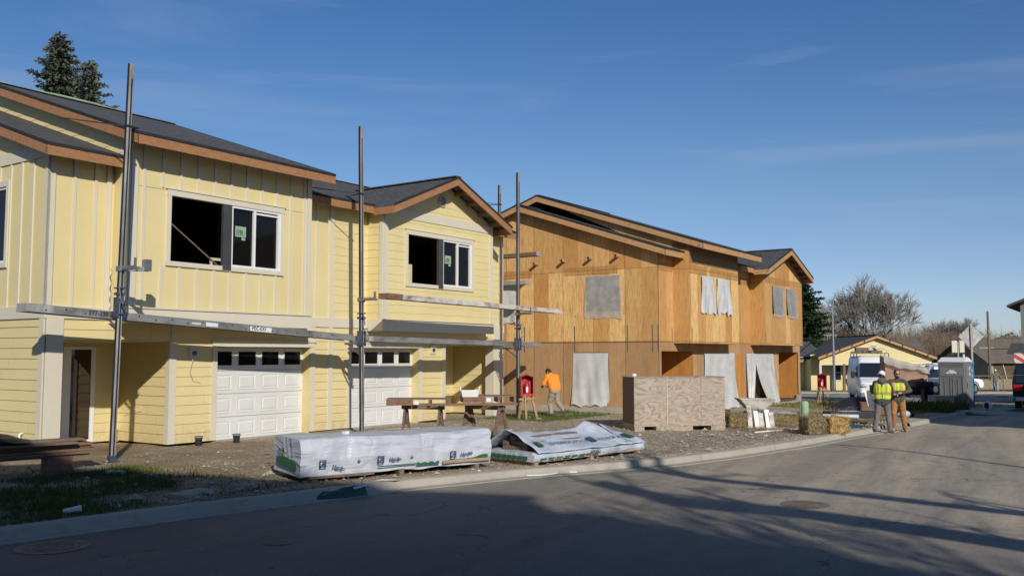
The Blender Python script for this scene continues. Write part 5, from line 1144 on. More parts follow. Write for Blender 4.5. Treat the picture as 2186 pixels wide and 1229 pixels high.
    if glasses:
        g = MB()
        for s in (-1, 1): g.ell(hd+hr @ Vector((s*.034, .088, .013)), (.030, .012, .019), 12, 8, hr); g.bar(hd+hr @ Vector((s*.064, .08, .018)), hd+hr @ Vector((s*.08, -.01, .01)), .006, .008)
        g.bar(hd+hr @ Vector((-.02, .1, .018)), hd+hr @ Vector((.02, .1, .018)), .005, .008); g.build('sunglasses', M['black'], t, uv=False)
    else:
        for s in (-1, 1):
            e = MB().ell(hd+hr @ Vector((s*.030, .086, .012)), (.012, .008, .007), 8, 6, hr); e.build('eye', M['vinyl'], t, uv=False)
    return t
def cloth(name, col, sc=6, var=.3, bump=.5): return G(name, col, .9, var, sc, bump*1.6, 9, bd=.05)
M['skin'] = G('skin', (.50,.30,.21), .55, .08, 10, 0); M['hair'] = G('dark hair', (.03,.02,.014), .7, .3, 30, .3); M['capwhite'] = G('white cap cloth', (.72,.73,.76), .7, .06)
M['olive'] = cloth('olive jacket cloth', (.085,.08,.06)); M['dkjacket'] = cloth('dark grey jacket cloth', (.06,.065,.07)); M['hooded'] = cloth('grey-green hood', (.12,.12,.10))
M['jeans'] = cloth('faded grey work trousers', (.17,.165,.17)); M['duck'] = cloth('brown duck trousers', (.36,.175,.07)); M['khaki'] = cloth('khaki trousers', (.36,.31,.24)); M['lblue'] = cloth('light blue jeans', (.28,.33,.40)); M['tanjkt'] = cloth('tan camouflage jacket', (.20,.17,.12), 12, .5)
M['orangeshirt'] = cloth('bright orange shirt', (.95,.30,.035), 4, .1); M['boot'] = G('tan leather boots', (.30,.22,.14), .8, .3); M['bootdark'] = G('dark work boots', (.10,.09,.08), .8, .3)
def vestmat(name, dense=True):
    m = Mt(name); v = m.vec('Object'); sp = m.n('SeparateXYZ', {0: v}); x = sp.outputs[0]; z = sp.outputs[2]
    c = m.mix(m.noise(v, 6, 4), (.46,.62,.03), (.62,.80,.06))
    b1 = m.math('LESS_THAN', m.math('ABSOLUTE', m.math('SUBTRACT', z, 1.10 if dense else 1.12)), .028); b1o = m.math('LESS_THAN', m.math('ABSOLUTE', m.math('SUBTRACT', z, 1.10 if dense else 1.12)), .05)
    xs = m.math('ABSOLUTE', m.math('SUBTRACT', m.math('ABSOLUTE', x), .11)); b2 = m.math('LESS_THAN', xs, .018); b2o = m.math('LESS_THAN', xs, .04)
    c = m.mix(m.math('MAXIMUM', b1o, m.math('MULTIPLY', b2o, m.math('GREATER_THAN', z, 1.1))), c, (.70,.30,.08) if not dense else (.50,.50,.05))
    c = m.mix(m.math('MAXIMUM', b1, m.math('MULTIPLY', b2, m.math('GREATER_THAN', z, 1.1))), c, (.42,.40,.28) if not dense else (.36,.30,.10))
    m.bump(m.noise(v, 10, 4), .5, .03); return m.fin(c, .6)
M['vest1'] = vestmat('yellow-green safety vest'); M['vest2'] = vestmat('safety vest with orange tape', False)
# standing poses; local +y is where the figure faces
STAND = dict(pelvis=(0,0,.93), chest=(0,.0,1.28), neck=(0,-.01,1.46), head=(0,.03,1.60), shL=(-.172,-.01,1.385), shR=(.172,-.01,1.385), hipL=(-.09,0,.90), hipR=(.09,0,.90),
             knL=(-.13,.03,.49), knR=(.14,.02,.49), anL=(-.17,-.02,.09), anR=(.18,-.02,.09), toeL=(-.20,.13,.045), toeR=(.22,.12,.045),
             elL=(-.27,-.02,1.13), elR=(.27,-.02,1.13), wrL=(-.20,.18,1.02), wrR=(.20,.20,1.05), hdL=(.3,.9,0), hdR=(-.3,.9,.1), pmL=(0,0,-1), pmR=(0,0,-1))
P1 = dict(STAND); P1.update(headrot=(R(-16), 0, R(-22)), knL=(-.14,.0,.49), anL=(-.22,-.02,.09), toeL=(-.25,.13,.045), bulk=1.16, wrL=(-.13,.30,1.08), wrR=(.12,.32,1.12), elL=(-.245,.10,1.14), elR=(.245,.12,1.15))
w1 = person('person in a white cap and yellow-green safety vest seen from behind', at(10.40, 25.8), R(-22), P1, dict(skin='skin', top='dkjacket', legs='jeans', boots='bootdark'), hat='back', vest='vest1', hood=False)
hp = MB(); hp.ell((0, -.05, 1.475), (.12, .10, .075), 14, 10).ell((0, -.09, 1.42), (.11, .07, .08), 14, 10); fuse(hp, 'hood', M['hooded'], w1, .012, 3)
sp_ = MB(); sp_.bar((0, -.146, 1.38), (0, -.150, 1.0), .03, .004, (0, 1, 0)); sp_.build('vest_seam', M['dkjacket'], w1)
P2 = dict(STAND); P2.update(head=(.0,.035,1.63), neck=(0,0,1.48), headrot=(R(-4), 0, R(18)), shL=(-.178,-.0,1.41), shR=(.178,0,1.41), elR=(.27,.02,1.13), wrR=(.12,.26,1.06), hdR=(-.8,.3,.0), elL=(-.33,.03,1.16), wrL=(-.10,.27,1.10), hdL=(.8,.4,.0), bulk=1.08, vestlow=.75, knR=(.12,.08,.5), anR=(.13,.0,.09), toeR=(.15,.16,.045))
w2 = person('person in sunglasses, olive jacket and brown trousers facing the street', at(11.06, 26.35), R(158), P2, dict(skin='skin', top='olive', legs='duck', boots='boot'), vest='vest2', beard=True, glasses=True)
P3 = dict(STAND); P3.update(pelvis=(0,0,.88), chest=(0,.11,1.18), neck=(-.02,.20,1.33), head=(-.04,.29,1.40), headrot=(R(-48), 0, R(20)), shL=(-.18,.17,1.27), shR=(.18,.15,1.27), hipL=(-.09,0,.83), hipR=(.09,0,.83), knL=(-.10,.14,.46), anL=(-.10,.05,.09), toeL=(-.11,.2,.045),
          knR=(.10,.0,.45), anR=(.12,-.34,.20), toeR=(.13,-.30,.06), elL=(-.27,.24,1.04), elR=(.26,.24,1.04), wrL=(-.14,.44,.98), wrR=(.12,.44,.98), hdL=(.3,.8,-.2), hdR=(-.3,.8,-.2), sleeve=.12, bulk=1.22, long=0)
w3 = person('person in a bright orange shirt and khaki trousers bending forward beside the plywood wall', at(1.37, 29.3), R(34), P3, dict(skin='skin', top='orangeshirt', legs='khaki', boots='bootdark'))
P4 = dict(STAND); P4.update(knL=(-.1,.12,.49), anL=(-.1,.2,.1), toeL=(-.1,.34,.06), knR=(.1,-.02,.48), anR=(.1,-.22,.13), toeR=(.1,-.1,.045), elL=(-.30,-.05,1.13), wrL=(-.40,.05,.90), elR=(.33,-.08,1.16), wrR=(.47,-.05,.95), hdL=(-.2,.3,-.9), hdR=(.3,.1,-.9), pmL=(1,0,0), pmR=(-1,0,0), bulk=1.1)
w4 = person('person in a tan jacket, white cap and light jeans walking away across the far road', at(37.0, 70.2), R(-25), P4, dict(skin='skin', top='tanjkt', legs='lblue', boots='boot'), hat='back')
# ------------------------------------------------------------------ vehicles
M['vanwhite'] = G('white van paint', (.85,.86,.87), .3, .05, 2, 0, dirt=(.35,.33,.30), damt=.25); M['carglass'] = Mt('vehicle glass').fin((.015,.02,.028), .06, spec=.7)
M['lamp'] = G('clear lamp lens', (.5,.52,.55), .15, .2, 20); M['redlamp'] = G('red lamp lens', (.6,.02,.015), .2, .1); M['chrome'] = G('bright metal', (.55,.55,.56), .25, .1, 5, 0, metal=.9); M['darkpaint'] = G('black truck paint', (.016,.017,.022), .25, .2, 2, 0)
def wheel(t, x, y, r=.35, w=.22, ax='x', rim='chrome'):
    m = MB(); a = (x-w/2, y, r) if ax == 'x' else (x, y-w/2, r); b = (x+w/2, y, r) if ax == 'x' else (x, y+w/2, r)
    m.tube([a, lerp(Vector(a), Vector(b), .12), lerp(Vector(a), Vector(b), .88), b], [r*.94, r, r, r*.94], 24); o = m.build('wheel', M['black'], t)
    n = MB(); e = Vector((.012, 0, 0)) if ax == 'x' else Vector((0, .012, 0)); n.tube([Vector(a)-e, Vector(b)+e], [r*.58, r*.58], 20); n.build('rim', M[rim], o)
    h = MB()
    for k in range(5):
        q = 2*PI*k/5; d = (0, math.cos(q)*r*.36, math.sin(q)*r*.36) if ax == 'x' else (math.cos(q)*r*.36, 0, math.sin(q)*r*.36)
        for s, c_ in ((-1, a), (1, b)): p = Vector(c_)+Vector(d)+e*s*1.05; h.tube([p, p+e*s*.2], [r*.09, r*.09], 8)
    h.build('rim_holes', M['black'], o)
def loft(secs, name, mat, parent, ring_n=None, bevel=0):
    n = len(secs[0]); m = MB(); m.add([p for s in secs for p in s], [(i*n+k, i*n+(k+1) % n, (i+1)*n+(k+1) % n, (i+1)*n+k) for i in range(len(secs)-1) for k in range(n)], True)
    m.add(secs[0], [tuple(range(n))[::-1]]); m.add(secs[-1], [tuple(range(n))]); return m.build(name, mat, parent, bevel, True)
# tall van, nose towards the street: local -y is the front
def rrect(y, hw, z0, z1, top=.9, r=.18, yo=0):
    """cross-section in x-z at station y"""
    P = []; ht = hw*top
    for x, z in ((-hw*.94, z0), (-hw, z0+.12), (-hw, lerp(z0, z1, .45)), (-ht, z1-r), (-ht+r*.35, z1-r*.3), (-ht+r, z1), (ht-r, z1), (ht-r*.35, z1-r*.3), (ht, z1-r), (hw, lerp(z0, z1, .45)), (hw, z0+.12), (hw*.94, z0)): P.append((x, y, z))
    return P
t = thing('parked_van', 'tall white van with ladders on its roof parked nose to the street', 'van', at(19.65, 49.2), R(-14))
S_ = [rrect(0, .86, .38, .98, .96, .08), rrect(.06, .95, .30, 1.10, .96, .1), rrect(.55, .99, .30, 1.28, .93, .12), rrect(.78, 1.0, .30, 1.36, .9, .12), rrect(1.15, 1.0, .30, 1.98, .86, .16), rrect(1.55, 1.0, .30, 2.42, .86, .2), rrect(1.9, 1.0, .30, 2.52, .87, .2), rrect(5.6, 1.0, .30, 2.5, .87, .2)]
loft(S_, 'body', M['vanwhite'], t, bevel=.01)
g = MB(); g.add([(-.84, .80, 1.36), (.84, .80, 1.36), (.78, 1.27, 2.12), (-.78, 1.27, 2.12)], [(0, 1, 2, 3)]); g.xf(Matrix.Translation((0, -.055, .02))); g.build('windscreen', M['carglass'], t)
for s in (-1, 1):
    g = MB(); g.quad((s*.985, 1.05, 1.35), (s*.985, 1.95, 1.35), (s*.90, 1.9, 1.98), (s*.90, 1.42, 1.98)); g.xf(Matrix.Translation((s*.025, 0, 0))); g.build('side_window', M['carglass'], t)
    MB().ell((s*.74, .05, .92), (.20, .12, .12), 14, 8).build('headlight', M['lamp'], t)
    m = MB(); m.box(s*1.08 if s > 0 else -1.28, s*1.28 if s > 0 else -1.08, 1.0, 1.1, 1.30, 1.68); m.bar((s*.98, 1.1, 1.42), (s*1.12, 1.06, 1.42), .04, .05); m.build('mirror', M['black'], t, .02)
    wheel(t, s*.88, 1.0, .35, .24); wheel(t, s*.88, 4.4, .35, .24)
m = MB()
for i in range(4): m.box(-.42, .42, -.065+.0, .0, .62+.085*i, .66+.085*i)
m.box(-.45, .45, -.03, .02, .58, .98); m.build('grille', M['black'], t)
MB().box(-.92, .92, -.10, .3, .34, .56).build('bumper', M['midgrey'], t, .03); MB().quad((-.25, -.105, .42), (.25, -.105, .42), (.25, -.105, .53), (-.25, -.105, .53)).build('number_plate', M['vinyl'], t)
MB().box(-.35, .35, .68, .70, 1.315, 1.335).build('badge_strip', M['black'], t)
m = MB()
for y_ in (2.0, 3.4, 4.9): m.bar((-.85, y_, 2.66), (.85, y_, 2.66), .05, .04); m.box(-.86, -.82, y_-.02, y_+.02, 2.45, 2.68); m.box(.82, .86, y_-.02, y_+.02, 2.45, 2.68)
m.build('roof_rack', M['black'], t)
o = thing('roof_load', 'ladders and boards strapped on the tall van roof', 'roof load', t.matrix_basis @ Vector((0, 0, 0)), R(-14)); o.location = t.location; 
m = MB()
for x_ in (-.75, -.45): m.bar((x_, 1.5, 2.74), (x_, 5.4, 2.74), .05, .08)
for i in range(12): m.bar((-.75, 1.7+.3*i, 2.74), (-.45, 1.7+.3*i, 2.74), .03, .03)
m.build('ladder', M['steel'], o); m = MB(); m.box(-.9, -.25, 1.6, 2.4, 2.78, 2.98); m.box(-.1, .5, 1.9, 4.6, 2.70, 2.82); m.bar((.0, 1.6, 2.95), (.55, 4.0, 2.72), .1, .08); m.build('boards', M['woodgrey'], o)
m = MB(); m.tube([(.45+.28*math.cos(a_), 1.9, 2.70+.24*math.sin(a_)) for a_ in [PI*i/10 for i in range(11)]], .018, 6); m.build('bow', M['steel'], o)
# white sport utility vehicle seen from the side
def sideprof(pts, hw0, name, mat, t, top=.82, zt=1.0):
    """body from a side profile (x,z); width tapers above zt"""
    zmax = max(p[1] for p in pts)
    def wd(z): return hw0*(1 if z <= zt else lerp(1, top, (z-zt)/(zmax-zt)))
    L_ = [(x, -wd(z), z) for x, z in pts]; Rr = [(x, wd(z), z) for x, z in pts]; n = len(pts); m = MB()
    m.add(L_+Rr, [tuple(range(n)), tuple(range(2*n-1, n-1, -1))]+[(i, i+n, (i+1) % n+n, (i+1) % n) for i in range(n)]); return m.build(name, mat, t, .03, True), wd
t = thing('parked_suv', 'long white utility vehicle with a roof rack parked side-on beyond the toilets', 'car', at(30.9, 66.2), R(206))
bp = [(-3.3, .45), (-3.35, .75), (-3.2, 1.02), (-2.2, 1.12), (-1.75, 1.18), (-1.05, 1.88), (-.8, 1.95), (2.25, 1.95), (2.5, 1.85), (2.68, 1.15), (2.72, .5), (2.2, .42), (-2.9, .42)]
_, wd = sideprof(bp, .98, 'body', M['vanwhite'], t, .84, 1.15)
for x0, x1, xa, xb in ((-1.55, -.35, -.98, -.35), (-.2, .9, -.2, .9), (1.05, 2.42, 1.05, 2.3)):
    for s in (-1, 1): g = MB(); g.quad((x0, s*(wd(1.22)+.012), 1.22), (x1, s*(wd(1.22)+.012), 1.22), (xb, s*(wd(1.78)+.012), 1.78), (xa, s*(wd(1.78)+.012), 1.78)); g.build('side_window', M['carglass'], t)
for x_ in (-2.35, 1.75):
    for s in (-1, 1): wheel(t, x_, s*.88, .39, .24, 'y', 'chrome'); m = MB(); m.tube([(x_+.47*math.cos(R(a_)), s*.985, .40+.47*math.sin(R(a_))) for a_ in range(0, 181, 15)], .035, 6); m.build('wheel_arch', M['black'], t)
m = MB()
for x_ in (-.6, .8, 2.1): m.bar((x_, -.8, 2.14), (x_, .8, 2.14), .05, .05); m.box(x_-.02, x_+.02, -.8, -.76, 1.9, 2.14); m.box(x_-.02, x_+.02, .76, .8, 1.9, 2.14)
for s in (-.8, .8): m.bar((-.8, s, 2.17), (2.3, s, 2.17), .04, .05)
m.build('roof_rack', M['vinyl'], t); MB().box(-.55, .4, -.6, .3, 1.97, 2.14).build('rack_box', M['vinyl'], t)
MB().box(2.7, 2.75, -.85, -.65, .9, 1.25).build('tail_light', M['redlamp'], t); MB().box(-3.38, -3.28, -.85, -.5, .72, .95).build('headlight', M['lamp'], t)
# dark truck at the right edge, tail towards us
t = thing('parked_truck', 'dark truck with red tail lamps seen from behind at the right edge', 'truck', at(22.05, 40.5), R(-31))
tp_ = [(0, .62), (-.02, 1.10), (.04, 1.22), (.30, 1.98), (.5, 2.06), (4.6, 2.06), (5.2, 1.3), (6.6, 1.2), (6.7, .6), (6.4, .5), (.3, .5)]
m = MB(); zmax = 2.06
def tw(z): return .98*(1 if z < 1.2 else lerp(1, .86, (z-1.2)/.86))
Lp = [(1.0-tw(z), y_, z) for y_, z in tp_]; Rp = [(1.0+tw(z), y_, z) for y_, z in tp_]; n = len(tp_)
m.add(Lp+Rp, [tuple(range(n)), tuple(range(2*n-1, n-1, -1))]+[(i, i+n, (i+1) % n+n, (i+1) % n) for i in range(n)]); m.build('body', M['darkpaint'], t, .03, True)
MB().quad((.14, -.01, 1.22), (1.86, -.01, 1.22), (1.80, .24, 1.92), (.20, .24, 1.92)).build('rear_window', M['carglass'], t); MB().box(.1, 1.9, .05, .07, 1.545, 1.56).build('window_rail', M['steel'], t)
for x_ in (.06, 1.60): MB().box(x_, x_+.34, -.05, .05, .88, 1.12).build('tail_light', M['redlamp'], t, .02)
MB().box(.02, 1.98, -.16, .1, .42, .62).build('bumper', M['midgrey'], t, .03); MB().box(.15, .75, -.165, -.161, .46, .58).build('number_plate', M['vinyl'], t)
for x_ in (.2, 1.8): wheel(t, x_, .9, .38, .26); wheel(t, x_, 5.4, .38, .26)
m = MB(); m.box(.10, .14, .4, .44, 2.0, 2.2); m.box(1.86, 1.9, .4, .44, 2.0, 2.2); m.box(.1, 1.9, .38, .46, 2.14, 2.18); m.build('roof_rack', M['steel'], t)
o = thing('striped_board', 'red and white striped board carried on the dark truck roof', 'sign', t.location, R(-31))
sb = Mt('red and white slanted stripes'); vv = sb.vec('Object', (1,1,1), (0, R(-35), 0)); sx_ = sb.n('SeparateXYZ', {0: vv}).outputs[2]; f_ = sb.math('GREATER_THAN', sb.math('FRACT', sb.math('MULTIPLY', sx_, 3.3)), .5)
M['stripe'] = sb.fin(sb.mix(f_, (.75,.72,.70), (.65,.10,.08)), .5); MB().box(.12, 1.6, .30, .34, 2.08, 2.52).build('board', M['stripe'], o)
# ------------------------------------------------------------------ portable toilets, sign, lamp and the wrapped trailer
def toilet(x, y, rz, c1, c2, label, roofc='vinyl'):
    t = thing('portable_toilet', label, 'portable toilet', at(x, y), rz, 'portable toilets at the corner'); b = MB(); b.box(-.56, .56, -.56, .56, .12, 2.05); b.build('cabin', M[c1], t, .03)
    MB().box(-.58, .58, -.58, .58, 0, .12).build('skid', M['midgrey'], t)
    m = MB(); m.box(-.48, .48, -.575, -.561, 1.42, 1.80); m.box(-.44, .44, -.58, -.576, 1.46, 1.76); m.build('sign_panel', M[c2], t)
    m = MB()
    for x_ in (-.50, -.05, .05, .46): m.box(x_, x_+.035, -.585, -.561, .2, 1.38)
    m.box(-.3, -.26, -.58, -.561, .2, 1.3); m.box(.26, .3, -.58, -.561, .2, 1.3); m.box(-.5, .5, -.575, -.561, 1.86, 1.88); m.box(-.5, .5, -.575, -.561, 1.93, 1.95); m.build('ribs', M[c2], t)
    m = MB(); m.box(.565, .58, -.42, .42, .2, 1.95); m.build('door', M[c2], t); MB().box(.58, .60, -.34, -.3, .9, 1.15).build('handle', M['black'], t)
    m = MB()
    for z in (1.45, 1.7): m.box(.581, .585, .05, .2, z, z+.13)
    m.build('door_sign', M['vinyl'], t)
    m = MB(); m.add([(-.6,-.6,2.05),(.6,-.6,2.05),(.6,.6,2.05),(-.6,.6,2.05),(-.55,-.1,2.26),(.55,-.1,2.26),(.55,.15,2.26),(-.55,.15,2.26)], [(0,3,2,1),(0,1,5,4),(1,2,6,5),(2,3,7,6),(3,0,4,7),(4,5,6,7)]); m.build('roof', M[roofc], t, .02)
    MB().cyl((.3, .3, 2.1), (.3, .3, 2.4), .045, 10).build('vent_pipe', M['vinyl'], t); return t
M['pgrey'] = G('grey plastic cabin', (.17,.175,.18), .55, .1, 3, .05); M['pgrey2'] = G('lighter grey plastic ribs', (.21,.215,.22), .55, .1); M['pblue'] = G('blue plastic cabin', (.02,.20,.42), .5, .1); M['pblue2'] = G('blue plastic ribs', (.03,.28,.52), .5, .1)
tt = toilet(20.1, 41.6, R(-42), 'pgrey', 'pgrey2', 'grey portable toilet with a white mountain emblem, nearer of the two')
m = MB(); pts = [(-.24, 1.56), (-.14, 1.62), (-.08, 1.67), (-.02, 1.72), (.03, 1.67), (.09, 1.70), (.17, 1.63), (.25, 1.58), (.2, 1.54), (.1, 1.56), (.02, 1.52), (-.06, 1.555), (-.16, 1.53)]
m.add([(x_, -.5835, z_) for x_, z_ in pts], [tuple(range(len(pts)))]); m.build('mountain_emblem', M['vinyl'], tt)
toilet(20.95, 43.1, R(-42), 'pblue', 'pblue2', 'blue portable toilet half hidden behind the grey one', 'pblue2')
t = thing('concrete_block', 'light grey block on the ground before the grey portable toilet', 'block', at(18.85, 40.9), R(-15)); MB().box(-.0, .72, -.25, .35, 0, .48).build('block', M['curb'], t, .02); MB().box(-.02, .74, -.27, .37, .48, .52).build('lid', M['curb'], t)
t = thing('cable_reel', 'small reel with a white rim at the end of the kerb', 'reel', at(20.9, 40.4), R(20)); m = MB(); m.tube([(-.06, 0, .22), (.06, 0, .22)], [.2, .2], 20); m.build('drum', M['vinyl'], t); MB().tube([(-.07, 0, .22), (.07, 0, .22)], [.13, .13], 16).build('core', M['black'], t)
t = thing('netting', 'dark green netting trailing over the road beyond the kerb', 'netting', at(21.6, 39.6), R(0)); MB().grid(24, 12, lambda i, j: (lerp(-.7, 2.2, i), lerp(-.5, .5, j), .01+max(0, .13*math.sin(PI*j)*math.sin(PI*i)*(1+noise.noise(Vector((i*6, j*4, 1))))))).build('net', M['greentarp'], t)
t = thing('netting', 'flat dark green netting beside the kerb end in the shade', 'netting', at(17.3, 36.3), R(8)); MB().grid(24, 12, lambda i, j: (lerp(-1, 1.6, i), lerp(-.5, .5, j), .01+max(0, .07*math.sin(PI*j)*math.sin(PI*i)*(1+noise.noise(Vector((i*6, j*4, 7))))))).build('net', M['greentarp'], t)
t = thing('roadworks_sign', 'grey back of a diamond road sign on a post behind the toilets', 'road sign', at(22.6, 45.0), R(-4)); MB().box(-.04, .04, -.03, .03, 0, 4.05).build('post', M['steel'], t)
m = MB(); h_ = .60; m.add([(0, .04, 3.42-h_), (h_, .04, 3.42), (0, .04, 3.42+h_), (-h_, .04, 3.42), (0, .05, 3.42-h_), (h_, .05, 3.42), (0, .05, 3.42+h_), (-h_, .05, 3.42)], [(0,1,2,3),(7,6,5,4),(0,4,5,1),(1,5,6,2),(2,6,7,3),(3,7,4,0)]); m.build('sign_panel', M['steel'], t)
MB().box(-.055, .055, -.045, -.031, 2.9, 3.9).build('bracket', M['polegrey'], t)
t = thing('small_sign', 'pale sign backs on short posts behind the grey toilet', 'sign', at(29.8, 62.0), R(0)); m = MB(); m.box(.0, .35, 0, .03, 2.9, 3.7); m.box(.52, .85, 0, .03, 2.9, 3.7); m.build('sign_panel', M['trim'], t); MB().box(.38, .46, 0, .06, 0, 3.65).build('post', M['steel'], t)
t = thing('street_lamp', 'tall thin street lamp with a curved arm before the far yellow house', 'street lamp', at(25.0, 71.2), R(0))
m = MB(); m.tube([(0, 0, 0), (0, 0, 3), (0.0, 0, 6.3), (.03, 0, 6.8), (.14, 0, 7.2), (.36, 0, 7.48), (.6, 0, 7.58)], [.11, .09, .06, .055, .05, .045, .04], 10); m.build('pole', M['steel'], t); MB().ell((.80, 0, 7.60), (.28, .1, .05), 12, 8).build('lamp_head', M['polegrey'], t)
M['brownwrap'] = plastic('plastic-wrapped brown load', .75, (.42,.28,.20))
t = thing('wrapped_load', 'tall brown load under clear plastic on a trailer beside the white van', 'trailer load', at(18.05, 44.4), R(-14))
m = MB(); m.add([(0,0,.75),(1.95,-.1,.75),(1.95,1.6,.75),(0,1.6,.75),(0,.1,2.32),(1.95,0,1.72),(1.95,1.6,1.78),(0,1.6,2.4)], [(0,3,2,1),(0,1,5,4),(1,2,6,5),(2,3,7,6),(3,0,4,7),(4,5,6,7)]); m.build('load', G('brown cardboard load', (.36,.235,.165), .85, .2, 2, .1), t, .03)
MB().grid(20, 12, lambda i, j: (lerp(-.05, 2.0, i), lerp(-.06, 1.6, j), lerp(2.44, 1.82, i)+.012*math.sin(i*14+j*3)-.02)).build('plastic_cover', M['clearplastic'], t)
MB().grid(20, 6, lambda i, j: (lerp(-.05, 2.0, i), -.14+.02*math.sin(i*20)-.02*j, lerp(2.40, 1.80, i)-lerp(.0, .30, j)*(1+.25*math.sin(i*6)+.1*math.sin(i*23)))).build('plastic_cover', M['clearplastic'], t)
m = MB(); m.box(-.1, 2.1, -.1, 1.7, .55, .74); m.box(.9, 1.0, -1.2, 0, .45, .55); m.build('trailer_bed', M['black'], t)
for x_ in (.55, 1.5): MB().box(x_, x_+.14, -.6, -.45, .0, 1.35).build('post', M['woodred'], t)
m = MB(); m.box(.1, 1.9, -.55, -.5, .75, .95); m.box(.2, .8, -.8, -.3, .95, 1.25); m.box(1.3, 2.0, -.8, -.3, .9, 1.2); m.build('tool_bins', M['black'], t, .02)
wheel(t, .2, .9, .32, .2); wheel(t, 1.9, .9, .32, .2)
t = thing('rubbish_bags', 'blue and white bags of rubbish on the ground behind the workers', 'rubbish bags', at(13.6, 31.8), 0)
for i, (x_, y_, r_) in enumerate(((0, 0, .14), (.22, .1, .12), (-.12, .15, .1))): MB().ell((x_, y_, r_*.8), (r_*1.2, r_, r_*.9), 12, 8).build('bag', M['wrap2' if i % 2 == 0 else 'blackbag'], t)
t = thing('potted_bushes', 'dark bushy plants in tubs beside the far yellow house', 'plants', at(26.0, 69.8), 0)
def leafball(mb, c, r, n, s, seed, squash=.8):
    q = random.Random(seed); c = Vector(c)
    for _ in range(n):
        d = Vector((q.gauss(0, 1), q.gauss(0, 1), q.gauss(0, 1))).normalized()*r*(q.random()**.4); d.z *= squash; p = c+d
        a = Vector((q.gauss(0, 1), q.gauss(0, 1), q.gauss(0, 1))).normalized()*s*q.uniform(.6, 1.4); b = a.cross(Vector((q.gauss(0, 1), q.gauss(0, 1), q.gauss(0, 1)))).normalized()*s*.5
        mb.add([p-a*.5, p+b, p+a*.5, p-b], [(0, 1, 2, 3)])
M['leafdark'] = leafmat('dark leaves', (.025,.045,.015), (.08,.11,.035)); m = MB(); leafball(m, (0, 0, .8), .6, 500, .16, 1); leafball(m, (1.1, .2, .7), .55, 400, .16, 2); m.build('foliage', M['leafdark'], t, uv=False)
for x_ in (0, 1.1): MB().tube([(x_, 0, 0), (x_, 0, .4)], [.25, .3], 14).build('tub', M['black'], t)
t = thing('bicycles', 'bicycle and toys leaning in front of the far yellow house', 'bicycle', at(28.3, 70.6), 0)
for x_ in (0, .95): m = MB(); m.tube([(x_+.32*math.cos(R(a_)), 0, .34+.32*math.sin(R(a_))) for a_ in range(0, 361, 20)], .02, 6, False); m.build('wheel', M['black'], t)
MB().tube([(0, 0, .34), (.35, 0, .8), (.8, 0, .85), (.95, 0, .34), (.45, 0, .34), (.35, 0, .8)], .02, 6).tube([(.8, 0, .85), (.78, 0, 1.0), (.9, 0, 1.05)], .015, 6).build('frame', M['red'], t); MB().box(.22, .46, -.06, .06, .86, .90).build('saddle', M['black'], t)
t = thing('wooden_chair', 'small wooden chair on the lawn of the far yellow house', 'chair', at(29.5, 70.4), R(15))
MB().box(-.25, .25, -.25, .25, .42, .46).build('seat', M['woodtan'], t); MB().box(-.25, .25, .22, .26, .5, .95).build('backrest', M['woodtan'], t)
for x_, y_ in ((-.22, -.22), (.22, -.22), (-.22, .22), (.22, .22)): MB().box(x_-.03, x_+.03, y_-.03, y_+.03, 0, .42).build('leg', M['woodred'], t)
# ------------------------------------------------------------------ far houses, fence, utility pole
t = thing('bungalow', 'yellow single-storey house with a low front gable and dark roof beyond the cross street', 'house', (24.2, 73.6, -.85), 0)
XG, GW = 5.0, 4.75; zb = 0; EH = 2.62
m = MB(); fr = fr_front(0); pit = .36
hs = [(2.05, 2.75, .95, 2.15), (3.25, 3.8, .95, 2.15), (4.1, 4.7, .95, 2.15), (6.6, 7.4, .9, 2.1), (7.9, 8.7, .9, 2.1)]
flatwall(m, fr_front(1.6), 0, EH+.4, full(.3, 9.7), hs); m.build('wall', M['yellow'], t); m = MB()
lapwall(m, fr_front(.0), EH-.35, EH+1.75, lambda z: (max(.5, XG-(EH+1.72-z)/pit), min(9.5, XG+(EH+1.72-z)/pit)), (), (EH,), .22)
m.build('wall', M['yellow'], t); MB().box(-9, .28, 3.2, 9, 0, EH+.2).build('wall', M['yellow'], t)
for f_ in (fr_left(.3), fr_right(9.7)): m = MB(); flatwall(m, f_, 0, EH, full(1.6, 9)); m.build('wall', M['yellow'], t)
m = MB(); m.box(.35, 9.6, 4.0, 4.1, 0, EH); m.build('inner_wall', M['interior'], t)
gable_roof(t, XG, GW, -.45, EH+1.95, pit, 9.0, 'fascia2')
m = MB(); m.ext([(2.6, EH-.05), (7.0, EH+1.55), (11.5, EH-.05), (11.5, EH-.12), (7.0, EH+1.48), (2.6, EH-.12)], -10, 2.0, 'x'); m.build('roof', M['roof'], t, fix=True); MB().box(-10, .1, 2.56, 2.60, EH-.24, EH-.06).build('fascia', M['fascia2'], t)
MB().bar((-1.0, 2.55, EH-.02), (2.3, 6.9, EH+1.6), .12, .03).build('roof_valley', M['felt'], t)
for x0, x1, z0, z1 in hs:
    o = MB(); f1_ = fr_front(1.6)
    for A in ((x0-.08, x1+.08, z1, z1+.08), (x0-.08, x1+.08, z0-.08, z0), (x0-.08, x0, z0, z1), (x1, x1+.08, z0, z1), (x0, x1, (z0+z1)/2-.03, (z0+z1)/2+.03)): fbox(o, f1_, *A, -.02, .05)
    wo = o.build('window', M['trim'], t); g = MB(); g.quad(*[FP(f1_, a_, z_, -.015) for a_, z_ in ((x0, z0), (x1, z0), (x1, z1), (x0, z1))]); g.build('pane', M['carglass'], wo)
for x_ in (.55, 2.45, 9.4): MB().box(x_-.09, x_+.09, -.05, .13, 0, EH-.35).build('porch_post', M['woodred' if x_ == 2.45 else 'trim'], t)
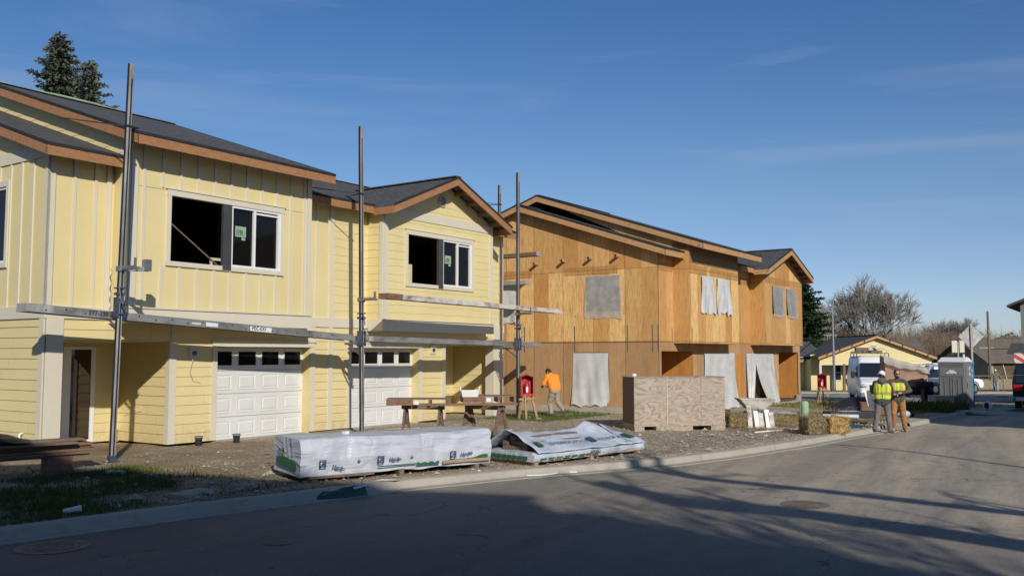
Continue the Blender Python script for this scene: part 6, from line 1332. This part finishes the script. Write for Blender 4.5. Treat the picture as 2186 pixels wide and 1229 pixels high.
MB().box(.5, 9.5, -.03, .0, EH-.45, EH-.35).build('trim', M['trim'], t)
m = MB(); m.tube([(XG-.15, -.03, EH+.85), (XG-.15, -.08, EH+.85)], [.34, .34], 20); vo = m.build('gable_vent', M['trim'], t); m = MB(); [m.box(XG-.15-.25, XG-.15+.25, -.095, -.085, EH+.63+.11*i, EH+.67+.11*i) for i in range(5)]; m.build('louvre', M['polegrey'], vo)
m = MB(); m.box(-1.2, -.3, 3.15, 3.2, .5, 1.7); m.build('meter_panel', M['midgrey'], t)
m = MB(); m.tube([(4.7, 8, EH+1.2), (4.7, 8, EH+2.3)], .03, 6).bar((3.6, 8, EH+2.1), (4.8, 8, EH+2.1), .05, .04).build('antenna', M['steel'], t)
def plainhouse(name, label, loc, rz, w, d, h, pitch, wall, roofm='roof', gable='x'):
    t = thing(name, label, 'house', loc, rz); m = MB(); m.box(0, w, 0, d, 0, h)
    if gable == 'x': m.ext([(0, h), (d/2, h+d/2*pitch), (d, h)], 0, w, 'x')
    else: m.ext([(0, h), (w/2, h+w/2*pitch), (w, h)], 0, d, 'y')
    m.build('wall', M[wall], t); e = .6; m = MB(); q = .12
    if gable == 'x': m.ext([(-e, h-e*pitch), (d/2, h+d/2*pitch), (d+e, h-e*pitch), (d+e, h-e*pitch+q), (d/2, h+d/2*pitch+q), (-e, h-e*pitch+q)], -e, w+e, 'x')
    else: m.ext([(-e, h-e*pitch), (w/2, h+w/2*pitch), (w+e, h-e*pitch), (w+e, h-e*pitch+q), (w/2, h+w/2*pitch+q), (-e, h-e*pitch+q)], -e, d+e, 'y')
    m.build('roof', M[roofm], t, fix=True); return t
M['greywall'] = G('grey-green house siding', (.20,.21,.185), .8, .08, 2, .3, 8, stretch=(9, 9, .2)); M['tanwall'] = G('tan house wall', (.34,.29,.22), .8, .15, 2); M['brownroof'] = G('brown weathered roof', (.15,.125,.10), .9, .25, 3)
t = plainhouse('neighbour_house', 'tall grey-green house with a dark overhanging roof at the right edge', (27.85, 50.0, -.45), R(-34), 7, 6, 5.45, .42, 'greywall', gable='y')
m = MB(); m.ext([(-2.2, 2.75), (0, 3.25), (0, 3.15), (-2.2, 2.65)], -.5, 6, 'x'); m.build('porch_roof', M['roof'], t, fix=True); MB().box(-.2, 6, -1.5, -1.4, 0, 2.7).build('porch_screen', M['greywall'], t)
t = plainhouse('distant_house', 'low grey-brown house with a dark carport behind the fence', (47.8, 92, -.9), R(8), 8.5, 8, 2.5, .5, 'tanwall', 'brownroof', 'x')
MB().box(.6, 5.6, -.05, -.01, 0, 2.1).build('carport_opening', M['interior'], t); MB().bar((2.0, -.08, .2), (1.5, -.08, 2.1), .15, .05).build('post', M['vinyl'], t)
t = plainhouse('distant_house', 'small low roof showing above the white utility vehicle', (37, 96, -.9), R(-6), 6, 8, 2.9, .4, 'tanwall', 'brownroof', 'x')
t = thing('yard_fence', 'low wire fence on posts along the far pavement', 'fence', (31.5, 73.5, -.75), R(2))
for i in range(10): MB().box(2*i-.03, 2*i+.03, -.03, .03, 0, 1.25).build('post', M['woodgrey'], t)
m = MB(); m.box(0, 18, -.02, .0, 1.18, 1.25); m.box(0, 18, -.02, .0, .1, .16); m.build('rail', M['woodgrey'], t); MB().box(0, 18, -.006, -.002, .16, .95).build('wire_panel', G('tan wire mesh', (.26,.22,.15), .9, .3), t)
t = thing('utility_pole', 'thin wooden utility pole rising behind the diamond sign', 'utility pole', (41.2, 79, -.8), 0); m = MB(); m.tube([(0, 0, 0), (-.05, 0, 6.7)], [.13, .09], 8); m.build('pole', M['woodgrey'], t); MB().bar((-.9, 0, 3.55), (.4, 0, 3.55), .08, .1).build('crossarm', M['woodtan'], t)
t = thing('overhead_wire', 'thin overhead wire running right from the utility pole', 'wire', (0, 0, 0), 0); MB().tube([(41.3+i*1.2, 79-i*.6, 2.65-.02*i+.006*i*i*.5) for i in range(12)], .03, 5).build('wire', M['black'], t)
t = thing('parked_car', 'small light car parked beyond the cross street left of the walking person', 'car', at(35.2, 77.5), R(0))
_, wd = sideprof([(-1.1, .35), (-1.15, .8), (-.6, .9), (-.2, 1.35), (1.6, 1.38), (2.2, .95), (2.9, .85), (3.0, .4)], .85, 'body', M['vanwhite'], t, .85, .9)
MB().quad((-.45, -.86, .92), (2.0, -.86, .92), (1.5, -.80, 1.28), (-.1, -.80, 1.28)).build('side_window', M['carglass'], t); wheel(t, -.3, -.75, .3, .2, 'y'); wheel(t, 2.3, -.75, .3, .2, 'y')
# ------------------------------------------------------------------ trees
M['bark'] = G('grey bark', (.17,.145,.115), .9, .3, 8, .3, 20); M['barkdark'] = G('brown bark', (.09,.065,.045), .9, .3, 8, .3, 20); M['twig'] = leafmat('bare twigs', (.20,.175,.15), (.36,.33,.29), .4); M['twigbrown'] = leafmat('brown twigs', (.12,.085,.06), (.22,.165,.115), .3)
M['needle'] = leafmat('blue-green needles', (.06,.08,.06), (.18,.20,.13), 1.3); M['needle2'] = leafmat('deep green needles', (.012,.035,.012), (.05,.085,.03), .8); M['cone'] = leafmat('brown cones', (.14,.085,.05), (.22,.14,.08))
def conifer(name, label, loc, H, Rb, mat, seed, n=90, crown0=.12, s=.22, group=None, cones=False, lean=0):
    r = random.Random(seed); t = thing(name, label, 'tree', loc, 0, group); MB().tube([(0, 0, 0), (lean*.5, 0, H*.5), (lean, 0, H)], [H*.016, H*.01, .02], 8).build('trunk', M['barkdark'], t)
    m = MB(); c = MB(); bm_ = MB()
    for i in range(n):
        f = (i+.5)/n; z = H*(crown0+(1-crown0)*f); rad = Rb*(1-f)**.8*r.uniform(.55, 1.2)+.12; a = i*2.4+r.uniform(-.4, .4)
        cx = lean*z/H; dz = r.uniform(-.12, .25)*rad; p0 = Vector((cx, 0, z)); p1 = Vector((cx+math.cos(a)*rad, math.sin(a)*rad, z+dz-.1*rad+.25*rad*f))
        bm_.tube([p0, p1], [.03, .008], 4, False)
        k = max(4, int(rad/s*5))
        for j in range(k):
            g_ = (j+r.random())/k; p = lerp(p0, p1, g_)+Vector((0, 0, .06*math.sin(g_*3))); wid = s*(1.25-.6*g_)
            for sd in (-1, 1):
                d = Vector((math.cos(a+sd*(.9+r.uniform(-.3, .3))), math.sin(a+sd*(.9+r.uniform(-.3, .3))), r.uniform(-.45, .35)))*wid*r.uniform(.7, 1.3); w_ = Vector((-d.y, d.x, r.uniform(-.2, .2)*d.length))*.2
                m.add([p, p+d*.5+w_, p+d, p+d*.5-w_], [(0, 1, 2, 3)])
                d2 = d+Vector((0, 0, r.uniform(-.5, .1)*wid)); m.add([p+d*.3, p+d2*.8+Vector((0, 0, w_.length)), p+d2*1.15, p+d2*.7-Vector((0, 0, w_.length))], [(0, 1, 2, 3)])
        if cones and f > .55:
            for _ in range(3): q = lerp(p0, p1, r.random()); c.ell(q, (.035, .035, .09), 5, 4)
    m.build('crown', M[mat], t, uv=False); bm_.build('branches', M['barkdark'], t, uv=False)
    if cones: co_ = c.build('cones', M['cone'], t, uv=False); co_['kind'] = 'stuff'
    return t
conifer('spruce_tree', 'tall spruce with a pointed top standing behind the yellow house', (-23.0, 45.5, .2), 18.2, 4.2, 'needle', 1, 230, .4, .26, cones=False)
conifer('spruce_tree', 'shorter leaning spruce with brown cones beside the taller one', (-20.9, 45.0, .2), 16.6, 3.4, 'needle', 2, 150, .4, .26, cones=True, lean=-.35)
conifer('fir_tree', 'dense dark green fir beside the far corner of the plywood house', (26.3, 84, -.9), 11.4, 4.6, 'needle2', 3, 260, .08, .42)
def baretree(name, label, loc, H, spread, seed, mat='twig', bark='bark', depth=6, group=None, trunk=.25, n0=5, up=.35, lean=(0,0)):
    r = random.Random(seed); t = thing(name, label, 'tree', loc, 0, group); tr = MB(); br = MB()
    def grow(p, d, L, rad, lv):
        n = 3; pts = [p]; rr = [rad]; q = p
        for i in range(n): d = (d+Vector((r.gauss(0, .13), r.gauss(0, .13), r.gauss(0, .08)+.05))).normalized(); q = q+d*L/n; pts.append(q); rr.append(rad*(1-.35*(i+1)/n))
        (tr if lv >= depth-1 else br).tube(pts, rr, 5 if lv < depth-1 else 8, False, lv >= depth-2)
        if lv <= 0: return
        k = r.choice((3, 3, 4)) if lv > 1 else 5
        for i in range(k):
            b_ = pts[-1] if i < 2 else pts[-2]; ax = Vector((r.gauss(0, 1), r.gauss(0, 1), r.gauss(0, .5))).normalized(); nd = (d+ax*spread*r.uniform(.6, 1.2)+Vector((0, 0, up*.3))).normalized()
            grow(b_, nd, L*r.uniform(.60, .84), max(.019, rr[-1]*.62), lv-1)
    base = Vector((0, 0, 0)); hd = H*trunk; tr.tube([base, (lean[0]*hd, lean[1]*hd, hd)], [H*.028, H*.022], 8, False); p = Vector((lean[0]*hd, lean[1]*hd, hd))
    for i in range(n0):
        a = 2*PI*i/n0+r.uniform(-.4, .4); grow(p-Vector((0, 0, r.uniform(0, hd*.3))), Vector((math.cos(a)*spread*1.0+lean[0], math.sin(a)*spread*1.0+lean[1], .9+up)).normalized(), H*.27, H*.014, depth-1)
    tr.build('trunk', M[bark], t, uv=False); br.build('crown', M[mat], t, uv=False); return t
baretree('bare_tree', 'large leafless tree with a rounded crown beyond the far yellow house', (41.0, 104, -1), 11.0, .62, 5, depth=6, n0=9)
baretree('bare_tree', 'leafless tree left of the largest one, behind the street lamp', (35.6, 106, -1), 8.6, .55, 6, depth=6, n0=6)
baretree('bare_tree', 'thin pale leafless tree right beside the dark green fir', (33.6, 100, -1), 8.0, .45, 7, depth=5, n0=5)
baretree('bare_tree', 'rounded leafless tree above the diamond sign', (60.5, 124, -1), 8.3, .65, 8, depth=6, n0=7, mat='twig')
baretree('bare_tree', 'low dark leafless tree beside the utility pole', (40.6, 84, -.9), 3.2, .7, 12, depth=5, n0=5, mat='twigbrown', bark='barkdark')
for i, (x, y, h, lab) in enumerate(((51.5, 112, 4.0, 'reddish-brown leafless bush behind the white utility vehicle'), (48.5, 118, 4.8, 'brown leafless tree right of the largest bare tree'), (55, 128, 4.4, 'brown leafless tree left of the diamond sign'), (66, 126, 4.0, 'brown leafless tree right of the utility pole'), (40, 112, 6.2, 'leafless tree half hidden behind the larger pair'), (31, 112, 5.6, 'brown leafless tree above the far roof ridge'))):
    baretree('bare_tree', lab, (x, y, -1), h, .6, 30+i, mat='twigbrown', bark='barkdark', depth=5, n0=6, trunk=.12)
for i, (x, y, h, rb, lab) in enumerate(((53.6, 150, 8.0, 2.0, 'pointed dark conifer in the gap between the bare trees'), (55.9, 152, 8.0, 2.1, 'second pointed dark conifer in the gap between the bare trees'), (91.5, 170, 5.4, 2.2, 'distant dark conifer just left of the grey-green house'), (94.0, 172, 6.3, 2.4, 'taller distant conifer touching the grey-green house edge'), (89.0, 172, 5.0, 2.2, 'low distant conifer right of the utility pole'), (60, 156, 7.2, 2.2, 'low dark conifer left of the rounded bare tree'))):
    conifer('distant_conifer', lab, (x, y, -1), h, rb, 'needle2', 50+i, 90, .05, .6)
# brushwood that reads as one mass
r = random.Random(77); m = MB()
for _ in range(560):
    a = r.uniform(.23, .60); y = r.uniform(104, 150); x = a*y+r.uniform(-1, 1); H_ = r.uniform(3.6, 6.6)*(1.15 if a < .45 else 1.0); 
    for k in range(42):
        b_ = Vector((x+r.gauss(0, .9), y+r.gauss(0, .9), -1)); d = Vector((r.gauss(0, .25), r.gauss(0, .25), 1)).normalized()*H_*r.uniform(.55, 1.05); s_ = Vector((.035, 0, 0)); mid = b_+d*.6+Vector((r.gauss(0, .3), 0, 0))
        m.add([b_-s_*1.5, b_+s_*1.5, mid+s_, mid-s_], [(0, 1, 2, 3)]); m.add([mid-s_, mid+s_, b_+d], [(0, 1, 2)])
        for q in range(5):
            p = lerp(b_, b_+d, r.uniform(.3, 1)); e_ = Vector((r.gauss(0, .7), r.gauss(0, .3), r.uniform(.1, .8))); m.add([p-s_*.6, p+s_*.6, p+e_], [(0, 1, 2)])
tag(m.build('undergrowth', M['twigbrown'], uv=False), 'brown leafless brushwood massed behind the far houses', 'brushwood', kind='stuff')
r = random.Random(78); m = MB()
for _ in range(120): a = r.uniform(.22, .62); y = r.uniform(152, 178); leafball(m, (a*y, y, r.uniform(.5, 3.8)), 2.2, 240, .5, r.random(), 1.0)
tag(m.build('treeline', leafmat('distant dark treeline', (.05,.055,.035), (.10,.095,.06), .1), uv=False), 'distant dark treeline closing the view at the right', 'treeline', kind='stuff')
# ------------------------------------------------------------------ things behind the camera that shade the street
SUN_AZ, SUN_EL = R(162.4), R(26.6)
SD = Vector((math.sin(SUN_AZ)*math.cos(SUN_EL), math.cos(SUN_AZ)*math.cos(SUN_EL), math.sin(SUN_EL)))
def caster(px, py, h): return Vector((px, py, 0))+SD*(h/SD.z)

t = thing('plan_sheet', 'large white paper sheet held down by the person in the white cap', 'paper sheet', at(10.08, 25.95), R(-22))
MB().grid(8, 10, lambda i, j: (-.14+.20*i+.12*(1-j), .12+.03*math.sin(i*5), .72+.46*j-.12*i*(1-j))).build('sheet', M['vinyl'], t)
t = thing('shade_block', 'unseen tan block added behind the camera, shaped to shade the street', 'building', (6.9, -6.8, 0), math.atan2(2.6, -9.7))  # unseen block added, its outline shaped to the foreground shade
m = MB(); m.box(0, 24, 0, 14, 0, 11.0); m.build('wall', M['tanwall'], t); MB().box(-.15, 24.2, -.15, 14.2, 11.0, 11.12).build('roof', M['roof'], t)
for i in range(7):
    for z in (1.0, 4.2, 7.6): w_ = MB().box(1.2+3.2*i, 2.6+3.2*i, -.04, .0, z, z+1.4).build('window', M['trim'], t); MB().box(1.3+3.2*i, 2.5+3.2*i, -.045, -.04, z+.1, z+1.3).build('pane', M['carglass'], w_)
t = thing('shade_block', 'second unseen tan block added to carry on the shade edge', 'building', (6.9, -6.8, 0), math.atan2(-5.2, 4.8)); m = MB(); m.box(.3, 13, -12, 0, 0, 10.4); m.build('wall', M['tanwall'], t); MB().box(.3, 13.2, -12, .15, 10.4, 10.52).build('roof', M['roof'], t)  # added beside it to cast the slanting side of that shade
plainhouse('opposite_house', 'grey house on the opposite side of the street', (18.3, 17.7, -.1), 0, 12, 12, 6.2, .3, 'greywall', gable='x')
def leaning(name, label, base, tip, r0, r1, seed):  # invented trunk, its slant set by the shadow band it must cast
    t = thing(name, label, 'tree', (base[0], base[1], 0), 0); r_ = random.Random(seed); m = MB(); B0 = Vector((0, 0, -.1)); T0 = Vector(tip)-Vector((base[0], base[1], 0)); pts = [lerp(B0, T0, k/8)+Vector((r_.gauss(0, .20), r_.gauss(0, .20), 0)) for k in range(9)]
    m.tube(pts, [lerp(r0, r1, k/8) for k in range(9)], 10); m.build('trunk', M['bark'], t, uv=False); b = MB()
    for k in range(16):
        f = r_.uniform(.25, 1); p = lerp(B0, T0, f); d = Vector((r_.gauss(0, 1), r_.gauss(0, 1), r_.uniform(-.1, 1))).normalized()*r_.uniform(.8, 1.8); q = p+d; mid = p+d*.5+Vector((r_.gauss(0, .2), r_.gauss(0, .2), .2)); b.tube([p, mid, q], [.07, .045, .015], 5, False)
        for _ in range(3): e_ = Vector((r_.gauss(0, 1), r_.gauss(0, 1), r_.gauss(0, .6))).normalized()*r_.uniform(.5, 1.6); s_ = lerp(mid, q, r_.random()); b.tube([s_, s_+e_], [.02, .006], 4, False)
    b.build('crown', M['bark'], t, uv=False)
leaning('shadow_trunk', 'unseen leaning trunk added to cast a thin shadow band on the road', (14.0, 6.0), (7.6, .7, 9.0), .19, .15, 1)
leaning('shadow_trunk', 'thicker unseen leaning trunk added to cast a broad shadow band on the road', (12.5, 4.0), (6.7, -1.2, 9.0), .34, .26, 2)
for i_, (x_, y_, h_, lab) in enumerate(((7.4, -3.4, 8.0, 'unseen leafless tree added to feather the shade edge at the block corner'), (-1.5, -2.6, 8.2, 'unseen leafless tree added to feather the shade edge before the block middle'),)):  # unseen trees added so their twigs soften the shade edge on the road
    baretree('bare_tree', lab, (x_, y_, 0), h_, .55, 90+i_, depth=5 if i_ == 0 else 6, n0=5, trunk=.3)
t = dup([o for o in bpy.data.objects if o.name == 'street_lamp'][0], (13.3, 7.5, 0), R(150), 'street lamp standing on the near side of the street')
# ------------------------------------------------------------------ light, sky, camera
W_ = bpy.data.worlds.new('World'); SC.world = W_; W_.use_nodes = True; nt = W_.node_tree; nt.nodes.clear()
out = nt.nodes.new('ShaderNodeOutputWorld'); bg = nt.nodes.new('ShaderNodeBackground'); sky = nt.nodes.new('ShaderNodeTexSky'); sky.sky_type = 'NISHITA'; sky.sun_disc = False
sky.sun_elevation = SUN_EL; sky.sun_rotation = SUN_AZ; sky.altitude = 200; sky.air_density = 1.0; sky.dust_density = .25; sky.ozone_density = 1.5
tc = nt.nodes.new('ShaderNodeTexCoord'); mp = nt.nodes.new('ShaderNodeMapping'); mp.inputs['Scale'].default_value = (1.0, 1.0, 9.0); mp.inputs['Rotation'].default_value = (0, R(-4), 0)
nz = nt.nodes.new('ShaderNodeTexNoise'); nz.inputs['Scale'].default_value = 2.1; nz.inputs['Detail'].default_value = 7; nz.inputs['Roughness'].default_value = .55; nz.inputs['Distortion'].default_value = .6
rp = nt.nodes.new('ShaderNodeValToRGB'); rp.color_ramp.elements[0].position = .50; rp.color_ramp.elements[1].position = .78; rp.color_ramp.elements[1].color = (.30, .30, .30, 1)
mx = nt.nodes.new('ShaderNodeMix'); mx.data_type = 'RGBA'; mx.inputs[7].default_value = (4.2, 5.0, 6.3, 1)
sat = nt.nodes.new('ShaderNodeHueSaturation'); sat.inputs['Saturation'].default_value = SKYSAT; sat.inputs['Value'].default_value = SKYVAL
sepz = nt.nodes.new('ShaderNodeSeparateXYZ'); tint = nt.nodes.new('ShaderNodeValToRGB'); cr = tint.color_ramp
ST = [(0, (.62,.72,1.04)), (.054, (.62,.72,1.04)), (.105, (.57,.67,.92)), (.18, (.55,.69,.87)), (.27, (.44,.64,.88)), (.36, (.35,.60,.88)), (1, (.34,.55,.84))]
while len(cr.elements) < len(ST): cr.elements.new(.5)
for e_, (p_, c_) in zip(cr.elements, ST): e_.position = p_; e_.color = (*c_, 1)
tm = nt.nodes.new('ShaderNodeMix'); tm.data_type = 'RGBA'; tm.blend_type = 'MULTIPLY'; tm.inputs[0].default_value = 1
L = nt.links.new; L(tc.outputs['Generated'], sepz.inputs[0]); L(sepz.outputs[2], tint.inputs[0]); L(tint.outputs[0], tm.inputs[7]); L(tc.outputs['Generated'], mp.inputs[0]); L(mp.outputs[0], nz.inputs['Vector']); L(nz.outputs[0], rp.inputs[0]); L(rp.outputs[0], mx.inputs[0]); L(sky.outputs[0], sat.inputs['Color']); L(sat.outputs[0], tm.inputs[6]); L(tm.outputs[2], mx.inputs[6]); L(mx.outputs[2], bg.inputs[0]); L(bg.outputs[0], out.inputs[0])
bg.inputs[1].default_value = SKYSTR
sl = bpy.data.lights.new('sun', 'SUN'); sl.energy = SUNSTR; sl.angle = R(.65); sl.color = (1.0, .935, .82); so = bpy.data.objects.new('sun', sl); COL.objects.link(so); so.rotation_euler = SD.to_track_quat('Z', 'Y').to_euler()
cd = bpy.data.cameras.new('camera'); co = bpy.data.objects.new('camera', cd); COL.objects.link(co); SC.camera = co
co.location = (0, 0, 2.2); co.rotation_euler = (R(90)+math.atan(141/1950), 0, 0); cd.sensor_fit = 'HORIZONTAL'; cd.sensor_width = 36; cd.lens = 36*1950/2186; cd.clip_start = .1; cd.clip_end = 5000
SC.view_settings.view_transform = 'Standard'; SC.view_settings.look = 'None'; SC.view_settings.exposure = 0; SC.view_settings.gamma = 1
SC.render.engine = 'CYCLES'; SC.cycles.use_denoising = True; SC.cycles.max_bounces = 6; SC.cycles.transparent_max_bounces = 12
